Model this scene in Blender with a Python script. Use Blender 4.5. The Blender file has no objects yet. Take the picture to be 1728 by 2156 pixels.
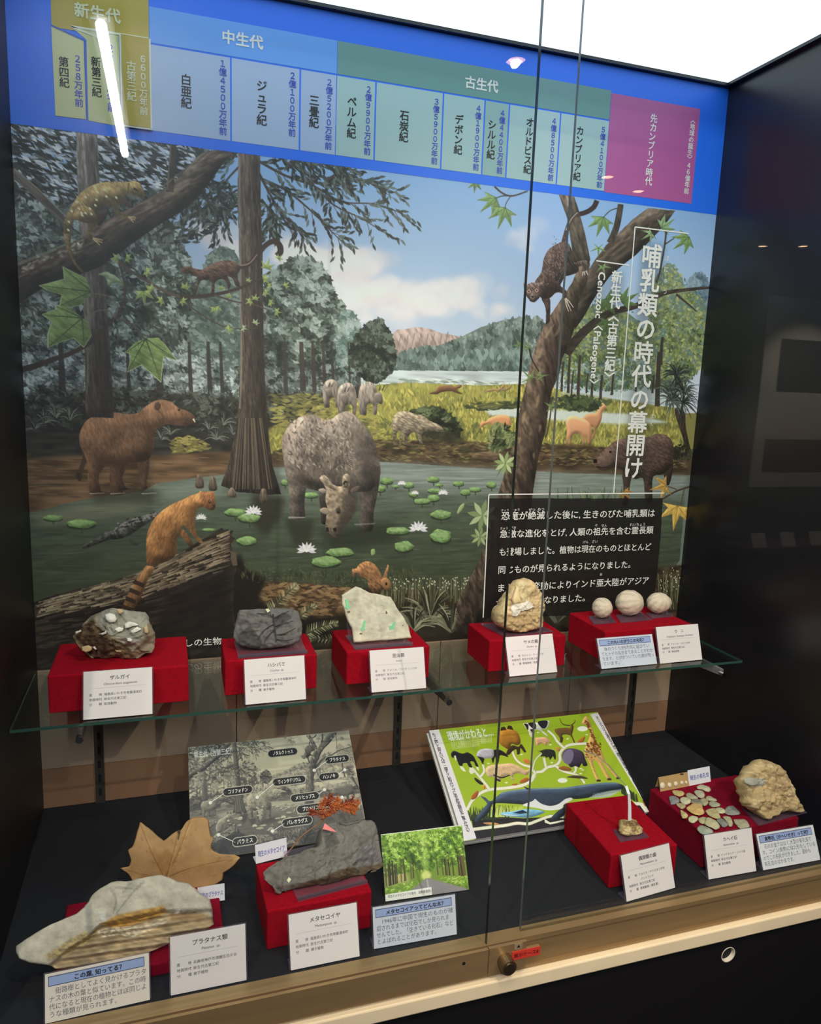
import bpy, bmesh, math, random
import numpy as np
from mathutils import Vector, noise as mnoise

# ------------------------------------------------------------------ camera, world, light levels, exposure
F_LENS = 1569.4378 / 1728 * 36
sc = bpy.context.scene
COL = sc.collection
cam_data = bpy.data.cameras.new('camera'); cam_data.sensor_fit = 'HORIZONTAL'; cam_data.sensor_width = 36; cam_data.lens = F_LENS
cam_data.clip_start = .02; cam_data.clip_end = 50
cam = bpy.data.objects.new('camera', cam_data); COL.objects.link(cam); sc.camera = cam
sc.view_settings.view_transform = 'Standard'; sc.view_settings.look = 'None'
sc.view_settings.exposure = 0.0; sc.view_settings.gamma = 1; sc.view_settings.use_curve_mapping = False
world = bpy.data.worlds.new('world'); sc.world = world; world.use_nodes = True
world.node_tree.nodes['Background'].inputs[0].default_value = (1, .9, .8, 1)
world.node_tree.nodes['Background'].inputs[1].default_value = .012
PANEL_GLOW = 1.5       # the diffuser above the case
PANEL_TINT = (.77, .91, 1.0)
SPOT_W = 110            # base power of the mirrored ceiling spot and the added ones
SPOT_TINT = (1.0, .86, .71)
TUBE_GLOW = 400         # fluorescent tube of the gallery
LAMP_GLOW = 24
def spot(name, loc, target, watts, size_deg, blend=.6, tint=SPOT_TINT, radius=.011):
    l = bpy.data.lights.new(name, 'SPOT'); l.energy = watts; l.color = tint; l.spot_size = math.radians(size_deg); l.spot_blend = blend; l.shadow_soft_size = radius
    o = bpy.data.objects.new(name, l); COL.objects.link(o); o.location = loc
    o.rotation_euler = (Vector(target) - Vector(loc)).to_track_quat('-Z', 'Y').to_euler(); return o
ROOM_Z = 1.95
# place, aim, strength, cone, tint; all after the first are added, unseen
SPOTS = [((1.36, -2.06, ROOM_Z - .012), (1.10, -.1, .5), .8, 50, SPOT_TINT), ((.72, -1.46, ROOM_Z - .012), (.75, -.3, .15), .42, 62, SPOT_TINT),
         ((-.35, -1.55, ROOM_Z - .012), (.3, -.3, .15), .42, 62, SPOT_TINT), ((-1.75, -3.4, ROOM_Z - .012), (.75, 0, 1.0), .35, 36, (.96, .97, 1))]  # added out of view to brighten the left end and upper mural
for i, (lo, ta, k, ang, tint) in enumerate(SPOTS): spot('seen_or_added_spot', lo, ta, SPOT_W * k, ang, tint=tint)
SPOTS.append(((5.0, -3.55, ROOM_Z - .012), (4.95, -4.3, .35), .9, 70, SPOT_TINT)); spot('seen_or_added_spot', *SPOTS[-1][:2], SPOT_W * .9, 70, tint=SPOT_TINT)  # added out of view so the far shelf and poster show in the glass
FAR_LAMPS = [(2.36, -3.06, ROOM_Z - .012), (2.65, -3.22, ROOM_Z - .012), (4.26, -4.07, ROOM_Z - .012), (4.49, -3.94, ROOM_Z - .012)]
# camera of the photograph (solved from the case's edges) and rays through its pixels
F_PX = 1569.4378
CAM = np.array((0.2522, -1.5544, 0.8778))
YAW, PITCH, ROLL = 0.3181, 0.1660, 0.0374
_fw = np.array((math.sin(YAW) * math.cos(PITCH), math.cos(YAW) * math.cos(PITCH), -math.sin(PITCH)))
_r0 = np.array((math.cos(YAW), -math.sin(YAW), 0.)); _u0 = np.cross(_r0, _fw)
_rt = _r0 * math.cos(ROLL) + _u0 * math.sin(ROLL); _up = -_r0 * math.sin(ROLL) + _u0 * math.cos(ROLL)
def ray(u, v): return _fw + _rt * ((u - 864) / F_PX) - _up * ((v - 1078) / F_PX)
def on_plane(u, v, o, n):
    d = ray(u, v); t = np.dot(np.asarray(o) - CAM, n) / np.dot(d, n); return CAM + d * t
def on_y(u, v, y): return on_plane(u, v, (0, y, 0), (0, 1, 0))
def on_z(u, v, z): return on_plane(u, v, (0, 0, z), (0, 0, 1))
def pix_to_wall(P):
    P = np.asarray(P, float)
    d = _fw[None] + _rt[None] * ((P[:, :1] - 864) / F_PX) - _up[None] * ((P[:, 1:2] - 1078) / F_PX)
    t = -CAM[1] / d[:, 1:2]; o = CAM[None] + d * t
    return o[:, [0, 2]]
cam.matrix_world = __import__('mathutils').Matrix(((_rt[0], _up[0], -_fw[0], CAM[0]), (_rt[1], _up[1], -_fw[1], CAM[1]), (_rt[2], _up[2], -_fw[2], CAM[2]), (0, 0, 0, 1)))
# ------------------------------------------------------------------ materials
def lin(c):
    c = np.asarray(c, float) / 255
    return np.where(c <= .04045, c / 12.92, ((c + .055) / 1.055) ** 2.4)
def rgba(c): return tuple(lin(c)) + (1,)
MATS = {}
def mat(name, col=(200, 200, 200), rough=.6, metal=0, var=0, scale=40, bump=0, bscale=None, emit=0, attr=False, spec=.5, sheen=0, stretch=None):
    if name in MATS: return MATS[name]
    m = bpy.data.materials.new(name); m.use_nodes = True; nt = m.node_tree; b = nt.nodes['Principled BSDF']
    b.inputs['Base Color'].default_value = rgba(col); b.inputs['Roughness'].default_value = rough; b.inputs['Metallic'].default_value = metal
    b.inputs['Specular IOR Level'].default_value = spec
    if sheen: b.inputs['Sheen Weight'].default_value = sheen
    src = None
    if attr:
        a = nt.nodes.new('ShaderNodeAttribute'); a.attribute_name = 'Col'; src = a.outputs['Color']
    if var or bump:
        tc = nt.nodes.new('ShaderNodeTexCoord'); mp = nt.nodes.new('ShaderNodeMapping'); nt.links.new(tc.outputs['Object'], mp.inputs['Vector'])
        if stretch: mp.inputs['Scale'].default_value = stretch
    if var:
        n = nt.nodes.new('ShaderNodeTexNoise'); n.inputs['Scale'].default_value = scale; n.inputs['Detail'].default_value = 6
        nt.links.new(mp.outputs['Vector'], n.inputs['Vector'])
        h = nt.nodes.new('ShaderNodeMapRange'); h.inputs['From Min'].default_value = .3; h.inputs['From Max'].default_value = .7
        h.inputs['To Min'].default_value = 1 - var; h.inputs['To Max'].default_value = 1 + var; nt.links.new(n.outputs['Fac'], h.inputs['Value'])
        mx = nt.nodes.new('ShaderNodeMix'); mx.data_type = 'RGBA'; mx.blend_type = 'MULTIPLY'; mx.inputs['Factor'].default_value = 1
        if src: nt.links.new(src, mx.inputs['A'])
        else: mx.inputs['A'].default_value = rgba(col)
        nt.links.new(h.outputs['Result'], mx.inputs['B']); src = mx.outputs['Result']
    if src: nt.links.new(src, b.inputs['Base Color'])
    if bump:
        n2 = nt.nodes.new('ShaderNodeTexNoise'); n2.inputs['Scale'].default_value = bscale or scale * 2; n2.inputs['Detail'].default_value = 8
        nt.links.new(mp.outputs['Vector'], n2.inputs['Vector'])
        bp = nt.nodes.new('ShaderNodeBump'); bp.inputs['Strength'].default_value = bump; bp.inputs['Distance'].default_value = .004
        nt.links.new(n2.outputs['Fac'], bp.inputs['Height']); nt.links.new(bp.outputs['Normal'], b.inputs['Normal'])
    if emit:
        b.inputs['Emission Color'].default_value = rgba(col) ; b.inputs['Emission Strength'].default_value = emit
    MATS[name] = m; return m
def glass_mat(name, tint=(255, 255, 255), base=.04, gloss=.0, haze=0, hazecol=(200, 200, 200)):
    """clear sheet: light passes straight through, a Schlick share of it mirrors"""
    if name in MATS: return MATS[name]
    m = bpy.data.materials.new(name); m.use_nodes = True; nt = m.node_tree; nt.nodes.clear()
    o = nt.nodes.new('ShaderNodeOutputMaterial'); t = nt.nodes.new('ShaderNodeBsdfTransparent'); g = nt.nodes.new('ShaderNodeBsdfGlossy')
    t.inputs[0].default_value = rgba(tint); g.inputs['Roughness'].default_value = gloss
    lw = nt.nodes.new('ShaderNodeLayerWeight'); lw.inputs['Blend'].default_value = .5
    p = nt.nodes.new('ShaderNodeMath'); p.operation = 'POWER'; p.inputs[1].default_value = 5; nt.links.new(lw.outputs['Facing'], p.inputs[0])
    q = nt.nodes.new('ShaderNodeMath'); q.operation = 'MULTIPLY_ADD'; q.inputs[1].default_value = 1 - base; q.inputs[2].default_value = base; nt.links.new(p.outputs[0], q.inputs[0])
    x = nt.nodes.new('ShaderNodeMixShader'); nt.links.new(q.outputs[0], x.inputs[0]); nt.links.new(t.outputs[0], x.inputs[1]); nt.links.new(g.outputs[0], x.inputs[2])
    last = x
    if haze:
        d = nt.nodes.new('ShaderNodeBsdfDiffuse'); d.inputs[0].default_value = rgba(hazecol); y = nt.nodes.new('ShaderNodeMixShader'); y.inputs[0].default_value = haze
        nt.links.new(x.outputs[0], y.inputs[1]); nt.links.new(d.outputs[0], y.inputs[2]); last = y
    nt.links.new(last.outputs[0], o.inputs[0]); MATS[name] = m; return m
# ------------------------------------------------------------------ objects
def origin_of(p):
    v = Vector((0, 0, 0))
    while p is not None: v += p.location; p = p.parent
    return np.array(v)
def obj(name, V, F, m, parent=None, smooth_=False, cols=None, kind=None, mats=None, mi=None):
    """one mesh object; V are world positions"""
    V = np.asarray(V, float)
    if parent is None: org = np.zeros(3) if kind == 'structure' else (V.min(0) + V.max(0)) / 2
    else: org = origin_of(parent)
    me = bpy.data.meshes.new(name); me.from_pydata((V - org).tolist(), [], F)
    for k in ([m] if mats is None else mats): me.materials.append(k)
    if mi is not None: me.polygons.foreach_set('material_index', mi)
    if smooth_: me.polygons.foreach_set('use_smooth', [True] * len(me.polygons))
    if cols is not None:
        a = me.color_attributes.new('Col', 'FLOAT_COLOR', 'POINT'); c = np.ones((len(V), 4), np.float32); c[:, :3] = lin(np.asarray(cols) * 255); a.data.foreach_set('color', c.ravel())
    me.update()
    o = bpy.data.objects.new(name, me); COL.objects.link(o)
    if parent is not None: o.parent = parent
    else: o.location = org
    if kind: o['kind'] = kind
    return o
def tag(o, label, cat, group=None):
    o['label'] = label; o['category'] = cat
    if group: o['group'] = group
    return o
def thing(name, loc, label, cat, group=None):
    o = bpy.data.objects.new(name, None); o.empty_display_size = .02; COL.objects.link(o); o.location = loc; return tag(o, label, cat, group)
class MB:
    """collects solids into one mesh"""
    def __init__(s): s.V, s.F = [], []
    def add(s, V, F): k = len(s.V); s.V += [tuple(v) for v in V]; s.F += [tuple(i + k for i in f) for f in F]; return s
    def box(s, a, b, bev=0):
        a, b = np.minimum(a, b), np.maximum(a, b)
        return s.hexa([(a[0], a[1], a[2]), (b[0], a[1], a[2]), (b[0], b[1], a[2]), (a[0], b[1], a[2]), (a[0], a[1], b[2]), (b[0], a[1], b[2]), (b[0], b[1], b[2]), (a[0], b[1], b[2])])
    def hexa(s, V): return s.add(V, [(3, 2, 1, 0), (4, 5, 6, 7), (0, 1, 5, 4), (1, 2, 6, 5), (2, 3, 7, 6), (3, 0, 4, 7)])
    def slab(s, o, ux, up, w, h, t):
        """sheet with front face at o, thickness t behind it"""
        o, ux, up = map(np.asarray, (o, ux, up)); n = np.cross(ux, up)
        c = [o, o + ux * w, o + ux * w + up * h, o + up * h]
        return s.hexa([c[0] - n * t, c[1] - n * t, c[1], c[0], c[3] - n * t, c[2] - n * t, c[2], c[3]])
    def prism(s, pts, n, t):
        """outline pts (3-D, counter-clockwise seen from n), thickness t behind"""
        P = np.asarray(pts, float); N = len(P); n = np.asarray(n)
        return s.add(list(P) + list(P - n * t), [tuple(range(N)), tuple(range(2 * N - 1, N - 1, -1))] + [(i, i + N, (i + 1) % N + N, (i + 1) % N) for i in range(N)])
    def tube(s, pts, r, n=10, caps=True):
        P = [np.asarray(p, float) for p in pts]; R = r if hasattr(r, '__len__') else [r] * len(P); V = []; F = []
        for i, p in enumerate(P):
            t = P[min(i + 1, len(P) - 1)] - P[max(i - 1, 0)]; t /= np.linalg.norm(t) + 1e-12
            a = np.cross(t, (0, 0, 1) if abs(t[2]) < .9 else (1, 0, 0)); a /= np.linalg.norm(a); b = np.cross(t, a)
            V += [p + (a * math.cos(q) + b * math.sin(q)) * R[i] for q in np.linspace(0, 2 * math.pi, n + 1)[:-1]]
        for i in range(len(P) - 1):
            for j in range(n): F.append((i * n + j, i * n + (j + 1) % n, (i + 1) * n + (j + 1) % n, (i + 1) * n + j))
        if caps: F += [tuple(range(n - 1, -1, -1)), tuple(range((len(P) - 1) * n, len(P) * n))]
        return s.add(V, F)
    def done(s, name, m, parent=None, **k): return obj(name, s.V, s.F, m, parent, **k)
def bevel(o, w, seg=2):
    b = o.modifiers.new('bevel', 'BEVEL'); b.width = w; b.segments = seg; b.limit_method = 'ANGLE'; return o
# ------------------------------------------------------------------ lettering
BR = {'〈': '︿', '〉': '﹀', '（': '︵', '）': '︶', '「': '﹁', '」': '﹂', '、': '︑', '。': '︒', 'ー': '丨'}
FW = {ord(d): chr(ord(d) + 0xFEE0) for d in '0123456789'}
def glyphs(s, bold=.008, res=2):
    cu = bpy.data.curves.new('lettering', 'FONT'); cu.body = s; cu.size = 1; cu.resolution_u = res
    o = bpy.data.objects.new('lettering', cu); me = bpy.data.meshes.new_from_object(o)
    V = np.array([v.co[:2] for v in me.vertices]).reshape(-1, 2); F = [tuple(p.vertices) for p in me.polygons]
    bpy.data.objects.remove(o); bpy.data.curves.remove(cu); bpy.data.meshes.remove(me)
    if bold > .009 and len(V): # heavier strokes: the same outline set four times a hair apart
        n = len(V); V, F = np.vstack([np.c_[V + np.array(d) * bold * .8, np.full(n, k * .00003)] for k, d in enumerate(((-1, -1), (1, -1), (1, 1), (-1, 1)))]), [tuple(i + n * k for i in f) for k in range(4) for f in F]
    else: V = np.c_[V, np.zeros(len(V))] if len(V) else V
    return V, F
class Text:
    """flat lettering printed on a plane (origin o, axes ux / up, normal n)"""
    def __init__(s, o, ux, up, lift=.0003):
        s.o, s.ux, s.up = (np.asarray(q, float) for q in (o, ux, up)); s.n = np.cross(s.ux, s.up); s.lift = lift; s.V, s.F = [], []
    def uv(s, p): d = np.asarray(p) - s.o; return np.array((d @ s.ux, d @ s.up))
    def raw(s, V, F):
        k = len(s.V); s.V += [tuple(s.o + s.ux * q[0] + s.up * q[1] + s.n * (s.lift + (q[2] if len(q) > 2 else 0))) for q in V]; s.F += [tuple(i + k for i in f) for f in F]; return s
    def line(s, text, u, v, size, align='l', bold=.008, slant=0, sx=1.0, rot=0, width=None):
        V, F = glyphs(text, bold)
        if not len(V): return s
        w = V[:, 0].max()
        if width: sx = width / (w * size)
        V = V.copy(); Z = V[:, 2:]; V = V[:, :2]; V[:, 0] = (V[:, 0] + slant * V[:, 1]) * sx; w *= sx
        V[:, 0] -= {'l': 0, 'c': w / 2, 'r': w}[align]; V *= size
        if rot: c, q = math.cos(rot), math.sin(rot); V = np.stack([V[:, 0] * c - V[:, 1] * q, V[:, 0] * q + V[:, 1] * c], 1)
        return s.raw(np.c_[V + (u, v), Z], F)
    def column(s, text, u0, v0, u1, v1, size=None, bold=.01):
        """upright characters stacked from (u0, v0) down to (u1, v1)"""
        text = text.translate(FW); n = len(text); step = np.array((u1 - u0, v1 - v0)) / n; size = size or np.linalg.norm(step) * 1.02
        for i, ch in enumerate(text):
            V, F = glyphs(BR.get(ch, ch), bold)
            if not len(V): continue
            V = V.copy(); wd = V[:, 0].max() + V[:, 0].min(); V[:, 0] -= wd / 2; V[:, 1] -= .38; V[:, :2] *= size
            V[:, :2] += np.array((u0, v0)) + step * (i + .5); s.raw(V, F)
        return s
    def rect(s, u0, v0, u1, v1): return s.raw([(u0, v0), (u1, v0), (u1, v1), (u0, v1)], [(0, 1, 2, 3)])
    def bar(s, a, b, w):
        a, b = np.array(a), np.array(b); d = (b - a) / np.linalg.norm(b - a); q = np.array((-d[1], d[0])) * w / 2
        return s.raw([a - q, b - q, b + q, a + q], [(0, 1, 2, 3)])
    def done(s, name, m, parent): return obj(name, s.V, s.F, m, parent) if s.V else None
# ------------------------------------------------------------------ stones and other solids traced by their outline
def resample(P, n):
    P = np.vstack([P, P[:1]]); d = np.r_[0, np.cumsum(np.linalg.norm(np.diff(P, axis=0), axis=1))]; t = np.linspace(0, d[-1], n + 1)[:-1]
    return np.stack([np.interp(t, d, P[:, 0]), np.interp(t, d, P[:, 1])], 1)
def fbm(p, s, seed, octv=4): return mnoise.fractal(Vector(p) * s + Vector((seed * 3.1, seed * 7.7, seed)), 1.0, 2.1, octv)
def tilt_plane(u, v, z0, lean, yaw=0):
    """plane standing at the pixel's point on height z0, leaning back by lean radians"""
    o = on_z(u, v, z0); ux = np.array((math.cos(yaw), math.sin(yaw), 0)); nb = np.array((-math.sin(yaw), math.cos(yaw), 0))
    up = np.array((0, 0, 1)) * math.cos(lean) + nb * math.sin(lean); return o, ux, up, np.cross(ux, up)
def stone(name, px, plane, df, db, m, parent=None, paint=None, seed=1, rough=.004, fs=38, floor=None, N=150, M=26, pw=2.6, centre=None, edge=.0012, shape=None, flat=False, chip=0, slope=.9):
    """solid stone: px outline on the plane, bulging df to the front and db to the back"""
    o, ux, up, n = plane
    P = resample(np.asarray(px, float), N); c = P.mean(0) if centre is None else np.asarray(centre, float)
    r = np.random.RandomState(seed); V = []; Q = []
    def pt(p): return on_plane(p[0], p[1], o, n)
    W = np.array([pt(p) for p in P]); C = pt(c)
    Rm = np.linalg.norm(W - C, axis=1).mean(); CH = [(r.rand() * 6.283, .05 + .75 * r.rand(), slope * (.35 + .9 * r.rand())) for _ in range(chip)]
    def chips(q, side): # broken flat faces around the stone
        if not chip: return 0
        d = q - C; a, b = d @ ux / Rm, d @ up / Rm
        return -max(max(0, (a * math.cos(p + side) + b * math.sin(p + side) - t) * k) for p, t, k in CH) * Rm * .55
    for side, dep in ((1, df), (-1, db)):
        for k in range(M):
            s_ = 1 - k / M if side == 1 else 1 - (k + 1) / M
            if side == -1 and k == M - 1: break
            for i in range(N):
                base = C + (W[i] - C) * s_
                prof = (1 - s_ ** pw) ** (1 / pw)
                cp_ = chips(base, side)
                q = base + n * side * max(dep * prof + cp_, min(dep * prof, -.3 * dep))
                f = fbm(q, fs, seed); f = f if not chip else (1 - abs(f) * 2.2) * .7; g = fbm(q, fs * 3.2, seed + 9)
                amp = rough * (min(1, prof * 1.6 + .12) if s_ < 1 else .2)
                q = q + n * side * (f * amp + g * amp * .35)
                if s_ == 1: q = base + (W[i] - C) / (np.linalg.norm(W[i] - C) + 1e-9) * g * edge
                if shape is not None: q = q + n * shape(c + (P[i] - c) * s_) * (1 if side == 1 else 0)
                if floor is not None and q[2] < floor + .0006: q[2] = floor + .0006
                V.append(q); Q.append(c + (P[i] - c) * s_)
        if side == 1: cf = len(V); V.append(C + n * (df + fbm(C, fs, seed) * rough + (shape(c) if shape else 0))); Q.append(c); nb = len(V)
        else: cb = len(V); q = C - n * db; V.append(q if floor is None or q[2] > floor else np.array((q[0], q[1], floor + .0006))); Q.append(c)
    F = []
    for k in range(M - 1):
        for i in range(N): j = (i + 1) % N; F.append((k * N + i, k * N + j, (k + 1) * N + j, (k + 1) * N + i))
    F += [((M - 1) * N + i, (M - 1) * N + (i + 1) % N, cf) for i in range(N)]
    F += [((i + 1) % N, i, nb + i, nb + (i + 1) % N) for i in range(N)]
    for k in range(M - 2):
        for i in range(N): j = (i + 1) % N; F.append((nb + k * N + j, nb + k * N + i, nb + (k + 1) * N + i, nb + (k + 1) * N + j))
    F += [(nb + (M - 2) * N + (i + 1) % N, nb + (M - 2) * N + i, cb) for i in range(N)]
    cols = None
    if paint is not None:
        Q = np.array(Q); cp = paint.map(Q); xi = cp[:, 0].astype(int).clip(0, paint.w - 1); yi = cp[:, 1].astype(int).clip(0, paint.h - 1); cols = paint.a[yi, xi].clip(0, 1)
    return obj(name, V, F, m, parent, smooth_=not flat, cols=cols)
def px_canvas(x0, y0, x1, y1, k, bg):
    c = Canvas(int((x1 - x0) * k), int((y1 - y0) * k), lambda P: (np.asarray(P, float) - (x0, y0)) * k, bg); c.k = k; return c
def printed(name, canvas, o, ux, up, w, h, m, parent):
    """a printed picture: a fine sheet whose colours are the print"""
    o, ux, up = map(np.asarray, (o, ux, up)); H, W = canvas.h, canvas.w
    u = np.linspace(0, w, W); v = np.linspace(h, 0, H)
    org = origin_of(parent)
    V = (o - org)[None, None] + ux[None, None] * u[None, :, None] + up[None, None] * v[:, None, None]
    me = bpy.data.meshes.new(name); nv = W * H; nf = (W - 1) * (H - 1)
    me.vertices.add(nv); me.vertices.foreach_set('co', V.astype(np.float32).ravel())
    i = (np.arange(H - 1)[:, None] * W + np.arange(W - 1)[None]).ravel()
    q = np.stack([i, i + W, i + W + 1, i + 1], 1).astype(np.int32)
    me.loops.add(nf * 4); me.loops.foreach_set('vertex_index', q.ravel())
    me.polygons.add(nf); me.polygons.foreach_set('loop_start', np.arange(0, nf * 4, 4, dtype=np.int32))
    a = me.color_attributes.new('Col', 'FLOAT_COLOR', 'POINT'); c = np.ones((nv, 4), np.float32); c[:, :3] = lin(canvas.a.reshape(-1, 3).clip(0, 1) * 255); a.data.foreach_set('color', c.ravel())
    me.materials.append(m); me.update(calc_edges=True); 
    ob = bpy.data.objects.new(name, me); COL.objects.link(ob); ob.parent = parent; return ob
# ------------------------------------------------------------------ painter for the printed pictures
def zoom(ox, oy, s):
    return lambda *v: [(ox + v[i] / s, oy + v[i + 1] / s) for i in range(0, len(v), 2)]
ZA, ZB, ZC = zoom(0, 260, 2.88), zoom(400, 280, 2.88), zoom(0, 760, 2.88)
ZD, ZE, ZF = zoom(500, 780, 3.086), zoom(940, 380, 2.88), zoom(940, 960, 3.2)
ZG, ZH = zoom(20, 300, 4.32), zoom(1060, 420, 7.1875)
ZP = zoom(0, 0, 1)

def smooth(pts, n=5, closed=True):
    P = np.asarray(pts, float); N = len(P); out = []
    for i in range(N if closed else N - 1):
        if closed:
            p0, p1, p2, p3 = P[i - 1], P[i], P[(i + 1) % N], P[(i + 2) % N]
        else:
            p0, p1, p2, p3 = P[max(i - 1, 0)], P[i], P[i + 1], P[min(i + 2, N - 1)]
        for k in range(n):
            t = k / n
            out.append(.5 * ((2 * p1) + (p2 - p0) * t + (2 * p0 - 5 * p1 + 4 * p2 - p3) * t * t + (3 * p1 - p0 - 3 * p2 + p3) * t ** 3))
    if not closed: out.append(P[-1])
    return np.array(out)

def boxblur(a, r):
    r = int(max(1, r))
    for ax in (0, 1):
        p = np.pad(a, [(r + 1, r) if k == ax else (0, 0) for k in (0, 1)], mode='edge')
        c = np.cumsum(p, axis=ax)
        n = a.shape[ax]
        a = (np.take(c, range(2 * r + 1, 2 * r + 1 + n), axis=ax) - np.take(c, range(0, n), axis=ax)) / (2 * r + 1)
    return a

_rg = np.random.RandomState(11).rand(256, 256)
def tex(X, Y, ang, sx, sy, seed=0):
    c, s = math.cos(ang), math.sin(ang)
    u = (X * c + Y * s) / sx + seed * 37.3; v = (-X * s + Y * c) / sy + seed * 11.7
    iu = np.floor(u).astype(int); iv = np.floor(v).astype(int); fu = u - iu; fv = v - iv
    fu = fu * fu * (3 - 2 * fu); fv = fv * fv * (3 - 2 * fv)
    g = lambda a, b: _rg[a % 256, b % 256]
    return (g(iu, iv) * (1 - fu) + g(iu + 1, iv) * fu) * (1 - fv) + (g(iu, iv + 1) * (1 - fu) + g(iu + 1, iv + 1) * fu) * fv

class Canvas:
    def __init__(s, w, h, mapf, bg):
        s.w, s.h, s.map = w, h, mapf
        s.a = np.zeros((h, w, 3)) + np.array(bg, float) / 255
        s.rng = np.random.RandomState(5)
        s.k = 1.0
    def mask(s, pts, pad=0):
        P = s.map(np.asarray(pts, float))
        x0 = max(0, int(P[:, 0].min()) - 1 - pad); x1 = min(s.w, int(P[:, 0].max()) + 2 + pad)
        y0 = max(0, int(P[:, 1].min()) - 1 - pad); y1 = min(s.h, int(P[:, 1].max()) + 2 + pad)
        if x1 <= x0 or y1 <= y0: return None
        ss = 3 if (x1 - x0) * (y1 - y0) < 60000 else 1
        m = np.zeros(((y1 - y0) * ss, (x1 - x0) * ss), bool)
        X = x0 + (np.arange((x1 - x0) * ss) + .5) / ss; Yc = y0 + (np.arange((y1 - y0) * ss) + .5) / ss
        Q = np.roll(P, -1, 0)
        for (ax, ay), (bx, by) in zip(P, Q):
            if ay == by: continue
            lo, hi = min(ay, by), max(ay, by)
            i0, i1 = np.searchsorted(Yc, lo), np.searchsorted(Yc, hi)
            if i1 <= i0: continue
            xs = ax + (Yc[i0:i1] - ay) * (bx - ax) / (by - ay)
            m[i0:i1] ^= X[None, :] > xs[:, None]
        m = m.reshape(y1 - y0, ss, x1 - x0, ss).mean((1, 3)) if ss > 1 else m.astype(float)
        return (slice(y0, y1), slice(x0, x1)), m
    def grid(s, sl):
        Y, X = np.mgrid[sl[0], sl[1]]
        return X.astype(float), Y.astype(float)
    def put(s, sl, m, col):
        c = np.asarray(col, float)
        s.a[sl] = s.a[sl] * (1 - m[..., None]) + c * m[..., None]
    def poly(s, pts, col, alpha=1, blur=0, sm=False, tx=None):
        if sm: pts = smooth(pts)
        r = s.mask(pts, blur * 2)
        if r is None: return
        sl, m = r
        if blur: m = boxblur(boxblur(m, blur), blur)
        c = np.array(col, float) / 255 * np.ones(m.shape + (3,))
        if tx:
            X, Y = s.grid(sl); t = tex(X, Y, *tx[:3], tx[4] if len(tx) > 4 else 0)
            c = c * (1 + tx[3] * (t - .5) * 2)[..., None]
        s.put(sl, m * alpha, c.clip(0, 1))
    def relief(s, pts, col, r=8, amp=.55, light=(-.5, -.75), tx=None, sm=True, rim=None, dark=None):
        """a filled shape painted with rounded brush shading and hair texture"""
        if sm: pts = smooth(pts)
        q = s.mask(pts, 1)
        if q is None: return
        sl, m = q
        r = max(1, int(r * s.k))
        hgt = np.pad(m, 2 * r)
        for rr in (r, max(1, r // 2), max(1, r // 3)): hgt = boxblur(hgt, rr)
        hgt = hgt[2 * r:-2 * r, 2 * r:-2 * r]
        gy, gx = np.gradient(hgt * r * 1.6)
        n = 1 / np.sqrt(1 + gx ** 2 + gy ** 2)
        d = -(gx * -light[0] * -1 + gy * -light[1] * -1) * n
        sh = 1 + amp * (gx * -light[0] + gy * -light[1]) * -n * -1
        sh = sh - amp * .35 * (1 - n)
        if amp >= .55 and r >= 3: sh = sh * (1.14 - .42 * np.linspace(0, 1, m.shape[0])[:, None] ** 1.3)
        c = np.array(col, float) / 255 * sh[..., None]
        X, Y = s.grid(sl)
        for t in (tx or []):
            c = c * (1 + t[3] * (tex(X, Y, t[0], t[1] * s.k, t[2] * s.k, t[4] if len(t) > 4 else 0) - .5) * 2)[..., None]
        if rim: # light edge
            e = ((1 - hgt) * m).clip(0, 1) * (gy < 0.15); c = c * (1 - e[..., None] * rim[3]) + np.array(rim[:3]) / 255 * e[..., None] * rim[3]
        s.put(sl, m, c.clip(0, 1))
    def stroke(s, pts, w0, w1, col, alpha=1, sm=True, tx=None, relief=0):
        P = smooth(pts, 4, False) if sm and len(pts) > 2 else np.asarray(pts, float)
        t = np.gradient(P, axis=0); t /= np.linalg.norm(t, axis=1)[:, None] + 1e-9
        n = np.stack([-t[:, 1], t[:, 0]], 1); w = np.linspace(w0, w1, len(P))[:, None] / 2
        q = np.vstack([P + n * w, (P - n * w)[::-1]])
        if relief: s.relief(q, col, relief, sm=False, tx=tx)
        else: s.poly(q, col, alpha, tx=tx)
    def dab(s, x, y, l, w, ang, col, alpha=1):
        """one leaf-shaped touch of the brush, in canvas units"""
        r = int(l) + 2; xi, yi = int(x), int(y)
        x0, x1, y0, y1 = max(0, xi - r), min(s.w, xi + r + 1), max(0, yi - r), min(s.h, yi + r + 1)
        if x1 <= x0 or y1 <= y0: return
        X = np.arange(x0, x1)[None, :] - x; Y = np.arange(y0, y1)[:, None] - y
        c, sn = math.cos(ang), math.sin(ang)
        u = (X * c + Y * sn) / l; v = (-X * sn + Y * c) / w
        m = ((1.15 - (u * u + np.abs(v) * (1 + .6 * u * u))) * w * .9).clip(0, 1) * alpha
        b = s.a[y0:y1, x0:x1]
        b += (np.asarray(col) - b) * m[..., None]
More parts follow.
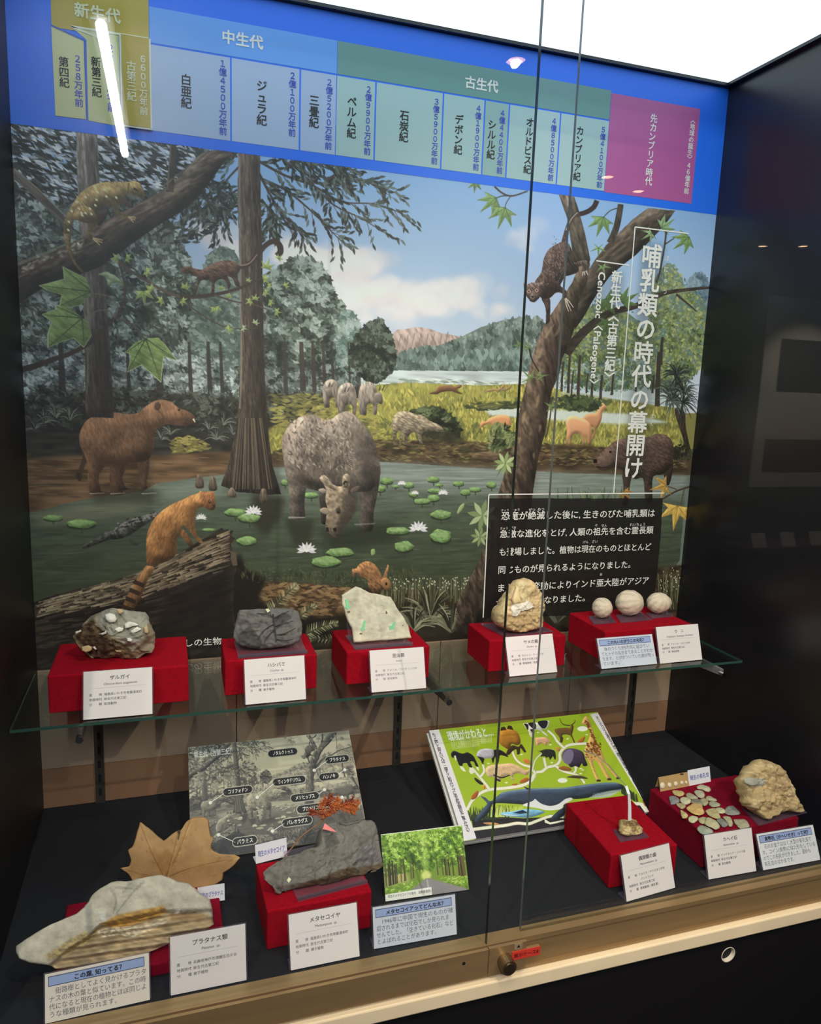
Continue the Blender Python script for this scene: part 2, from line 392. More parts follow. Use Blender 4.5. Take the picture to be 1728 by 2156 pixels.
    def foliage(s, pts, n, l, w, cols, ang=0, jit=3.14, sm=True, base=None, lean=.35, alpha=.95, edge=0):
        """a mass of leaves: dabs scattered inside the outline, lighter where clumps catch the light"""
        if sm: pts = smooth(pts)
        r = s.mask(pts)
        if r is None: return
        sl, m = r
        if base is not None: s.put(sl, m * .97, np.array(base) / 255.)
        ys, xs = np.nonzero(m > .5)
        if not len(ys): return
        cols = [np.array(c) / 255. for c in cols]
        H = m.shape[0]
        n = int(n)
        for i in s.rng.randint(0, len(ys), n):
            x, y = xs[i] + sl[1].start, ys[i] + sl[0].start
            q = tex(np.array(float(x)), np.array(float(y)), .3, 16 * s.k, 12 * s.k, 3)
            b = float(q) * 1.05 + s.rng.rand() * .55 - .3 + lean * (.5 - ys[i] / H)
            c = cols[int(np.clip(b * len(cols), 0, len(cols) - 1))]
            f = .7 + .6 * s.rng.rand()
            s.dab(x + s.rng.randn() * edge, y + s.rng.randn() * edge, l * f * s.k, w * f * s.k, ang + (s.rng.rand() - .5) * jit, c * (.9 + .2 * s.rng.rand()), alpha)
    def leaf5(s, cx, cy, r, rot, col, vein, lobes=5, spread=2.5, depth=.42, rim=None, sq=1.0):
        """a lobed plane-tree leaf with its veins; (cx, cy) is the stalk end"""
        pts = []
        L = [.62, .92, 1.05, .92, .62] if lobes == 5 else [.8, 1.05, .8]
        A = np.linspace(-spread / 2, spread / 2, lobes)
        for i, (l, a) in enumerate(zip(L, A)):
            pts.append((l * r, a))
            if i < lobes - 1: pts.append((r * depth, (a + A[i + 1]) / 2))
        q = [(cx, cy)] + [(cx + d * math.cos(rot + a) * sq, cy + d * math.sin(rot + a)) for d, a in pts]
        if rim: s.poly([(cx + (x - cx) * 1.05, cy + (y - cy) * 1.05) for x, y in q], rim)
        s.relief(q, col, 5, .35, sm=False, tx=[(rot, 9, 3, .12)])
        for l, a in zip(L, A):
            s.stroke([(cx, cy), (cx + .93 * l * r * math.cos(rot + a) * sq, cy + .93 * l * r * math.sin(rot + a))], max(1.2, r * .03), .6, vein)
def paint_mural(CW=1400):
    zt, zb = 1.312, .298
    CH = int(CW * (zt - zb) / 1.5)
    def mp(P):
        o = pix_to_wall(P)
        return np.stack([o[:, 0] / 1.5 * CW, (zt - o[:, 1]) / (zt - zb) * CH], 1)
    c = Canvas(CW, CH, mp, (150, 180, 225)); c.k = CW / 1490
    R = c.rng
    c.poly(ZP(-60, 800, 1600, 800, 1600, 1500, -60, 1500), (44, 38, 30))
    # sky, brighter towards the horizon
    Y, X = np.mgrid[0:CH, 0:CW].astype(float)
    t = (Y / (CH * .47)).clip(0, 1)[..., None]
    c.a[:int(CH * .5)] = (np.array((112, 163, 228)) / 255 * (1 - t) + np.array((190, 200, 222)) / 255 * t)[:int(CH * .5)]
    c.poly(ZP(-20, 820, 130, 820, 130, 960, -20, 960), (46, 46, 42)); c.poly(ZP(-20, 955, 130, 955, 130, 1085, -20, 1090), (98, 72, 48)); c.poly(ZP(-20, 1075, 130, 1075, 130, 1290, -20, 1290), (62, 74, 54)); c.poly(ZP(-20, 420, 130, 420, 130, 830, -20, 830), (62, 72, 68)); c.poly(ZP(1380, 870, 1560, 870, 1560, 975, 1380, 975), (122, 120, 56)); c.poly(ZP(1380, 960, 1560, 960, 1560, 1010, 1380, 1010), (74, 58, 40)); c.poly(ZP(1380, 1000, 1560, 1000, 1560, 1190, 1380, 1190), (92, 106, 100))
    def cloud(x, y, w, h, n, al=.5):
        for i in range(n):
            px, py = x + R.randn() * w * .4, y + R.randn() * h * .35
            r = h * (.2 + .35 * R.rand())
            a = np.linspace(0, 6.28, 12)[:-1]
            col = (222, 214, 220) if R.rand() > .4 else (200, 196, 212)
            c.poly([(px + math.cos(q) * r * 1.5, py + math.sin(q) * r) for q in a], col, al * (.4 + .6 * R.rand()), 4)
    cloud(640, 545, 150, 60, 26); cloud(700, 575, 110, 60, 22); cloud(770, 610, 110, 60, 18); cloud(470, 500, 120, 50, 18)
    cloud(850, 620, 200, 50, 34); cloud(930, 640, 160, 40, 22); cloud(760, 660, 160, 40, 16); cloud(1040, 650, 90, 24, 12, .35)
    cloud(1110, 495, 50, 30, 12, .3); cloud(980, 610, 90, 20, 8, .3)
    # far hills
    c.relief(ZP(800, 760, 830, 700, 850, 694, 880, 689, 905, 693, 930, 702, 975, 714, 990, 760), (150, 130, 128), 16, .5, tx=[(1.0, 14, 4, .2)])
    for i in range(16):
        x = 845 + i * 7
        c.stroke(ZP(x, 698 + R.rand() * 8, x - 14 + R.rand() * 10, 742), 3, 1, (185, 165, 160) if i % 2 else (118, 104, 108), .6)
    c.poly(ZP(838, 800, 850, 742, 900, 735, 960, 715, 1010, 690, 1060, 674, 1100, 668, 1145, 680, 1160, 800), (94, 116, 116))
    c.foliage(ZP(838, 795, 850, 745, 900, 737, 960, 717, 1010, 692, 1060, 676, 1100, 669, 1145, 680, 1158, 795), 1500, 6, 3.6, [(58, 76, 72), (78, 100, 98), (100, 122, 118), (122, 145, 142)], 1.4, 1.0, edge=1)
    c.foliage(ZP(825, 785, 860, 740, 930, 732, 1000, 738, 1110, 742, 1150, 800), 900, 8, 4, [(62, 86, 84), (86, 112, 110), (112, 140, 138)], 1.5, .8)
    # lake, mist and the sunny meadow
    c.poly(ZP(600, 782, 820, 780, 1100, 782, 1440, 800, 1440, 880, 600, 850), (168, 186, 198), tx=(0, 40, 4, .12))
    c.foliage(ZP(830, 806, 870, 796, 1000, 802, 1110, 806, 1100, 822, 840, 818), 220, 12, 2, [(120, 140, 130), (190, 205, 215)], 0, .3)
    c.poly(ZP(560, 830, 700, 818, 850, 806, 1000, 812, 1110, 808, 1330, 846, 1440, 862, 1440, 980, 560, 990), (128, 128, 52), tx=(0, 50, 8, .25))
    c.foliage(ZP(560, 835, 700, 822, 850, 809, 1000, 815, 1110, 811, 1330, 850, 1445, 870, 1440, 940, 1200, 938, 560, 960), 3800, 7, 2.2, [(92, 98, 44), (122, 126, 50), (150, 150, 56), (178, 172, 70), (150, 140, 52)], 1.5, 1.2, sm=False)
    c.poly(ZP(1020, 862, 1080, 858, 1200, 864, 1330, 872, 1410, 890, 1300, 893, 1100, 880, 1030, 874), (186, 204, 214), .9, 2)
    c.poly(ZP(1180, 812, 1300, 820, 1440, 832, 1440, 850, 1300, 842, 1180, 830), (170, 190, 205), .7, 3)
    c.foliage(ZP(990, 850, 1090, 845, 1110, 856, 1000, 864), 120, 9, 2, [(50, 62, 40), (84, 92, 52)], 0, .6)
    c.foliage(ZP(1150, 838, 1280, 842, 1250, 862, 1170, 860), 160, 7, 3, [(48, 62, 44), (78, 92, 52)], 0, 1.5)
    # dim woods at the left: mist, trunks, then crowns
    c.poly(ZP(40, 470, 330, 480, 400, 600, 500, 660, 700, 700, 760, 800, 700, 860, 60, 860), (92, 108, 112))
    for i in range(26):
        x = 85 + i * 27 + R.randint(-8, 8)
        if x < 770: c.stroke(ZP(x, 700, x + R.randint(-6, 6), 835), 9, 12, (58, 56, 54), .85)
    gr = [(38, 46, 42), (54, 66, 60), (78, 94, 88), (112, 132, 130), (150, 168, 172)]
    c.foliage(ZP(36, 430, 130, 410, 300, 440, 360, 470, 395, 540, 430, 600, 480, 650, 500, 740, 420, 790, 330, 770, 240, 800, 60, 800), 5200, 6.5, 2.6, gr, .6, 2.4, base=(58, 68, 64), edge=2)
    c.foliage(ZP(430, 560, 445, 530, 475, 521, 500, 540, 510, 600, 505, 800, 420, 800, 400, 680), 900, 6, 3, [(60, 82, 76), (84, 108, 100), (118, 140, 136)], .5, 2, base=(76, 96, 92))
    c.foliage(ZB(440, 1500, 450, 1000, 470, 870, 560, 800, 640, 755, 730, 760, 790, 800, 850, 880, 880, 980, 940, 1060, 920, 1180, 900, 1330, 840, 1430, 760, 1480, 640, 1450), 3000, 7, 3, [(34, 44, 38), (50, 64, 56), (72, 90, 82), (104, 126, 122), (140, 160, 160)], .4, 2.6, base=(46, 58, 50), edge=2)
    c.foliage(ZB(900, 1440, 910, 1130, 960, 1075, 1010, 1120, 1025, 1200, 980, 1300, 1000, 1470), 700, 6, 3, [(76, 104, 100), (104, 132, 130), (140, 164, 166)], .4, 2.4, base=(92, 118, 116))
    c.foliage(ZP(60, 735, 220, 750, 320, 740, 480, 760, 500, 845, 60, 850), 2400, 6, 2.6, [(50, 58, 58), (84, 98, 102), (120, 138, 146), (165, 182, 192)], .5, 2.4, lean=0)
    c.foliage(ZP(510, 740, 640, 770, 730, 770, 745, 820, 600, 850, 510, 850), 900, 5.5, 2.4, [(44, 54, 50), (74, 90, 86), (120, 138, 140)], .5, 2.4, lean=0)
    for x, w in ((130, 13), (225, 9), (270, 7), (335, 14), (400, 8), (440, 9), (466, 7), (548, 9), (600, 8), (636, 11), (660, 8), (682, 7), (700, 6), (735, 4)):
        c.stroke(ZP(x - 2, 720, x, 770, x + 3, 838), w * .7, w * 1.2, (52, 48, 46), .9)
    c.foliage(ZB(970, 1340, 985, 1270, 1030, 1200, 1090, 1150, 1150, 1128, 1200, 1190, 1235, 1290, 1250, 1380, 1215, 1460, 1150, 1500, 1100, 1520, 1040, 1480, 975, 1400), 1100, 5.5, 3, [(22, 28, 24), (34, 44, 36), (52, 66, 54), (84, 100, 92)], .4, 2.6, base=(30, 38, 32), edge=1)
    c.stroke(ZP(785, 790, 783, 812), 6, 9, (40, 38, 34))
    # the shady understorey behind the bank
    c.poly(ZP(60, 826, 250, 822, 500, 836, 690, 826, 760, 812, 770, 838, 700, 860, 640, 875, 560, 905, 560, 960, 60, 985), (46, 46, 42), 1, 3, tx=(0, 18, 6, .3))
    c.foliage(ZP(60, 820, 250, 815, 500, 830, 720, 820, 700, 850, 560, 890, 60, 900), 1600, 6, 2.2, [(34, 36, 34), (54, 58, 52), (84, 92, 86)], .2, 2.5, lean=.6)
    def spiky(x, y, r, n, cols, a0=-3.3, a1=.2):
        for i in range(n):
            a = a0 + (a1 - a0) * R.rand(); q = r * (.6 + .5 * R.rand())
            x2, y2 = x + q * math.cos(a), y + q * math.sin(a)
            c.stroke(ZP(x, y, (x + x2) / 2, (y + y2) / 2 - q * .12, x2, y2 + q * .12), r * .08, .8, cols[R.randint(len(cols))])
    for x, y, r in ((95, 890, 34), (118, 880, 40), (148, 885, 36), (75, 905, 26), (340, 925, 26), (360, 915, 22), (440, 905, 26), (470, 895, 30), (490, 915, 26), (455, 925, 28)):
        spiky(x, y, r, 26, [(58, 62, 58), (88, 96, 90), (118, 126, 120), (40, 42, 40)])
    c.foliage(ZP(365, 925, 400, 918, 430, 930, 440, 945, 370, 955), 160, 6, 2, [(110, 104, 48), (150, 140, 66)], 0, .6)
    c.foliage(ZP(570, 830, 640, 828, 780, 840, 800, 900, 840, 930, 600, 930, 575, 890), 700, 8, 2.2, [(92, 92, 48), (124, 120, 54), (150, 144, 62)], 0, .8, sm=False, lean=0)
    # earth banks
    c.poly(ZP(58, 965, 200, 955, 330, 958, 480, 950, 600, 958, 600, 1000, 400, 1010, 230, 1050, 60, 1082), (98, 72, 48), 1, 2, tx=(0, 44, 6, .32))
    for i in range(130):
        x, y = 60 + R.rand() * 440, 962 + R.rand() * 95
        c.dab(*c.map(np.array([[x, y]]))[0], 16 * c.k, 1.6, .05, np.array(((132, 98, 64), (66, 50, 36), (118, 92, 62))[R.randint(3)]) / 255, .6)
    c.poly(ZP(575, 950, 700, 930, 830, 926, 1000, 930, 1200, 938, 1440, 950, 1450, 1000, 1250, 1000, 1000, 985, 780, 975, 575, 985), (74, 58, 40), 1, 1, tx=(0, 36, 6, .35))
    c.foliage(ZP(575, 948, 700, 930, 830, 926, 1000, 930, 1200, 936, 1440, 950, 1440, 985, 1000, 975, 575, 970), 900, 9, 2, [(50, 42, 30), (92, 76, 48), (118, 104, 60), (60, 62, 34)], 0, .7, sm=False, lean=0)
    c.relief(ZE(155, 1680, 190, 1650, 270, 1645, 340, 1660, 350, 1690, 250, 1710), (92, 74, 54), 5, tx=[(.1, 12, 3, .2)])
    # the pond
    pond = ZP(60, 1080, 160, 1055, 210, 1046, 300, 1035, 330, 1018, 420, 1005, 480, 998, 580, 983, 700, 985, 800, 972, 1000, 985, 1200, 996, 1445, 1004, 1430, 1180, 1330, 1310, 900, 1300, 700, 1240, 560, 1250, 420, 1262, 72, 1290)
    c.poly(pond, (70, 84, 66))
    sl, m = c.mask(pond); PX, PY = c.grid(sl)
    g = ((PY - PY.min()) / (PY.max() - PY.min()))
    col = np.where((g < .34)[..., None], np.array((106, 122, 118)) * (1 - g / .34)[..., None] + np.array((62, 76, 60)) * (g / .34)[..., None],
                   np.array((62, 76, 60)) * (1 - (g - .34) / .66)[..., None] + np.array((46, 52, 32)) * ((g - .34) / .66)[..., None])
    col = col * (1 + .22 * (tex(PX, PY, 0, 50, 5, 4) - .5) + .14 * (tex(PX, PY, .03, 16, 2.5, 6) - .5))[..., None] / 255
    c.put(sl, m, col)
    c.poly(ZP(590, 985, 800, 972, 1000, 985, 1200, 996, 1445, 1006, 1440, 1045, 1100, 1045, 800, 1020, 600, 1010), (134, 150, 156), .5, 8, tx=(0, 60, 3, .2))
    c.poly(ZP(70, 1085, 250, 1045, 330, 1050, 280, 1080, 90, 1110), (128, 128, 100), .55, 8)
    c.poly(ZP(330, 1025, 480, 1003, 470, 1045, 350, 1050), (120, 138, 130), .55, 8)
    for i in range(230):
        x, y = 70 + R.rand() * 1350, 1000 + R.rand() * 240
        c.dab(*c.map(np.array([[x, y]]))[0], (10 + R.rand() * 26) * c.k, 1.1, (R.rand() - .5) * .1, np.array(((136, 148, 140), (40, 48, 34), (96, 110, 84))[R.randint(3)]) / 255, .3)
    c.poly(ZP(530, 1040, 600, 1045, 590, 1090, 560, 1130, 530, 1100), (38, 36, 28), .8, 6)
    c.poly(ZP(600, 1090, 660, 1095, 655, 1140, 620, 1150), (40, 44, 34), .8, 5)
    c.poly(ZP(680, 1120, 830, 1100, 840, 1140, 700, 1160), (36, 40, 30), .7, 8)
    c.poly(ZP(190, 1030, 330, 1028, 330, 1060, 200, 1062), (46, 44, 36), .55, 6)
    # foreground shore and undergrowth
    c.poly(ZP(500, 1240, 560, 1222, 700, 1232, 760, 1238, 980, 1240, 1060, 1230, 1440, 1190, 1430, 1320, 900, 1360, 480, 1360), (58, 44, 30), 1, 3, tx=(.1, 22, 7, .4))
    c.foliage(ZP(545, 1250, 600, 1228, 690, 1236, 770, 1246, 760, 1290, 560, 1290), 500, 10, 3, [(62, 44, 28), (112, 84, 52), (134, 104, 66), (84, 62, 40)], .1, .9, lean=0)
    c.poly(ZP(480, 1200, 505, 1165, 520, 1200, 560, 1215, 545, 1260, 600, 1300, 700, 1300, 720, 1350, 480, 1370), (26, 22, 18), .95, 3)
    c.poly(ZP(700, 1290, 900, 1270, 1000, 1280, 1400, 1280, 1420, 1330, 700, 1360), (34, 30, 22), .8, 6)
    for i in range(260):
        x = 800 + R.rand() * 190 if i < 190 else 1385 + R.rand() * 50
        y = 1215 + R.rand() * 28 if i < 190 else 1195 + R.rand() * 50
        h = 18 + R.rand() * 30
        c.stroke(ZP(x, y + h, x + R.randn() * 2, y), 1.6, 1.0, ((110, 116, 84), (74, 80, 50), (48, 54, 34))[R.randint(3)], .85)
        if R.rand() > .35: c.dab(*c.map(np.array([[x, y]]))[0], 2.4 * c.k, 1.6 * c.k, 1.5, np.array((196, 196, 170)) / 255)
    for i in range(120):
        x, y = 540 + R.rand() * 330, 1190 + R.rand() * 50
        c.dab(*c.map(np.array([[x, y]]))[0], 3, 1, 0, np.array((120, 132, 96)) / 255, .6)
    c.foliage(ZP(520, 1190, 700, 1205, 870, 1195, 860, 1225, 540, 1222), 200, 7, 1.4, [(40, 46, 28), (70, 80, 48)], 1.4, .8)
    # lily pads, flowers
    def pad(x, y, w, h, col=(96, 140, 74), stem=0):
        if stem: c.stroke(ZP(x, y, x + 1, y + stem), 3, 3, (50, 58, 40), .8)
        c.poly([(x + math.cos(a) * w * .5, y + h * .28 + math.sin(a) * h * .4) for a in np.linspace(0, 6.2, 18)], (34, 44, 30), .8)
        q = [(x + math.cos(a) * w * .5 * (1 + .1 * math.sin(5 * a + x)), y + math.sin(a) * h * .5 * (1 + .12 * math.sin(4 * a + y))) for a in np.linspace(0, 6.2, 18)]
        c.relief(q, col, 4, .4, sm=False, tx=[(.5, 6, 3, .2)])
        c.poly([(x + (a - x) * .8, y - h * .12 + (b - y) * .5) for a, b in q], (150, 182, 122), .45, 1)
    for x, y, w, h in ((112, 1090, 42, 12), (172, 1102, 62, 18), (495, 1078, 44, 16), (525, 1090, 46, 18), (520, 1138, 42, 18), (440, 1115, 30, 6), (600, 1015, 16, 12), (655, 1042, 30, 12),
                       (814, 1012, 28, 14), (832, 1024, 16, 6), (860, 1021, 24, 12), (800, 1028, 24, 14), (912, 1009, 26, 12), (925, 1021, 16, 6), (965, 1018, 24, 10), (1000, 1030, 26, 10), (980, 1036, 22, 12),
                       (915, 1033, 30, 10), (912, 1048, 26, 14), (888, 1055, 34, 12), (1034, 1020, 22, 12), (870, 1040, 18, 12),
                       (928, 1083, 44, 18), (837, 1117, 50, 16), (928, 1128, 44, 28), (850, 1150, 40, 22), (716, 1162, 58, 18), (686, 1182, 62, 22)):
        pad(x, y, w, h, stem=h * 1.2)
    c.relief(ZD(1425, 930, 1440, 885, 1470, 862, 1470, 885, 1445, 920), (130, 160, 100), 2)
    c.relief(ZD(870, 1200, 868, 1165, 890, 1160, 892, 1190), (120, 160, 90), 2); c.stroke(ZD(880, 1200, 878, 1240), 1.5, 1.5, (60, 70, 50))
    def lily(x, y, r):
        for i, a in enumerate(np.linspace(-3.4, .3, 9)):
            c.dab(*c.map(np.array([[x + r * .5 * math.cos(a), y + r * .35 * math.sin(a)]]))[0], r * .55 * c.k, r * .17 * c.k, a, np.array((226, 224, 236) if i % 2 else (188, 188, 212)) / 255)
        c.dab(*c.map(np.array([[x, y]]))[0], r * .3 * c.k, r * .2 * c.k, 0, np.array((232, 230, 236)) / 255)
    for x, y, r in ((533, 1078, 18), (423, 1090, 12), (645, 1158, 21), (880, 1113, 21), (932, 1038, 12), (873, 1038, 9), (845, 1018, 10)): lily(x, y, r)
    # small animals of the meadow
    br = (112, 74, 50)
    c.relief(ZD(1245, 150, 1290, 130, 1310, 105, 1380, 98, 1420, 105, 1440, 92, 1455, 95, 1450, 112, 1420, 125, 1460, 152, 1430, 150, 1385, 135, 1330, 140, 1290, 155), br, 4)
    c.relief(ZD(1600, 140, 1640, 120, 1690, 118, 1728, 92, 1740, 98, 1715, 125, 1690, 145, 1680, 132, 1640, 138), (150, 118, 74), 3)
    c.relief(ZD(1700, 120, 1740, 118, 1770, 100, 1780, 108, 1750, 130, 1720, 132), (140, 110, 72), 3)
    gy = (128, 118, 112)
    def horned(x, y, s, right):
        c.relief([(x + a * s, y + b * s) for a, b in ((-22, 40), (-26, 0), (-20, -28), (0, -38), (16, -28), (22, 0), (20, 40), (12, 42), (10, 18), (-4, 20), (-6, 44), (-16, 44))], gy, 7, .7, tx=[(1.4, 9, 3, .25)])
        hx = x + (26 * s if right else -8 * s)
        c.relief([(hx + a * s * .75, y + 5 * s + b * s * .8) for a, b in ((-14, -16), (2, -20), (10, -10), (12, 8), (4, 16), (-10, 4))], (112, 103, 98), 4, .7)
        for q in (-1, 1): c.stroke(ZP(hx + 4 * s + q * 3, y - 16 * s, hx + 8 * s + q * 5 * s, y - 28 * s), 2.5, 1, (44, 40, 40))
    horned(698, 826, .72, False); horned(732, 838, .85, False); horned(776, 836, .85, True)
    # bush and the grey grazing beast
    c.foliage(ZD(1120, 280, 1190, 245, 1280, 240, 1360, 270, 1430, 340, 1450, 390, 1420, 440, 1340, 450, 1250, 430, 1180, 380), 800, 6, 2.6, [(24, 30, 20), (40, 50, 30), (62, 76, 46), (96, 110, 74)], -.4, 2, base=(34, 42, 28), edge=1.5)
    c.poly(ZD(1150, 400, 1300, 380, 1450, 420, 1500, 470, 1200, 475), (48, 46, 32), .8, 4)
    c.relief(ZD(1005, 340, 1020, 290, 1060, 265, 1110, 268, 1160, 285, 1200, 292, 1245, 325, 1300, 350, 1335, 378, 1325, 400, 1270, 392, 1235, 400, 1215, 400, 1195, 420, 1205, 478, 1185, 478, 1165, 410, 1130, 405, 1105, 440, 1100, 480, 1085, 480, 1085, 420, 1070, 440, 1060, 470, 1050, 468, 1060, 400, 1040, 400, 1025, 440, 1025, 475, 1010, 470, 1010, 400), (128, 116, 98), 8, .7, tx=[(.3, 6, 2.5, .3)])
    c.stroke(ZD(1010, 340, 985, 370, 965, 340), 3, 1.2, (136, 124, 104))
    # tan hoofed animals
    tan = (190, 124, 76)
    c.relief(ZE(198, 1500, 215, 1455, 235, 1462, 270, 1435, 340, 1420, 385, 1440, 390, 1490, 375, 1510, 372, 1545, 360, 1545, 355, 1500, 300, 1500, 275, 1560, 262, 1565, 275, 1495, 250, 1475, 215, 1495), tan, 5, .6)
    c.relief(ZE(822, 1465, 835, 1425, 870, 1412, 905, 1410, 920, 1380, 940, 1350, 955, 1355, 968, 1380, 945, 1400, 938, 1450, 920, 1490, 905, 1510, 895, 1560, 885, 1560, 890, 1500, 850, 1490), (196, 130, 88), 5, .6)
    c.relief(ZE(722, 1470, 735, 1435, 775, 1428, 830, 1445, 865, 1470, 880, 1520, 875, 1600, 855, 1605, 850, 1575, 835, 1550, 840, 1605, 825, 1605, 815, 1545, 775, 1535, 760, 1560, 758, 1605, 745, 1605, 745, 1550, 730, 1600, 720, 1600, 730, 1520), (204, 138, 96), 6, .65)
    c.poly(ZE(600, 1600, 900, 1600, 900, 1625, 620, 1630), (70, 56, 34), .6, 3)
    # great tapir-like beast on the left shore
    cb = (118, 82, 58)
    ft = [(1.3, 6, 2.0, .15), (.5, 22, 18, .18, 3)]
    c.stroke(ZC(500, 500, 520, 570, 495, 650, 475, 715), 12, 9, (74, 54, 42)); c.dab(*c.map(np.array(ZC(478, 700)))[0], 9, 5, 1.4, np.array((58, 42, 34)) / 255)
    c.relief(ZC(740, 600, 770, 640, 745, 700, 760, 760, 790, 775, 730, 780, 715, 700), (86, 62, 48), 6, tx=ft)
    c.relief(ZC(840, 560, 900, 560, 905, 650, 890, 740, 895, 770, 860, 775, 850, 700, 835, 640), (98, 70, 52), 6, tx=ft)
    c.relief(ZC(482, 460, 500, 400, 540, 350, 620, 318, 700, 312, 780, 322, 840, 312, 890, 272, 945, 240, 990, 235, 1040, 250, 1085, 285, 1150, 310, 1182, 340, 1180, 370, 1140, 390, 1080, 392, 1010, 385, 965, 410, 940, 440, 935, 520, 915, 580, 870, 610, 800, 615, 770, 625, 740, 700, 745, 790, 760, 805, 680, 808, 665, 720, 668, 650, 640, 640, 600, 700, 615, 790, 625, 805, 550, 800, 535, 720, 530, 620, 510, 560, 490, 520), cb, 17, .75, tx=ft)
    c.poly(ZC(540, 560, 700, 600, 880, 590, 870, 640, 740, 650, 560, 640), (64, 44, 34), .45, 5)
    c.relief(ZC(935, 275, 950, 250, 975, 262, 970, 290, 950, 300), (84, 58, 46), 2)
    c.stroke(ZC(1080, 300, 1092, 292), 4, 3, (30, 22, 20)); c.stroke(ZC(1120, 385, 1185, 372), 3, 2, (64, 44, 36)); c.stroke(ZC(1172, 350, 1184, 372), 4, 2, (210, 196, 180))
    c.stroke(ZC(1000, 380, 1080, 360, 1150, 372), 3, 1, (84, 58, 44)); c.stroke(ZC(960, 300, 1000, 350, 990, 400), 4, 2, (92, 66, 50), .7)
    for q in (545, 670, 860): c.stroke(ZC(q, 805, q + 90, 800), 2.5, 1, (170, 170, 150), .7)
    # horned giant drinking in the middle
    gi = (104, 94, 88)
    gt = [(1.2, 5, 3, .17), (.4, 22, 16, .3, 2)]
    c.relief(ZD(780, 640, 860, 600, 915, 620, 925, 700, 905, 820, 885, 920, 880, 1030, 830, 1045, 790, 1030, 800, 900, 790, 780), (74, 66, 64), 9, .7, tx=gt)
    c.relief(ZD(530, 800, 580, 790, 590, 900, 580, 990, 545, 990, 540, 900), (60, 54, 52), 6, tx=gt)
    c.relief(ZD(288, 480, 300, 420, 340, 350, 400, 305, 470, 288, 520, 295, 560, 320, 610, 315, 660, 280, 715, 265, 760, 290, 820, 350, 880, 440, 910, 540, 928, 640, 915, 720, 860, 780, 780, 790, 700, 800, 560, 790, 470, 770, 445, 770, 435, 870, 440, 950, 425, 965, 350, 965, 335, 880, 335, 790, 315, 680, 300, 580), gi, 22, .8, tx=gt)
    c.poly(ZD(560, 420, 640, 330, 720, 300, 700, 420, 640, 560, 600, 640, 540, 640, 510, 540), (146, 134, 122), .35, 10, tx=(1.2, 6, 4, .3))
    c.poly(ZD(760, 330, 860, 460, 900, 640, 860, 760, 800, 760, 780, 560), (50, 44, 44), .5, 9)
    for i in range(260):
        x, y = 330 + R.rand() * 420, 310 + R.rand() * 330
        c.dab(*c.map(np.array(ZD(x, y)))[0], (3 + R.rand() * 5) * c.k, 2.0 * c.k, 1.2 + R.randn() * .5, np.array((176, 164, 158) if R.rand() > .45 else (62, 54, 52)) / 255, .55)
    for i in range(6): c.stroke(ZD(620 + i * 3, 640 - i * 14, 680, 600 - i * 10, 750, 630 - i * 14), 2.5, 1.5, (60, 54, 50), .7)
    c.relief(ZD(540, 690, 580, 690, 620, 740, 680, 750, 690, 690, 720, 680, 730, 740, 720, 800, 760, 840, 770, 900, 740, 960, 690, 1020, 665, 1060, 640, 1085, 600, 1060, 572, 1030, 575, 960, 585, 900, 570, 840, 575, 780, 560, 740), (128, 112, 96), 10, .7, tx=[(.6, 6, 4, .28)])
    c.poly(ZD(700, 790, 790, 800, 770, 900, 700, 1000, 650, 1070, 650, 980, 690, 880), (56, 48, 46), .75, 5)
    for h in (ZD(533, 700, 560, 680, 590, 700, 630, 760, 650, 780, 600, 765, 560, 735), ZD(680, 720, 690, 680, 715, 672, 730, 700, 718, 750, 690, 760)):
        c.relief(h, (146, 130, 112), 5, .7, tx=[(.8, 5, 3, .2)])
    c.relief(ZD(535, 905, 560, 890, 590, 900, 590, 935, 550, 925), (150, 132, 114), 3); c.relief(ZD(640, 900, 660, 890, 670, 920, 650, 930), (66, 56, 52), 3)
    c.relief(ZD(735, 775, 770, 752, 795, 750, 785, 780, 745, 800), (88, 76, 72), 3); c.relief(ZD(525, 775, 560, 765, 580, 790, 550, 795), (150, 138, 126), 3)
    c.stroke(ZD(690, 740, 700, 720, 715, 730), 5, 3, (40, 34, 34)); c.poly(ZD(572, 1020, 590, 1018, 596, 1048, 578, 1045), (34, 28, 28)); c.poly(ZD(618, 1025, 640, 1015, 645, 1040, 625, 1048), (34, 28, 28))
    c.stroke(ZD(580, 1060, 620, 1085, 650, 1075), 3, 2, (60, 50, 46)); c.dab(*c.map(np.array(ZD(652, 918)))[0], 3, 2, 0, np.array((20, 16, 16)) / 255)
    c.stroke(ZD(330, 955, 440, 955), 4, 2, (150, 160, 156), .7); c.stroke(ZD(760, 1000, 890, 995), 4, 2, (120, 132, 128), .6)
    # crocodile
    cr = (70, 72, 72)
    c.stroke(ZC(920, 945, 970, 905, 1010, 870, 1060, 850), 8, 2, (84, 96, 92))
    c.relief(ZC(492, 1128, 560, 1090, 625, 1050, 640, 1035, 690, 1025, 740, 985, 810, 955, 890, 930, 950, 920, 960, 940, 900, 980, 840, 1020, 780, 1060, 720, 1080, 660, 1085, 590, 1110, 510, 1140), cr, 7, .7, tx=[(.5, 4, 3, .45)])
    for i in range(80):
        t0 = R.rand(); x, y = 700 + 240 * t0, 1010 - 80 * t0 + R.randn() * 12
        c.dab(*c.map(np.array(ZC(x, y)))[0], 2.6, 1.6, -.4, np.array((130, 130, 128) if i % 2 else (30, 30, 32)) / 255, .8)
    c.stroke(ZC(500, 1132, 620, 1075), 2, 1, (34, 36, 36)); c.relief(ZC(780, 1070, 810, 1090, 850, 1110, 800, 1115), (54, 60, 56), 3)
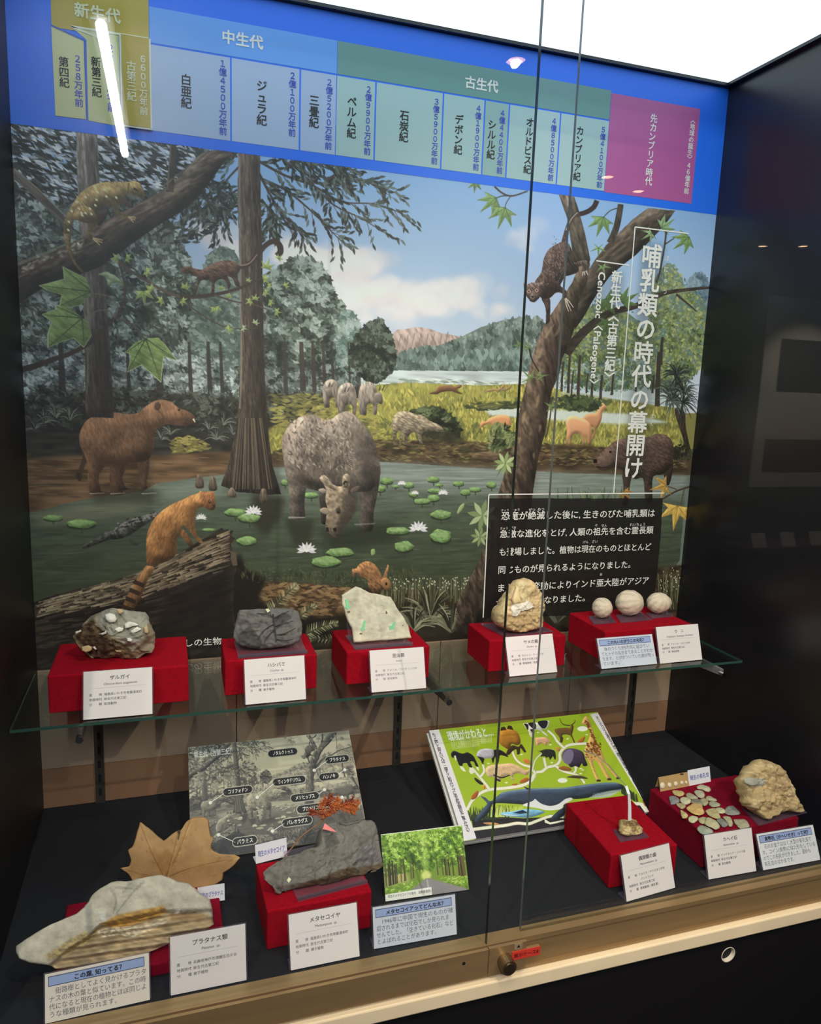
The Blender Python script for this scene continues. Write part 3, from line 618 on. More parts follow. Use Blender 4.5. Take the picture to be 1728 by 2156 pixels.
    # fallen log
    log = ZC(205, 1462, 330, 1420, 480, 1380, 700, 1325, 830, 1290, 1000, 1210, 1180, 1110, 1345, 1010, 1360, 1025, 1385, 1018, 1390, 1030, 1415, 1028, 1405, 1060, 1425, 1075, 1400, 1110, 1410, 1140, 1395, 1200, 1440, 1260, 1420, 1300, 1415, 1500, 1440, 1700, 1380, 1800, 215, 1860)
    c.poly(log, (44, 36, 30), tx=(-.3, 30, 5, .4))
    def on_log(u, v):  # u along, v across
        x = 215 + u * 1190; top = 1465 - 175 * (u / .52) if u < .52 else 1290 - 270 * ((u - .52) / .48) ** .95
        return x, top + v * (1800 - top)
    for i in range(900):
        u = R.rand() * .97; v = abs(R.randn()) * .16 if i < 620 else R.rand() * .95; L = .03 + R.rand() * .09
        x, y = on_log(u, v); x2, y2 = on_log(min(.99, u + L), v * (.97 + .06 * R.rand()))
        lit = v < .3 and R.rand() > .35
        c.stroke(ZC(x, y, x2, y2), 2.6 + R.rand() * 2, .8, ((138, 122, 98), (112, 98, 78), (160, 146, 118))[R.randint(3)] if lit else ((24, 20, 18), (66, 56, 46), (30, 26, 22))[R.randint(3)], .8)
    c.poly(ZC(1000, 1400, 1250, 1300, 1400, 1240, 1415, 1500, 1440, 1720, 900, 1760), (20, 17, 16), .7, 12)
    c.poly(ZC(1395, 1150, 1430, 1160, 1440, 1240, 1410, 1240), (88, 74, 60), .9)
    # ring-tailed climber sitting on the log
    fx = [(-1.2, 6, 1.6, .2), (.4, 20, 14, .16, 2)]
    og = (150, 98, 50)
    c.relief(ZC(890, 1240, 935, 1255, 900, 1320, 860, 1420, 805, 1510, 738, 1510, 770, 1430, 820, 1340, 860, 1280), (128, 86, 50), 6, .6, tx=fx)
    for a, b in ((840, 1350), (815, 1400), (790, 1450), (765, 1498)): c.stroke(ZC(a - 28, b - 14, a + 34, b + 12), 9, 9, (48, 34, 26), .9)
    c.relief(ZC(1110, 1020, 1150, 1070, 1175, 1120, 1150, 1125, 1115, 1080, 1095, 1050), (104, 66, 36), 4, tx=fx)
    c.relief(ZC(900, 1240, 888, 1150, 892, 1060, 915, 990, 960, 930, 1030, 875, 1110, 840, 1160, 815, 1205, 800, 1215, 785, 1228, 795, 1280, 795, 1295, 790, 1300, 820, 1308, 870, 1300, 900, 1270, 905, 1240, 888, 1205, 890, 1185, 920, 1180, 990, 1195, 1050, 1225, 1085, 1235, 1105, 1205, 1100, 1165, 1050, 1130, 1010, 1110, 1000, 1090, 1060, 1068, 1100, 1072, 1160, 1040, 1200, 980, 1225), og, 13, .75, tx=fx)
    c.poly(ZC(1100, 880, 1170, 860, 1185, 960, 1150, 980, 1120, 960), (104, 62, 32), .35, 6); c.stroke(ZC(960, 1080, 1020, 1070, 1070, 1110, 1060, 1170), 4, 3, (104, 66, 36), .6)
    c.relief(ZC(1215, 800, 1250, 792, 1295, 800, 1308, 860, 1300, 900, 1270, 902, 1240, 880, 1220, 850), (140, 86, 50), 6, tx=fx)
    c.poly(ZC(1262, 850, 1272, 842, 1282, 855, 1272, 865), (20, 14, 12)); c.dab(*c.map(np.array(ZC(1270, 848)))[0], 1.5, 1, 0, np.array((230, 220, 210)) / 255)
    c.poly(ZC(1292, 870, 1306, 872, 1302, 888, 1290, 884), (50, 34, 30)); c.stroke(ZC(1262, 895, 1298, 898), 2, 1, (60, 40, 32))
    for q in range(4): c.stroke(ZC(1215 + q * 12, 1095, 1228 + q * 14, 1112), 2.5, 1.2, (110, 92, 72))
    # little rabbit-like animal
    c.relief(ZD(745, 1290, 770, 1285, 790, 1260, 830, 1240, 870, 1245, 905, 1275, 930, 1320, 940, 1345, 960, 1300, 975, 1262, 982, 1270, 975, 1310, 972, 1345, 995, 1380, 990, 1420, 970, 1432, 945, 1420, 925, 1450, 880, 1440, 850, 1400, 840, 1355, 800, 1340, 765, 1310, 755, 1340, 745, 1320), (140, 94, 56), 9, .75, tx=[(.9, 6, 2, .28)])
    c.relief(ZD(930, 1370, 955, 1345, 985, 1360, 998, 1395, 985, 1425, 955, 1420), (150, 104, 62), 4); c.poly(ZD(960, 1378, 972, 1375, 972, 1395, 960, 1395), (24, 18, 14))
    # ferns in front
    def fern(pts, n, r, cols):
        P = smooth(pts, max(2, n // max(1, len(pts) - 1)), False)
        for i in range(len(P) - 1):
            t = P[i + 1] - P[i]; a = math.atan2(t[1], t[0]); l = r * (1 - .75 * i / len(P))
            for sgn in (-1, 1):
                b = a + sgn * 1.05
                c.stroke([tuple(P[i]), (P[i][0] + l * math.cos(b), P[i][1] + l * math.sin(b))], 4.0, 1, cols[R.randint(len(cols))])
        c.stroke([tuple(q) for q in P], 2.5, 1, (60, 60, 40), sm=False)
    fc = [(120, 124, 88), (86, 92, 60), (150, 152, 116), (62, 66, 44)]
    fern(ZP(570, 1290, 590, 1265, 615, 1240, 625, 1232), 18, 22, fc); fern(ZP(630, 1300, 650, 1282, 665, 1274), 12, 16, fc)
    fern(ZP(645, 1335, 680, 1318, 712, 1312), 16, 20, fc); fern(ZP(700, 1345, 660, 1345, 640, 1352), 12, 12, fc)
    for x, y, r in ((905, 1310, 80), (950, 1330, 70), (870, 1330, 62)): spiky(x, y, r, 40, [(58, 60, 44), (96, 98, 74), (136, 136, 110), (34, 34, 26)], -2.9, -.2)
    spiky(1170, 1310, 90, 30, [(50, 50, 40), (80, 82, 66)], -2.6, -.4)
    # conifer sprays at the top
    def spray(pts, n, l, cols, w=3.0, wood=(66, 56, 52), hang=.5, alpha=.95):
        P = smooth(pts, 8, False)
        c.stroke([tuple(q) for q in P], w, 1.2, wood, sm=False)
        for i in range(n):
            q = P[R.randint(len(P))]; a = math.atan2(P[-1][1] - P[0][1], P[-1][0] - P[0][0]) + (R.rand() - .5) * 2.2
            m = l * (.5 + R.rand()); x2, y2 = q[0] + m * math.cos(a), q[1] + m * math.sin(a) * .8 + m * hang * .6
            c.stroke(ZP(q[0], q[1], x2, y2), 1.6, .8, wood, .8)
            for k in range(3):
                f = .45 + .3 * k
                xx, yy = q[0] + (x2 - q[0]) * f, q[1] + (y2 - q[1]) * f
                c.dab(*c.map(np.array([[xx, yy]]))[0], 9 * c.k, 2.7 * c.k, a + (R.rand() - .5) * 1.3 + .2, np.array(cols[R.randint(len(cols))]) / 255, alpha)
    cn = [(40, 48, 44), (60, 72, 66), (88, 104, 100), (34, 38, 36)]
    for b in ((500, 322, 450, 345, 400, 360, 330, 372), (500, 400, 460, 425, 410, 452, 370, 470), (505, 350, 470, 390, 440, 450, 405, 485), (500, 330, 430, 330, 380, 345), (505, 420, 470, 455, 450, 480)):
        spray(ZP(*b), 26, 34, cn, 5)
    for b in ((548, 322, 620, 335, 690, 380, 730, 385), (545, 340, 600, 370, 660, 392, 720, 425, 790, 430, 845, 450), (690, 378, 722, 364, 760, 380, 790, 390, 830, 405),
              (545, 375, 600, 400, 650, 440, 690, 480, 720, 510), (545, 365, 580, 430, 610, 470, 640, 495), (610, 340, 650, 380, 700, 430, 760, 460, 800, 485), (600, 330, 680, 345, 715, 350), (550, 420, 570, 450, 565, 480)):
        spray(ZP(*b), 30, 34, cn, 6)
    for i in range(26):
        x, y = 40 + R.rand() * 400, 285 + R.rand() * 130
        spray(ZP(x, y, x - 40, y + 12 + R.rand() * 20, x - 80, y + 30 + R.rand() * 40) if R.rand() > .5 else ZP(x, y, x + 40, y + 10, x + 90, y + 36), 22, 30, cn, 3)
    c.foliage(ZP(25, 262, 200, 285, 420, 310, 400, 380, 300, 400, 130, 420, 30, 400), 1100, 9, 2.8, [(34, 38, 38), (52, 58, 56), (82, 92, 92), (170, 186, 214)], .4, 1.2, lean=0)
    c.foliage(ZP(25, 262, 200, 285, 420, 310, 400, 380, 300, 400, 130, 420, 30, 400), 420, 9, 2.6, [(176, 192, 220), (150, 168, 200), (196, 206, 226)], .35, .9, lean=0)
    c.foliage(ZP(25, 262, 200, 285, 420, 310, 400, 380, 300, 400, 130, 420, 30, 400), 420, 10, 2.4, [(30, 34, 34), (48, 52, 50)], .5, 1.2, lean=0)
    # left pale trunk, broken branch and the thick diagonal limb
    bk = [(1.52, 26, 3, .28), (1.5, 8, 1.6, .2, 4)]
    c.relief(ZP(160, 272, 205, 280, 210, 380, 214, 480, 222, 560, 226, 640, 232, 740, 238, 830, 240, 880, 180, 878, 180, 800, 177, 660, 172, 560, 166, 440, 162, 350), (96, 88, 84), 14, .6, tx=bk, sm=False)
    c.stroke(ZP(183, 560, 186, 700, 184, 830), 5, 3, (150, 144, 140), .5); c.poly(ZP(186, 690, 236, 690, 240, 880, 182, 878), (48, 38, 34), .45, 8)
    c.stroke(ZP(26, 362, 75, 405, 140, 470), 20, 15, (90, 82, 76), tx=(.75, 24, 3, .3)); c.stroke(ZP(30, 356, 80, 398, 140, 458), 4, 2, (150, 144, 140), .6)
    limb = ZP(34, 562, 90, 540, 140, 517, 190, 490, 240, 455, 290, 430, 340, 402, 380, 370, 430, 322, 490, 318, 470, 345, 430, 400, 390, 440, 330, 478, 270, 520, 215, 560, 190, 570, 150, 585, 90, 608, 40, 632)
    c.relief(limb, (72, 60, 52), 18, .8, tx=[(-.55, 26, 4, .3), (-.5, 8, 3, .22, 3)])
    c.stroke(ZP(358, 405, 362, 350, 366, 300), 16, 12, (62, 52, 46), tx=(1.5, 16, 3, .3)); c.stroke(ZP(352, 400, 357, 345, 360, 302), 3, 2, (128, 120, 112), .6)
    c.stroke(ZP(40, 556, 110, 528, 140, 514), 8, 3, (150, 140, 122), .5); c.stroke(ZP(330, 402, 380, 365, 430, 322), 4, 6, (128, 118, 100), .5); c.stroke(ZP(170, 500, 215, 470), 6, 3, (120, 110, 84), .6)
    for i in range(60):
        t0 = R.rand(); x, y = 45 + 130 * t0, 560 - 55 * t0 + abs(R.randn()) * 8
        c.dab(*c.map(np.array([[x, y]]))[0], 4, 2, -.5, np.array((168, 160, 142)) / 255, .5)
    c.poly(ZP(36, 600, 200, 545, 330, 460, 420, 390, 440, 400, 330, 480, 200, 570, 40, 634), (36, 28, 26), .5, 7)
    # central trunk
    trunk = ZP(502, 320, 548, 322, 549, 420, 552, 500, 554, 620, 556, 760, 560, 840, 566, 920, 574, 980, 592, 1040, 560, 1042, 530, 1038, 500, 1036, 465, 1022, 480, 980, 494, 920, 503, 850, 505, 760, 505, 640, 503, 500, 500, 420)
    c.relief(trunk, (74, 62, 55), 15, .65, tx=bk, sm=False)
    c.stroke(ZP(504, 330, 505, 500, 508, 760, 505, 860), 5, 4, (146, 138, 132), .55); c.poly(ZP(525, 640, 556, 640, 570, 960, 586, 1035, 540, 1036), (40, 32, 28), .45, 8)
    for i in range(40):
        x = 480 + R.rand() * 95; c.stroke(ZP(523 + (x - 523) * .55, 880, x, 1030), 2.5, 2, ((120, 104, 86), (40, 32, 28))[i % 2], .5)
    for x, y, h in ((420, 1000, 26), (448, 1005, 26), (488, 1028, 18), (555, 1030, 26)):
        c.relief(ZP(x - 8, y + h, x - 6, y + 4, x, y - 2, x + 6, y + 3, x + 9, y + h), (88, 76, 66), 4, tx=bk)
    # spotted climber on the limb
    sp = (138, 112, 66)
    fz = [(.9, 5, 2.0, .18), (.4, 18, 14, .16, 3)]
    c.relief(ZG(880, 620, 895, 640, 860, 720, 810, 760, 790, 700, 800, 640), (64, 48, 40), 4)
    c.relief(ZG(1050, 500, 1085, 540, 1130, 590, 1080, 590, 1030, 560), (76, 60, 50), 3)
    c.relief(ZG(500, 780, 540, 740, 570, 800, 560, 900, 575, 1020, 620, 1110, 690, 1185, 670, 1195, 590, 1110, 540, 1010, 510, 930, 495, 850), (122, 98, 60), 5, .6, tx=fz)
    c.relief(ZG(495, 760, 510, 690, 545, 610, 590, 540, 640, 470, 720, 410, 800, 375, 900, 360, 1000, 360, 1080, 362, 1130, 350, 1190, 375, 1215, 420, 1232, 470, 1240, 495, 1215, 515, 1160, 500, 1100, 480, 1060, 470, 1040, 520, 1010, 560, 1000, 620, 1060, 660, 1140, 680, 1150, 700, 1080, 695, 990, 670, 945, 620, 920, 575, 850, 600, 800, 640, 810, 690, 800, 740, 770, 800, 760, 860, 830, 880, 850, 905, 770, 900, 715, 870, 705, 800, 720, 745, 650, 715, 590, 710, 565, 760, 550, 820, 500, 830), sp, 15, .75, tx=fz)
    c.relief(ZG(590, 690, 600, 610, 660, 575, 730, 590, 780, 640, 790, 700, 730, 735, 660, 725), (150, 120, 70), 10, .6, tx=fz)
    c.poly(ZG(800, 600, 920, 560, 940, 590, 860, 640, 810, 650), (84, 72, 78), .6, 4); c.poly(ZG(1060, 460, 1130, 490, 1200, 510, 1150, 520, 1070, 490), (170, 160, 170), .7, 2)
    for x, y in ((690, 495), (800, 450), (860, 428), (630, 600), (565, 625), (690, 640), (730, 600), (780, 570), (880, 490), (660, 660), (535, 795), (970, 500), (610, 540), (745, 650), (540, 720), (655, 640), (790, 520), (625, 920)):
        c.dab(*c.map(np.array(ZG(x, y)))[0], 3.4 * c.k, 2.2 * c.k, .8, np.array((222, 208, 170)) / 255)
    c.stroke(ZG(1130, 420, 1175, 445), 4, 2, (44, 32, 26)); c.dab(*c.map(np.array(ZG(1235, 497)))[0], 3, 2, 0, np.array((24, 18, 18)) / 255); c.stroke(ZG(1085, 370, 1080, 460), 4, 2, (92, 72, 42), .7)
    for q in ((760, 870, 850, 890), (760, 880, 850, 915), (770, 885, 825, 935), (1080, 680, 1150, 680), (1085, 685, 1145, 710), (1095, 690, 1130, 730)):
        c.stroke(ZG(*q), 3.5, 1.5, (190, 158, 110))
    # long-tailed brown climber on the thin branch
    dn = (84, 60, 50)
    c.stroke(ZA(170, 1490, 300, 1440, 440, 1390, 560, 1320, 640, 1240, 700, 1170), 12, 7, (66, 54, 46)); c.stroke(ZA(700, 1170, 750, 1090, 760, 1000, 740, 900, 720, 840), 6, 3, (72, 60, 52))
    c.stroke(ZA(130, 1495, 260, 1455), 13, 11, (56, 46, 40))
    c.stroke(ZA(700, 1170, 715, 1110, 660, 1050, 560, 1030), 3, 2, (110, 96, 84)); c.stroke(ZA(700, 1180, 640, 1130, 530, 1160), 3, 2, (110, 96, 84)); c.stroke(ZA(720, 1185, 820, 1230, 880, 1310), 4, 3, (88, 80, 68))
    c.stroke(ZA(700, 820, 800, 900, 900, 960, 1000, 1020, 1090, 1050), 5, 6, (88, 72, 62)); c.stroke(ZA(1090, 1050, 1200, 1050, 1320, 1035, 1450, 1000, 1560, 950, 1640, 900), 10, 4, (62, 50, 44))
    c.stroke(ZA(1300, 1040, 1420, 1080, 1540, 1100, 1650, 1140), 4, 2, (76, 64, 56)); c.stroke(ZA(1100, 1060, 1180, 1130, 1290, 1200, 1400, 1245, 1560, 1240), 3, 2, (70, 62, 54))
    c.stroke(ZA(1440, 870, 1500, 860, 1560, 800, 1610, 740, 1660, 715, 1695, 740, 1700, 780, 1680, 805), 9, 14, (66, 46, 40)); c.stroke(ZA(1450, 862, 1510, 850, 1560, 795), 3, 2, (170, 150, 136), .7)
    c.relief(ZA(1090, 895, 1110, 875, 1150, 868, 1180, 880, 1230, 885, 1280, 855, 1340, 835, 1400, 832, 1440, 850, 1460, 880, 1440, 920, 1455, 985, 1430, 985, 1410, 940, 1380, 930, 1400, 980, 1385, 1005, 1370, 960, 1340, 945, 1305, 965, 1300, 1030, 1280, 1030, 1285, 960, 1250, 950, 1215, 960, 1190, 1030, 1165, 1045, 1200, 960, 1195, 930, 1150, 910, 1110, 910), dn, 7, .8, tx=[(.3, 6, 2, .3)])
    c.dab(*c.map(np.array(ZA(1125, 888)))[0], 2, 1.5, 0, np.array((20, 14, 12)) / 255); c.stroke(ZA(1280, 870, 1400, 845), 5, 3, (128, 98, 84), .6)
    # plane leaves of the left
    big = (112, 142, 74); vn = (58, 84, 44); rm = (168, 190, 142)
    def leafpoly(pts, stalk, tips, col=big):
        c.poly([(stalk[0] + (x - stalk[0]) * 1.03, stalk[1] + (y - stalk[1]) * 1.03) for x, y in pts], rm)
        c.relief(pts, col, 9, .35, sm=False, tx=[(.5, 12, 3, .16)])
        for t in tips: c.stroke([stalk, t], 2.6, 1, vn); 
        for t in tips:
            for f in (.35, .55, .75):
                q = (stalk[0] + (t[0] - stalk[0]) * f, stalk[1] + (t[1] - stalk[1]) * f); a = math.atan2(t[1] - stalk[1], t[0] - stalk[0]); l = 14 * (1.1 - f)
                for sg in (-.8, .8): c.stroke([q, (q[0] + l * math.cos(a + sg), q[1] + l * math.sin(a + sg))], 1.4, .7, vn, .6)
    leafpoly(ZA(555, 1020, 520, 940, 385, 870, 395, 945, 245, 985, 290, 1010, 380, 1040, 365, 1110, 430, 1115, 490, 1100, 545, 1045), ZA(555, 1020)[0], ZA(390, 880, 250, 985, 370, 1105))
    leafpoly(ZA(500, 1180, 420, 1115, 340, 1105, 350, 1125, 260, 1160, 320, 1200, 295, 1270, 295, 1355, 380, 1320, 450, 1300, 510, 1355, 555, 1280, 530, 1200), ZA(500, 1180)[0], ZA(345, 1110, 262, 1162, 298, 1352, 512, 1350))
    leafpoly(ZA(880, 1305, 820, 1330, 765, 1385, 800, 1400, 775, 1505, 860, 1460, 975, 1565, 990, 1410, 1070, 1435, 1000, 1340, 960, 1300), ZA(885, 1305)[0], ZA(768, 1388, 778, 1500, 975, 1560, 1068, 1432))
    lt = (150, 172, 84); lv = (96, 120, 58)
    def star(pts, stalk, col=lt):
        c.relief(pts, col, 4, .4, sm=False, tx=[(.6, 6, 3, .16)])
        for p in pts[1::2]: c.stroke([stalk, p], 1.6, .7, lv, .8)
    star(ZA(755, 975, 700, 920, 640, 900, 595, 915, 650, 930, 655, 985, 700, 965, 740, 970), ZA(755, 975)[0], (138, 160, 118))
    for x, y, r, a in ((690, 820, 17, 3.1), (790, 820, 17, .2), (905, 905, 18, .4), (900, 995, 20, -2.4), (875, 1060, 30, 1.5), (965, 1080, 17, 2.8), (1130, 980, 16, -1.2), (1120, 1085, 15, .6), (1345, 990, 12, -1.2), (1390, 1040, 11, -1.4),
                       (1310, 1140, 19, 1.4), (1385, 1255, 15, 2.2), (1485, 1245, 12, .3), (1555, 1200, 12, -1.0), (1505, 1085, 14, 2.6), (1550, 1050, 13, -1.4), (1620, 1030, 14, .4), (1650, 1090, 13, .2), (1690, 1145, 14, .1), (1625, 850, 22, -1.3), (1620, 940, 16, -.2), (1510, 945, 10, -1.2),
                       (1740, 975, 13, -.8), (1700, 810, 12, -.8), (1640, 990, 12, .3)):
        q = ZA(x, y)[0]
        col = lt if R.rand() > .3 else (170, 190, 104)
        if y > 1180 and x > 1470: col = (170, 188, 160)
        c.leaf5(q[0] - r * .5 * math.cos(a), q[1] - r * .5 * math.sin(a), r, a, col, lv, spread=3.4, depth=.4)
    # right: woods
    yg = [(62, 84, 50), (88, 110, 58), (118, 136, 70), (148, 160, 92), (92, 122, 112)]
    c.foliage(ZE(1440, 760, 1445, 640, 1480, 590, 1530, 555, 1570, 590, 1590, 660, 1570, 800), 420, 6, 3, [(70, 100, 130), (96, 130, 160), (120, 150, 176)], .4, 2.4, base=(90, 124, 150))
    c.foliage(ZE(1250, 700, 1270, 600, 1310, 530, 1350, 500, 1390, 545, 1430, 600, 1440, 700, 1400, 900, 1270, 900), 700, 5, 2.6, yg[1:], .4, 2.6, base=(110, 138, 120), edge=3)
    c.foliage(ZE(690, 1180, 700, 1050, 760, 900, 820, 820, 880, 760, 950, 760, 1040, 780, 1120, 820, 1180, 900, 1200, 1100, 1190, 1250, 900, 1260), 2600, 5, 2.6, yg, .4, 2.6, base=(92, 116, 100), edge=4, lean=.5)
    c.foliage(ZE(1200, 1230, 1190, 1000, 1230, 820, 1300, 740, 1400, 690, 1480, 680, 1560, 740, 1580, 900, 1550, 1100, 1480, 1200, 1380, 1250), 2400, 5, 2.6, yg, .4, 2.6, base=(100, 124, 110), edge=4, lean=.5)
    c.foliage(ZE(690, 1120, 900, 1100, 1180, 1080, 1240, 1250, 700, 1270), 600, 5, 2, [(60, 90, 92), (100, 140, 150), (160, 190, 205)], .4, 2.6, alpha=.7)
    for x, y0, y1, w in ((700, 1100, 1280, 5), (740, 1060, 1290, 6), (760, 1150, 1310, 4), (800, 1060, 1320, 7), (880, 1180, 1370, 6), (935, 1180, 1330, 6), (1005, 1160, 1300, 5), (1280, 1040, 1370, 11), (1300, 950, 1120, 8), (1250, 1180, 1290, 5), (1150, 1170, 1280, 4), (850, 1170, 1290, 4)):
        c.stroke(ZE(x + 8, y0, x, (y0 + y1) / 2, x - 4, y1), w * .7, w, (58, 50, 46))
    c.foliage(ZE(700, 1310, 860, 1310, 940, 1370, 800, 1400), 200, 6, 2.4, [(40, 54, 36), (66, 84, 50)], .3, 2)
    # palm-like tree
    c.relief(ZE(1380, 1390, 1440, 1400, 1450, 1500, 1475, 1620, 1490, 1660, 1450, 1650, 1430, 1560), (56, 46, 40), 6, tx=bk)
    for x, y in ((1390, 1240), (1350, 1290), (1440, 1290), (1370, 1340), (1430, 1350), (1395, 1180)):
        q = ZE(x, y)[0]
        spiky(q[0], q[1], 36, 34, [(40, 52, 48), (62, 78, 72), (90, 108, 104), (28, 34, 32)], -3.4, .9 + 1.2)
    c.foliage(ZE(1380, 1620, 1450, 1600, 1490, 1650, 1480, 1690, 1370, 1680), 160, 6, 2.4, [(34, 38, 26), (60, 62, 42)], .3, 2)
    # dark long-snouted beast on the right shore
    c.relief(ZE(1060, 1730, 1120, 1760, 1110, 1850, 1095, 1960, 1065, 1960, 1070, 1850), (62, 48, 44), 6); c.relief(ZE(1300, 1700, 1370, 1700, 1362, 1800, 1340, 1850, 1320, 1800), (54, 42, 38), 6)
    c.relief(ZE(885, 1700, 915, 1680, 970, 1620, 1040, 1570, 1120, 1560, 1220, 1555, 1270, 1535, 1330, 1545, 1370, 1590, 1375, 1660, 1360, 1730, 1310, 1780, 1250, 1800, 1245, 1940, 1205, 1940, 1190, 1810, 1140, 1810, 1080, 1770, 1020, 1740, 960, 1760, 910, 1745), (76, 58, 52), 14, .8, tx=[(.4, 7, 2.4, .25)])
    c.poly(ZE(890, 1705, 960, 1640, 1010, 1620, 1000, 1720, 950, 1750, 905, 1740), (118, 92, 80), .5, 5); c.poly(ZE(888, 1690, 912, 1690, 912, 1712, 890, 1712), (22, 16, 16)); c.stroke(ZE(905, 1735, 960, 1740, 1010, 1715), 3, 1.5, (40, 30, 28)); c.poly(ZE(985, 1640, 1000, 1640, 1000, 1652, 985, 1652), (18, 14, 14))
    # right foreground tree
    pb = [(1.3, 26, 7, .35), (1.1, 9, 4, .25, 5)]
    c.relief(ZE(680, 88, 770, 92, 800, 180, 840, 330, 870, 480, 860, 520, 770, 500, 760, 420, 730, 230), (82, 72, 62), 10, .7, tx=pb, sm=False)
    c.relief(ZE(1220, 168, 1385, 185, 1330, 260, 1240, 360, 1150, 450, 1060, 520, 990, 580, 930, 660, 880, 740, 830, 830, 780, 900, 760, 860, 790, 700, 850, 560, 900, 480, 960, 400, 1040, 320, 1130, 235), (70, 60, 52), 15, .75, tx=[(-.7, 26, 6, .35), (-.6, 9, 4, .2, 5)], sm=False)
    c.stroke(ZE(990, 380, 1030, 280, 1055, 145), 15, 12, (62, 54, 48), tx=(1.4, 14, 4, .3))
    c.stroke(ZE(720, 1050, 800, 950, 900, 860, 1000, 800, 1150, 760, 1300, 690, 1440, 665, 1600, 650), 22, 5, (54, 46, 40), tx=(-.5, 16, 4, .3)); c.stroke(ZE(1390, 690, 1450, 740, 1515, 795), 5, 2.5, (56, 48, 44))
    c.relief(ZE(870, 500, 850, 620, 800, 740, 780, 880, 740, 1000, 700, 1080, 680, 1180, 640, 1270, 620, 1360, 600, 1520, 560, 1660, 530, 1840, 515, 1960, 470, 2160, 420, 2400, 280, 2600, 170, 2760, 60, 2740, 60, 2560, 200, 2300, 280, 2000, 330, 1840, 380, 1680, 410, 1560, 440, 1400, 480, 1240, 500, 1140, 540, 1000, 600, 860, 680, 740, 760, 620, 800, 520), (72, 60, 50), 22, .75, tx=pb, sm=False)
    for pts in ((640, 880, 655, 870, 620, 930, 600, 960, 595, 940), (560, 1040, 580, 1020, 570, 1070, 550, 1080), (545, 1320, 560, 1300, 560, 1350, 540, 1380), (460, 1420, 480, 1400, 470, 1460, 455, 1470), (560, 1480, 575, 1490, 560, 1530), (430, 1560, 450, 1560, 440, 1600), (520, 1660, 535, 1650, 530, 1690), (690, 870, 700, 900, 650, 950)):
        c.poly(ZE(*pts), (150, 132, 92), .7, 1, sm=True)
    c.stroke(ZE(500, 1010, 515, 1080, 560, 1160), 4, 2, (40, 34, 30)); c.stroke(ZE(590, 1180, 620, 1330), 4, 2, (34, 28, 26)); c.stroke(ZE(640, 1330, 620, 1480, 600, 1560), 3, 3, (66, 66, 46))
    c.poly(ZE(640, 900, 760, 700, 780, 900, 700, 1080, 630, 1280, 560, 1660, 500, 2000, 440, 1980, 540, 1500, 580, 1200), (34, 26, 24), .35, 9)
    # right-hand leaves and sprigs
    def greenleaf(x, y, r, a, col=(104, 142, 74), vein=(62, 92, 48), **k): q = ZE(x, y)[0]; c.leaf5(q[0], q[1], r, a, col, vein, **k)
    c.stroke(ZE(290, 38, 340, 80, 400, 95, 490, 66), 4, 3, (62, 52, 48)); c.stroke(ZE(400, 95, 340, 95, 300, 108), 3, 2, (62, 52, 48)); c.stroke(ZE(385, 100, 360, 140, 355, 165), 2, 1.5, (62, 62, 48))
    greenleaf(175, 10, 24, 1.7, spread=2.9); greenleaf(300, 105, 46, 2.4, spread=2.4); greenleaf(355, 165, 48, 1.9, spread=2.6)
    c.stroke(ZE(1040, 168, 990, 185, 950, 225), 2.5, 2, (60, 70, 50)); greenleaf(950, 222, 44, 1.9, spread=2.6); greenleaf(1300, 290, 34, -.6, (120, 160, 110), spread=2.8); greenleaf(1245, 320, 28, 2.6, (140, 176, 128), spread=3.2, depth=.25)
    c.stroke(ZE(1330, 300, 1320, 400, 1290, 560, 1270, 620), 4, 3, (60, 54, 48)); c.stroke(ZE(1320, 390, 1380, 350), 3, 2, (60, 60, 48)); greenleaf(1470, 345, 42, 2.5, spread=2.6)
    greenleaf(920, 410, 22, 1.6, (120, 164, 96), spread=4.6, depth=.2); greenleaf(945, 520, 22, 1.3, (128, 170, 100), spread=4.4, depth=.2)
    greenleaf(1060, 740, 40, -.5, (84, 118, 58), spread=2.6); greenleaf(960, 720, 40, 1.0, (84, 118, 58), spread=4); greenleaf(980, 850, 34, 2.0, (76, 108, 52), spread=3)
    for x, y, r, a in ((440, 1000, 20, -2), (510, 1200, 26, -2.4), (480, 1010, 18, .2), (640, 1375, 20, -2.6), (335, 1730, 26, 2), (560, 1190, 22, -.2)):
        greenleaf(x, y, r, a, (104, 136, 74), spread=4.6, depth=.2)
    def whorl(x, y, r, cols):
        for i in range(8):
            a = i * .785 + .2; c.dab(*c.map(np.array([[x + r * .5 * math.cos(a), y + r * .5 * math.sin(a)]]))[0], r * .55 * c.k, r * .17 * c.k, a, np.array(cols[i % 2]) / 255)
    whorl(1063, 975, 26, [(120, 150, 90), (160, 182, 126)]); whorl(1015, 1085, 34, [(108, 134, 84), (150, 170, 122)]); whorl(1010, 1130, 22, [(110, 138, 84), (140, 160, 108)])
    for i in range(30):
        x = 1170 + R.rand() * 140; c.stroke(ZP(x, 1055, x + R.randn() * 6, 1022 + R.rand() * 16), 4, 1, ((84, 104, 70), (116, 134, 96), (56, 74, 50))[i % 3], .9)
    c.foliage(ZE(270, 1500, 330, 1470, 400, 1520, 410, 1600, 300, 1640, 250, 1600), 260, 8, 2.4, [(36, 46, 30), (70, 86, 50), (120, 132, 80)], -.7, 2.2)
    yl = (178, 136, 48)
    c.stroke(ZF(1640, 205, 1540, 240, 1440, 300, 1380, 340), 4, 3, (66, 50, 40)); c.stroke(ZF(1600, 220, 1575, 330), 2.5, 2, (80, 62, 46)); c.stroke(ZF(1550, 225, 1490, 205), 2.5, 2, (80, 62, 46))
    q = ZF(1480, 200)[0]; c.leaf5(q[0], q[1], 36, 2.9, yl, (120, 84, 30), spread=3.6, depth=.35)
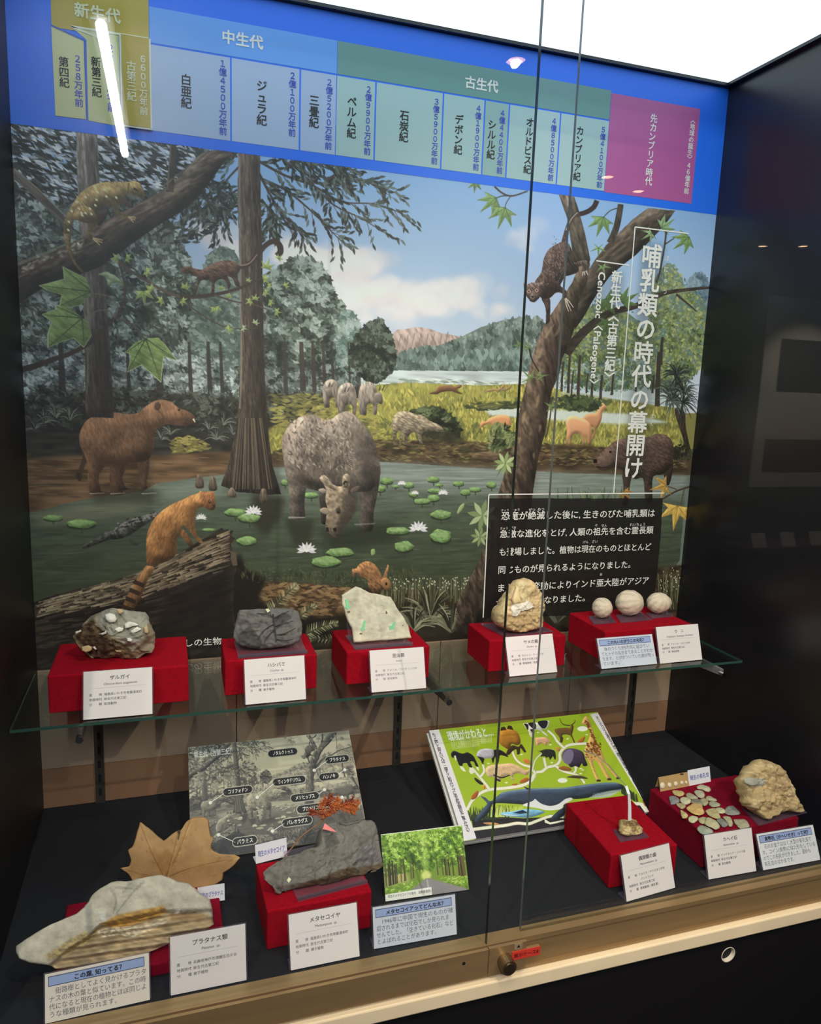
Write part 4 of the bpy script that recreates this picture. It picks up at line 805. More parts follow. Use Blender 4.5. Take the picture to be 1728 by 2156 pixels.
    q = ZF(1555, 335)[0]; c.leaf5(q[0], q[1], 52, 1.75, (196, 156, 56), (140, 104, 36), spread=3.2, depth=.4)
    q = ZF(1190, 235)[0]; c.leaf5(q[0], q[1], 24, .9, (160, 112, 40), (110, 76, 28), spread=3, depth=.4)
    # dusky leaves and rock behind the caption
    for x, y, r, a in ((1130, 560, 60, 1.2), (1260, 540, 66, .6), (1310, 460, 44, -.4), (900, 620, 44, 2.3), (820, 620, 40, 1.2)):
        q = ZF(x, y)[0]; c.leaf5(q[0], q[1], r, a, (66, 50, 28), (44, 34, 22), spread=3.6)
    # dark climber coming down the right tree
    nk = (66, 52, 48)
    nt = [(1.0, 6, 2.2, .4), (.3, 18, 12, .2, 2)]
    c.stroke(ZH(900, 660, 950, 480, 1000, 340, 1060, 250, 1150, 215), 9, 8, (64, 50, 48)); c.stroke(ZH(1150, 225, 1260, 190, 1360, 120, 1410, 20), 10, 11, (48, 34, 36)); c.stroke(ZH(940, 470, 1030, 290, 1120, 200), 2.5, 2, (190, 176, 170), .7)
    c.relief(ZH(1060, 980, 1130, 940, 1230, 920, 1270, 960, 1280, 1120, 1255, 1160, 1220, 1110, 1190, 1160, 1180, 1090, 1190, 1010, 1110, 1020), (78, 64, 60), 5, tx=nt)
    c.relief(ZH(575, 1500, 690, 1490, 705, 1620, 700, 1780, 690, 1850, 640, 1880, 640, 1700, 615, 1590), (56, 42, 40), 5, tx=nt)
    c.relief(ZH(470, 1260, 560, 1120, 590, 1000, 610, 890, 680, 760, 800, 680, 900, 640, 980, 670, 1040, 800, 1060, 960, 1100, 990, 1130, 1010, 1120, 1100, 1000, 1150, 930, 1170, 880, 1250, 860, 1310, 940, 1380, 950, 1470, 1060, 1640, 1020, 1680, 975, 1700, 930, 1560, 900, 1450, 850, 1410, 780, 1420, 700, 1490, 580, 1500, 520, 1400), nk, 18, .8, tx=nt)
    for i in range(230):
        x, y = 760 + R.randn() * 110, 950 + R.randn() * 170
        if 560 < x < 980 and y < 1280 and x + y * .3 > 900: c.dab(*c.map(np.array(ZH(x, y)))[0], 2.6, 1.1, 1.1 + R.randn() * .5, np.array((156, 138, 132) if R.rand() > .4 else (36, 26, 26)) / 255, .6)
    c.relief(ZH(300, 1270, 340, 1290, 420, 1260, 500, 1265, 590, 1265, 600, 1340, 580, 1430, 530, 1500, 470, 1555, 420, 1550, 370, 1500, 320, 1420), (88, 72, 68), 8, .7, tx=nt)
    for x, y in ((378, 1390), (495, 1375)):
        q = ZH(x, y)[0]; c.dab(*c.map(np.array([q]))[0], 5.2 * c.k, 4.2 * c.k, 0, np.array((176, 150, 146)) / 255); c.dab(*c.map(np.array([q]))[0], 3 * c.k, 2.8 * c.k, 0, np.array((96, 46, 42)) / 255)
    c.poly(ZH(410, 1400, 440, 1390, 465, 1470, 455, 1510, 410, 1510, 400, 1470), (150, 132, 124), .7, 1); c.poly(ZH(408, 1462, 462, 1462, 440, 1500), (20, 14, 14)); c.stroke(ZH(395, 1530, 430, 1542, 470, 1528), 2.5, 1.5, (30, 22, 22))
    for q in ((935, 1490, 1000, 1560, 1055, 1640), (935, 1500, 980, 1600, 1020, 1690), (930, 1500, 950, 1610, 985, 1700), (1200, 1090, 1190, 1160), (1220, 1090, 1225, 1150), (1245, 1080, 1275, 1150)): c.stroke(ZH(*q), 3.2, 1.4, (184, 170, 160))
    g = c.a @ np.array((.3, .59, .11)); c.a = c.a * .73 + g[..., None] * .27
    c.a = c.a * np.array((1.02, .99, .955))
    c.a = (c.a * 1.17 + .012).clip(0, .97)
    c.before = c.a.copy()
    # printed drop shadow of the title, dark wash under the caption text
    c.poly(ZP(1352, 512, 1398, 515, 1358, 1008, 1312, 1004), (30, 36, 36), .3, 9); c.poly(ZP(1284, 570, 1314, 572, 1296, 808, 1264, 806), (30, 36, 36), .22, 7); c.poly(ZP(1254, 570, 1280, 572, 1262, 808, 1238, 806), (30, 36, 36), .2, 7)
    c.poly(ZF(285, 285, 1455, 285, 1440, 560, 1410, 850, 1390, 1060, 250, 1090), (24, 20, 20), .78)
    return c
ZK, ZL, ZM = zoom(880, 1480, 6.646), zoom(1100, 1480, 6.171), zoom(880, 1480, 3.456)
def board_plane(bx, by, th, w, h, ti, z0):
    """lower-left corner, axes and size of a sheet leaning back"""
    ux = np.array((math.cos(th), math.sin(th), 0)); nb = np.array((-math.sin(th), math.cos(th), 0)); up = np.array((0, 0, 1)) * math.cos(ti) + nb * math.sin(ti)
    return np.array((bx, by, z0)), ux, up, w, h
def plane_map(pl, W, H):
    o, ux, up, w, h = pl; n = np.cross(ux, up)
    def f(P):
        q = np.array([on_plane(a, b, o, n) for a, b in np.asarray(P, float)]) - o
        return np.stack([q @ ux / w * W, (1 - q @ up / h) * H], 1)
    return f
GREEN = board_plane(.7811, -.3492, -.006, .4166, .2514, 1.0563, .02)
def paint_green():
    W, H = 560, 338
    c = Canvas(W, H, plane_map(GREEN, W, H), (166, 190, 44)); c.k = 1.1; R = c.rng
    P = lambda pts, col, **k: c.poly(pts, col, **k)
    wh = (240, 234, 214); bk = (34, 28, 34)
    c.poly(ZM(90, 190, 560, 150, 1260, 75, 1320, 260, 700, 330, 240, 420), (150, 178, 34), .35, 10)
    # dark sea bed, grass
    P(ZM(380, 800, 420, 860, 520, 840, 620, 830, 760, 840, 940, 830, 1060, 840, 1600, 720, 1680, 800, 1700, 950, 900, 1000, 420, 1010), bk)
    for i in range(90):
        t = R.rand(); x = 370 + 290 * t; y = 850 - 20 * t + R.rand() * 10
        c.stroke(ZM(x, y, x + R.randn() * 14, y - 60 - R.rand() * 40), 2.2, .6, (46, 60, 30))
    for i in range(40):
        x = 520 + R.rand() * 250; c.stroke(ZM(x, 830, x + 8, 750 + R.rand() * 20), 2.4, 1, (200, 214, 110))
    for i in range(70):
        t = R.rand(); x = 1480 + 120 * t; y = 640 + 70 * t; c.stroke(ZM(x, y + 20, x - 6 + R.randn() * 8, y - 40), 2.2, .7, (50, 60, 34))
    # white family tree
    def branch(pts, a, b): c.stroke(pts, a + 1.5, b + 1.5, (150, 160, 90)); c.stroke(pts, a, b, wh)
    branch(ZM(355, 780, 390, 715, 450, 660, 520, 632, 640, 620, 760, 600, 830, 560, 850, 520), 6, 6)
    branch(ZM(520, 632, 490, 590, 440, 530, 400, 480), 6, 4); branch(ZM(450, 540, 480, 500, 470, 450), 5, 4)
    branch(ZM(830, 560, 850, 510, 900, 500, 940, 470, 1000, 455, 1030, 420, 1030, 370, 1060, 330, 1110, 305, 1240, 296), 6, 5)
    branch(ZM(850, 515, 820, 470, 760, 450, 710, 410, 680, 340), 5, 4); branch(ZM(930, 470, 920, 430, 915, 400), 5, 5); branch(ZM(1060, 330, 1010, 280, 985, 240, 940, 200), 5, 4)
    branch(ZM(1000, 460, 1060, 500, 1140, 520, 1180, 545, 1210, 585), 5, 4); branch(ZM(1130, 515, 1145, 490, 1140, 460), 5, 4); branch(ZM(830, 500, 850, 420, 900, 370, 980, 340), 2.5, 2)
    branch(ZM(400, 920, 520, 905, 640, 890, 720, 875, 800, 880, 860, 860, 960, 825, 1060, 830), 6, 5); branch(ZM(1560, 735, 1620, 735, 1640, 760), 7, 5)
    T = [(.5, 7, 3, .07)]
    def A(pts, col, r=4, amp=.5): c.relief(pts, col, r, amp, tx=T)
    # horse
    P(ZM(300, 450, 330, 470, 350, 500, 330, 500, 310, 480), wh); P(ZM(375, 470, 400, 470, 410, 510, 385, 520, 370, 500), wh); P(ZM(420, 440, 440, 470, 445, 500, 425, 480), wh)
    A(ZM(240, 375, 255, 352, 280, 355, 300, 365, 330, 370, 360, 362, 400, 385, 425, 430, 440, 465, 420, 460, 405, 430, 380, 430, 395, 470, 370, 465, 355, 440, 330, 440, 320, 460, 300, 455, 285, 420, 275, 395, 250, 400), (28, 26, 32)); c.stroke(ZM(268, 385, 276, 420), 4, 2, wh)
    # two-tone tapir
    A(ZM(540, 350, 580, 340, 610, 350, 640, 372, 655, 395, 620, 385, 595, 385, 585, 435, 570, 435, 560, 395, 545, 440, 530, 380), bk); A(ZM(425, 380, 440, 350, 480, 335, 540, 338, 552, 370, 540, 400, 470, 405, 430, 395), (196, 188, 200), 5, .4)
    A(ZM(430, 390, 480, 405, 475, 440, 490, 440, 470, 445, 455, 420, 440, 400), bk, 2)
    # rhinoceros
    A(ZM(490, 490, 510, 460, 560, 450, 620, 445, 670, 440, 710, 450, 740, 465, 770, 485, 790, 490, 812, 475, 805, 510, 785, 528, 740, 515, 700, 520, 690, 545, 700, 565, 680, 560, 665, 530, 610, 545, 600, 570, 570, 570, 550, 540, 510, 540), (214, 182, 142), 6); c.stroke(ZM(548, 525, 610, 545, 668, 525), 3, 2, bk); P(ZM(555, 540, 600, 565, 600, 575, 570, 565), bk)
    # camel
    A(ZM(640, 370, 660, 330, 690, 310, 730, 320, 750, 300, 785, 355, 770, 360, 745, 330, 740, 370, 720, 375, 715, 340, 690, 350, 660, 380), (60, 44, 30), 3)
    A(ZM(580, 250, 600, 205, 640, 190, 700, 200, 735, 235, 745, 290, 720, 310, 680, 300, 665, 340, 620, 320, 590, 290), (176, 122, 46), 8, .6); P(ZM(598, 205, 605, 178, 630, 175, 645, 200), (56, 42, 30)); P(ZM(645, 190, 655, 165, 680, 170, 695, 200), (56, 42, 30)); P(ZM(573, 225, 600, 225, 590, 250, 575, 245), (206, 150, 90))
    # cow, deer, pig, boar
    A(ZM(768, 150, 810, 148, 860, 145, 920, 130, 955, 135, 945, 170, 930, 190, 900, 195, 940, 235, 930, 240, 880, 200, 830, 205, 830, 245, 815, 245, 800, 200, 780, 180), (232, 226, 222), 5, .3)
    for b in ((770, 152, 800, 160, 800, 200, 785, 180), (800, 150, 850, 148, 856, 190, 830, 185), (870, 140, 940, 132, 930, 180, 900, 185), (815, 195, 840, 195, 830, 215)): P(ZM(*b), bk, sm=True)
    A(ZM(992, 200, 1010, 188, 1070, 182, 1105, 185, 1110, 160, 1130, 170, 1125, 210, 1120, 235, 1140, 285, 1130, 288, 1105, 240, 1050, 235, 1045, 285, 1035, 285, 1025, 250, 1000, 220), (112, 82, 46), 5); c.stroke(ZM(1105, 168, 1050, 155, 1030, 115), 2.4, 1, (78, 58, 36)); c.stroke(ZM(1115, 165, 1140, 140, 1138, 125), 2.4, 1, (78, 58, 36)); P(ZM(1040, 240, 1055, 255, 1050, 290, 1030, 288), (70, 50, 30))
    A(ZM(852, 258, 880, 252, 930, 252, 965, 285, 960, 295, 940, 290, 935, 310, 920, 308, 900, 295, 865, 312, 855, 290), (226, 172, 136), 4); A(ZM(862, 345, 885, 350, 930, 338, 985, 345, 1000, 375, 1000, 410, 990, 410, 980, 390, 960, 415, 950, 395, 930, 400, 920, 390, 890, 390, 900, 365), (44, 40, 36), 4)
    # hippopotamus
    A(ZM(1045, 390, 1060, 350, 1100, 332, 1160, 340, 1200, 365, 1215, 410, 1230, 455, 1200, 460, 1190, 440, 1170, 470, 1145, 460, 1110, 470, 1090, 450, 1060, 430), (70, 56, 78), 7, .6); P(ZM(1048, 400, 1070, 355, 1110, 340, 1130, 370, 1120, 420, 1090, 450, 1060, 430), (140, 130, 160), alpha=.8, sm=True); P(ZM(1135, 470, 1160, 465, 1145, 500), wh)
    # giraffe
    gf = (218, 172, 104)
    A(ZM(1208, 105, 1225, 100, 1245, 130, 1262, 180, 1280, 230, 1300, 290, 1330, 340, 1345, 385, 1370, 440, 1410, 490, 1465, 548, 1440, 545, 1400, 500, 1350, 440, 1335, 425, 1360, 480, 1400, 555, 1378, 560, 1330, 480, 1300, 430, 1270, 425, 1290, 500, 1320, 565, 1298, 568, 1265, 490, 1240, 430, 1215, 390, 1210, 340, 1230, 290, 1250, 230, 1235, 170, 1200, 160, 1190, 145), gf, 5, .4)
    for i in range(150):
        t = R.rand(); x, y = (1215 + 110 * R.rand(), 290 + 110 * R.rand()) if i < 95 else (1215 + 80 * t + R.randn() * 6, 120 + 190 * t)
        c.dab(*c.map(np.array(ZM(x, y)))[0], 4.2, 2.4, R.rand() * 3, np.array((128, 76, 34)) / 255)
    for x, y in ((1312, 565), (1390, 555), (1455, 547)): P(ZM(x - 14, y - 6, x + 14, y - 6, x + 16, y + 8, x - 16, y + 8), (58, 40, 30))
    # little ancestors
    for q, col in (((1155, 285, 1175, 265, 1200, 245, 1215, 250, 1200, 285, 1180, 290), (176, 112, 44)), ((1020, 475, 1060, 460, 1110, 478, 1105, 495, 1050, 492), (150, 92, 44)), ((740, 570, 780, 545, 810, 555, 790, 575, 745, 585), (170, 96, 44)), ((765, 410, 800, 412, 820, 440, 800, 445, 770, 430), (206, 128, 66)),
                   ((385, 690, 400, 665, 430, 640, 440, 655, 425, 690, 395, 705), (170, 92, 36)), ((410, 545, 440, 560, 475, 590, 455, 595, 420, 570), (40, 32, 30)), ((470, 605, 490, 600, 485, 630, 472, 625), (214, 140, 40)), ((1080, 540, 1140, 528, 1200, 535, 1235, 552, 1190, 552, 1130, 548), (74, 62, 40)), ((1000, 325, 1030, 330, 1030, 350, 1005, 350), (196, 144, 60)), ((475, 872, 540, 870, 590, 880, 560, 890, 500, 884), (206, 148, 96)), ((680, 590, 720, 585, 715, 600, 690, 600), (180, 110, 50))):
        A(ZM(*q), col, 2)
    # whales
    A(ZM(455, 680, 490, 690, 530, 715, 600, 660, 680, 640, 800, 625, 950, 625, 1050, 622, 1180, 600, 1300, 585, 1420, 580, 1490, 600, 1480, 630, 1400, 640, 1330, 660, 1240, 690, 1150, 700, 1120, 700, 1080, 730, 1060, 820, 960, 850, 1000, 800, 1060, 750, 950, 770, 820, 745, 700, 735, 590, 730, 540, 740, 520, 790, 460, 850, 410, 862, 440, 810, 480, 760, 500, 730), (54, 66, 84), 9, .9)
    c.stroke(ZM(600, 660, 700, 640, 900, 625, 1100, 618, 1300, 590, 1450, 585), 5, 4, (128, 152, 170), .6); P(ZM(765, 608, 825, 628, 790, 632), (40, 44, 54))
    P(ZM(760, 745, 830, 715, 850, 700, 870, 715, 900, 735, 960, 750, 1020, 735, 1070, 700, 1110, 690, 1120, 705, 1060, 740, 1040, 770, 950, 782, 860, 765), (232, 230, 230), sm=True); P(ZM(1240, 690, 1300, 660, 1400, 640, 1480, 632, 1400, 680, 1330, 690), (190, 200, 210), alpha=.8)
    for i in range(16): c.stroke(ZM(1260 + i * 13, 690 - i * 3, 1280 + i * 13, 655 - i * 2), 1.4, 1, (120, 132, 146))
    P(ZM(920, 845, 960, 870, 1060, 850, 1060, 862, 960, 885, 920, 870), wh)
    A(ZM(600, 800, 680, 790, 760, 775, 840, 775, 920, 790, 880, 815, 800, 835, 700, 830, 620, 820), (120, 176, 206), 5); P(ZM(690, 800, 760, 778, 800, 800, 740, 808), (30, 44, 66)); P(ZM(600, 806, 700, 815, 760, 822, 640, 820), (200, 224, 232))
    for x, y, w in ((1195, 190, 38), (1050, 565, 36)):
        P([(a, b) for a, b in ZM(*sum([[x + w * math.cos(q), y + w * .5 * math.sin(q)] for q in np.linspace(0, 6.2, 20)], []))], (240, 240, 226))
    for x, y in ((750, 375), (870, 215), (1085, 262), (960, 305), (970, 435), (510, 440), (640, 580), (1180, 515), (1195, 488), (1225, 232), (1180, 478)): c.dab(*c.map(np.array(ZM(x, y)))[0], 6, 2.4, -.1, np.array((236, 238, 200)) / 255)
    # white side strips and the red mark
    P(ZM(55, 200, 150, 190, 425, 985, 330, 1005), (238, 230, 236)); P(ZM(1250, 85, 1325, 70, 1690, 680, 1690, 800, 1640, 720), (238, 230, 232)); P(ZM(1630, 710, 1670, 700, 1675, 760, 1650, 750), (186, 40, 56)); P(ZM(1600, 730, 1650, 800, 1690, 800, 1690, 770), wh)
    for i in range(60): c.dab(R.rand() * W, R.rand() * 6, 3, 2, 0, np.array((176, 196, 60)) / 255, .3)
    return c
def paint_forest():
    W, H = 300, 210
    c = Canvas(W, H, lambda P: np.asarray(P, float), (150, 186, 70)); c.k = .8; R = c.rng
    q = lambda *v: [(v[i] * W, v[i + 1] * H) for i in range(0, len(v), 2)]
    c.poly(q(0, .55, 1, .55, 1, 1, 0, 1), (122, 150, 54)); c.poly(q(.02, .55, .25, .55, .3, .76, .02, .78), (206, 190, 130), .8, 6)
    gr = [(60, 92, 26), (86, 122, 34), (112, 152, 42), (144, 186, 60), (188, 216, 110)]
    c.foliage(q(0, .02, 1, .02, 1, .62, .62, .6, .52, .7, .42, .6, 0, .64), 2600, 6, 3, gr, .6, 2.4, sm=False, base=(98, 134, 40))
    c.poly(q(.44, 0, .56, 0, .53, .3, .55, .5, .5, .74, .46, .5, .48, .3), (196, 220, 120), .5, 6)
    for i in range(34):
        s = -1 if i % 2 else 1; t = R.rand() ** .8; x = .5 + s * (.06 + .46 * t); yb = .7 + .1 * t; c.stroke(q(x, .38 - .05 * t, x + s * .004, yb), 1.2 + 5 * t, 1.6 + 6 * t, ((74, 62, 38), (52, 48, 30), (104, 88, 56))[R.randint(3)], .9)
    c.foliage(q(0, .1, .4, .1, .44, .5, 0, .46), 500, 6, 3, gr, .6, 2.4, sm=False); c.foliage(q(.6, .1, 1, .1, 1, .46, .56, .5), 500, 6, 3, gr, .6, 2.4, sm=False)
    c.poly([((.5 + .06 * math.cos(a)) * W, (.7 + .07 * math.sin(a)) * H) for a in np.linspace(0, 6.2, 14)], (226, 232, 140), .9, 3)
    c.foliage(q(0, .8, .4, .76, .4, .84, .2, 1, 0, 1), 240, 5, 2, gr[1:], 0, .8, sm=False); c.foliage(q(.62, .76, 1, .78, 1, .96, .8, .9), 240, 5, 2, gr[1:], 0, .8, sm=False)
    c.poly(q(.49, .745, .53, .745, .98, .98, .98, 1, .16, 1), (142, 138, 140), 1, 1); c.poly(q(.5, .76, .515, .76, .53, 1, .5, 1), (196, 194, 190), .7)
    c.poly(q(0, .9, .55, .88, .55, 1, 0, 1), (240, 238, 228)); c.poly(q(.0, .0, 1, 0, 1, .012, 0, .012), (236, 240, 220))
    return c
def sepia_of(m, W=500):
    """the mural again, printed small in grey tones on cream"""
    H = int(W * .225 / .3336); h0, w0 = m.h, m.w
    yi = (np.linspace(.0, .985, H) * (h0 - 1)).astype(int); xi = (np.linspace(.0, 1, W) * (w0 - 1)).astype(int)
    src = boxblur(m.before.mean(2), 1); a = src[np.ix_(yi, xi)]
    a = ((a - .09) / .62).clip(0, 1) ** .9
    c = Canvas(W, H, lambda P: np.asarray(P, float), (0, 0, 0)); c.k = 1
    dk, lt = np.array((44, 44, 52)) / 255, np.array((210, 202, 178)) / 255
    c.a = dk * (1 - a[..., None]) + lt * a[..., None]; return c
# ------------------------------------------------------------------ the setting: the case and the gallery around it
DECK = 0.0; Z_SH = .3078; CEIL = 1.5895; W_ = 1.5; Y_G = -.58
black = mat('black_laminate', (27, 25, 30), .3, var=.2, scale=6)
deckm = mat('navy_deck_felt', (18, 19, 26), .75, var=.18, scale=120, bump=.1)
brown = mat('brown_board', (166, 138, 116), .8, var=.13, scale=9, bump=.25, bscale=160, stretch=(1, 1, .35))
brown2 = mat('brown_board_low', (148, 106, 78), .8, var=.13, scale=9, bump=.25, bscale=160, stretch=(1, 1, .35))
bronze = mat('bronze_metal', (158, 132, 92), .45, metal=.5, var=.12, scale=5, stretch=(1, 1, 8))
cream = mat('cream_paint', (242, 224, 184), .5, var=.05, scale=14)
dark_room = mat('dark_gallery_paint', (52, 46, 46), .8)
MB().box((-.03, .004, -.04), (W_ + .03, .03, CEIL + .03)).done('wall_back', black, kind='structure')
MB().box((-.03, -.566, -.04), (W_ + .03, .004, 0)).done('floor', deckm, kind='structure')
# brown board of the lower back wall, with its seams
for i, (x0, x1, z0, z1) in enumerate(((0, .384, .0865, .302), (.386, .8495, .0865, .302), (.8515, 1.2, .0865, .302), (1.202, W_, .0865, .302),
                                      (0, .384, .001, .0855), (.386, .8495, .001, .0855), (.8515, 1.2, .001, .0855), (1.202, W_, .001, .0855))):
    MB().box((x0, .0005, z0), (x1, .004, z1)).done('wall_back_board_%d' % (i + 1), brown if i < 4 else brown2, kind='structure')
MB().box((-.03, -.60, -.9), (0, .004, CEIL + .36)).done('wall_left', mat('black_paint', (15, 14, 15), .5, var=.2, scale=6), kind='structure')
MB().box((W_, -.60, -.9), (W_ + .03, .004, CEIL + .36)).done('wall_right', black, kind='structure')
fr = MB()   # dark gasket around the light ceiling
fr.box((0, -.012, CEIL - .004), (W_, .004, CEIL + .02)); fr.box((0, -.58, CEIL - .004), (.012, -.012, CEIL + .02)); fr.box((W_ - .014, -.58, CEIL - .004), (W_, -.012, CEIL + .02))
fr.done('trim_1', black, kind='structure')
MB().box((0, -.60, CEIL - .01), (W_, -.566, CEIL + .36)).done('wall_front_header', black, kind='structure')
panel = thing('light_panel', (.75, -.29, CEIL), 'glowing white diffuser ceiling inside the top of the display case', 'ceiling light')
diff = mat('diffuser_glow', (255, 255, 255), .5)
b = diff.node_tree.nodes['Principled BSDF']; b.inputs['Emission Color'].default_value = PANEL_TINT + (1,); b.inputs['Emission Strength'].default_value = PANEL_GLOW
MB().box((.0125, -.5655, CEIL + .002), (W_ - .0145, -.0125, CEIL + .01)).done('diffuser', diff, panel)
MB().box((.0125, -.5655, CEIL + .0105), (W_ - .0145, -.0125, CEIL + .06)).done('lamp_housing', black, panel)
# front: bronze track, cream ledge, black plinth
MB().box((0, -.592, -.052), (W_, -.5665, .002)).done('trim_2', bronze, kind='structure')
tr = MB(); tr.box((0, -.5945, -.004), (W_, -.5922, .0045)); tr.box((0, -.597, -.051), (W_, -.5922, -.046)); tr.done('trim_3', bronze, kind='structure')
bevel(MB().box((0, -.608, -.0785), (W_, -.566, -.0525)).done('trim_4', cream, kind='structure'), .0025)
plinth = mat('plinth_black', (9, 8, 9), .6); hx_, hz_, hr_ = 1.2042, -.1156, .0155
an = sorted(list(np.linspace(-math.pi, math.pi, 41)[:-1]) + [math.atan2(q - hz_, p - hx_) for p in (0, W_) for q in (-.9, -.079)])
def rim_(a): # where the ray at angle a leaves the front board
    c_, s_ = math.cos(a), math.sin(a); t = min([(W_ - hx_) / c_ if c_ > 1e-9 else 9, -hx_ / c_ if c_ < -1e-9 else 9, (-.079 - hz_) / s_ if s_ > 1e-9 else 9, (-.9 - hz_) / s_ if s_ < -1e-9 else 9]); return (hx_ + c_ * t, hz_ + s_ * t)
n_a = len(an); V_ = [(hx_ + hr_ * math.cos(a), -.6, hz_ + hr_ * math.sin(a)) for a in an] + [(rim_(a)[0], -.6, rim_(a)[1]) for a in an]
V_ += [(x, -.57, z) for x, _, z in V_]
F_ = [(j, (j + 1) % n_a, n_a + (j + 1) % n_a, n_a + j) for j in range(n_a)]; F_ += [tuple(k + 2 * n_a for k in f[::-1]) for f in F_] + [(n_a + j, n_a + (j + 1) % n_a, 3 * n_a + (j + 1) % n_a, 3 * n_a + j) for j in range(n_a)]
obj('wall_front', V_, F_, plinth, kind='structure')
paneg = glass_mat('window_glass', (252, 255, 254), .035); edge_g = mat('glass_edge', (38, 46, 44), .15)
def pane(name, x0, x1, y0, y1, z0, z1, visible_side, edge_g=edge_g):
    V = MB().box((x0, y0, z0), (x1, y1, z1)); side = 5 if visible_side == 'l' else 3
    return obj(name, V.V, V.F, None, None, kind='structure', mats=[paneg, edge_g], mi=[1 if i == side else 0 for i in range(6)])
pane('window_1', .002, .7246, -.5925, -.5845, .002, CEIL - .011, 'r')
pane('window_2', .7914 - .0, W_ - .002, -.578, -.572, .002, CEIL - .011, 'l', mat('glass_edge_pale', (112, 120, 118), .15))
# the gallery: dark floor, ceiling and walls, and the case opposite that shows in the glass
gx0, gx1, gy = -2.2, 7.2, -4.32
MB().box((gx0, gy - .1, -.95), (gx1, .1, -.9)).done('floor_gallery', mat('gallery_carpet', (40, 34, 32), .9), kind='structure')
MB().box((gx0, gy - .1, ROOM_Z), (gx1, .1, ROOM_Z + .05)).done('ceiling', mat('gallery_ceiling', (74, 66, 68), .85), kind='structure')
MB().box((gx0, gy - .1, -.9), (gx1, gy, ROOM_Z)).done('wall_opposite', dark_room, kind='structure')
MB().box((gx0 - .05, gy - .1, -.9), (gx0, .1, ROOM_Z)).done('wall_west', dark_room, kind='structure')
MB().box((gx1, gy - .1, -.9), (gx1 + .05, .1, ROOM_Z)).done('wall_east', dark_room, kind='structure')
MB().box((gx0, -.6, -.9), (-.0305, -.5, ROOM_Z)).done('wall_beside_left', dark_room, kind='structure')
MB().box((W_ + .0305, -.6, -.9), (gx1, -.5, ROOM_Z)).done('wall_beside_right', dark_room, kind='structure')
lampm = mat('warm_lamp_glow', (255, 190, 140), .5, emit=LAMP_GLOW); housing = mat('lamp_housing_black', (12, 12, 12), .5)
where = ['over the middle of the case', 'added unseen straight above the photographer', 'added unseen above the left case end', 'added unseen at the far left', 'added unseen to light the far shelf', 'right of the case, pair nearer the case', 'right of the case, second of that pair', 'far right, first of the farther pair', 'far right, second of the farther pair']
for i, (x, y, z) in enumerate([q[0] for q in SPOTS] + FAR_LAMPS):
    t = thing('ceiling_lamp', (x, y, z), 'round warm ceiling spotlight of the gallery, ' + where[i], 'lamp', 'gallery ceiling spotlights')
    n = 24; ring = lambda r, z: [(x + r * math.cos(a), y + r * math.sin(a), z) for a in np.linspace(0, 6.2832, n + 1)[:-1]]
    MB().add(ring(.028, ROOM_Z - .003), [tuple(range(n - 1, -1, -1))]).done('lamp_lens', lampm, t)
    MB().add(ring(.029, ROOM_Z - .006) + ring(.042, ROOM_Z - .006) + ring(.042, ROOM_Z - .0005), [(j, (j + 1) % n, (j + 1) % n + n, j + n) for j in range(n)] + [(j + n, (j + 1) % n + n, (j + 1) % n + 2 * n, j + 2 * n) for j in range(n)]).done('lamp_ring', housing, t)
t = thing('fluorescent_lamp', (.085, -2.9, ROOM_Z - .04), 'long white fluorescent tube lamp along the gallery ceiling', 'lamp')
MB().box((.05, -3.6, ROOM_Z - .03), (.12, -2.2, ROOM_Z - .001)).done('batten', housing, t)
tm = mat('tube_glow', (247, 248, 255), .5, emit=TUBE_GLOW)
for y0, y1 in ((-2.88, -2.22), (-3.56, -2.905)): MB().tube([(.085, y0, ROOM_Z - .05), (.085, y1, ROOM_Z - .05)], .016, 14).done('tube', tm, t)
op = thing('information_poster', (5.3, gy + .01, .95), 'pale information poster on the wall across the gallery', 'poster')
MB().box((4.6, gy + .001, .2), (5.7, gy + .012, 1.66)).done('poster_sheet', mat('poster_grey', (205, 200, 192), .7), op)
MB().box((4.75, gy + .0125, .95), (5.25, gy + .014, 1.35)).done('poster_picture', mat('poster_dark', (60, 58, 60), .7), op); MB().box((4.7, gy + .0125, .32), (5.6, gy + .014, .58)).done('poster_text_panel', mat('poster_dark2', (70, 68, 68), .7), op)
os_ = MB().box((4.4, gy + .001, -.25), (6.6, gy + .3, -.23)).done('wall_shelf', mat('shelf_dark', (70, 60, 54), .5)); tag(os_, 'dark shelf on the wall across the gallery, under a poster', 'shelf')
for i, x in enumerate((4.47, 4.75, 5.03, 5.31)):
    c_ = MB().hexa([(x, gy + .26, -.2295), (x + .13, gy + .26, -.2295), (x + .13, gy + .262, -.2295), (x, gy + .262, -.2295), (x, gy + .22, -.125), (x + .13, gy + .22, -.125), (x + .13, gy + .222, -.125), (x, gy + .222, -.125)]).done('name_card', mat('far_card', (200, 194, 186), .6))
    tag(c_, 'pale card on the shelf across the gallery, ' + ('first', 'second', 'third', 'fourth')[i] + ' from the near end of that shelf', 'card', 'cards across the gallery')
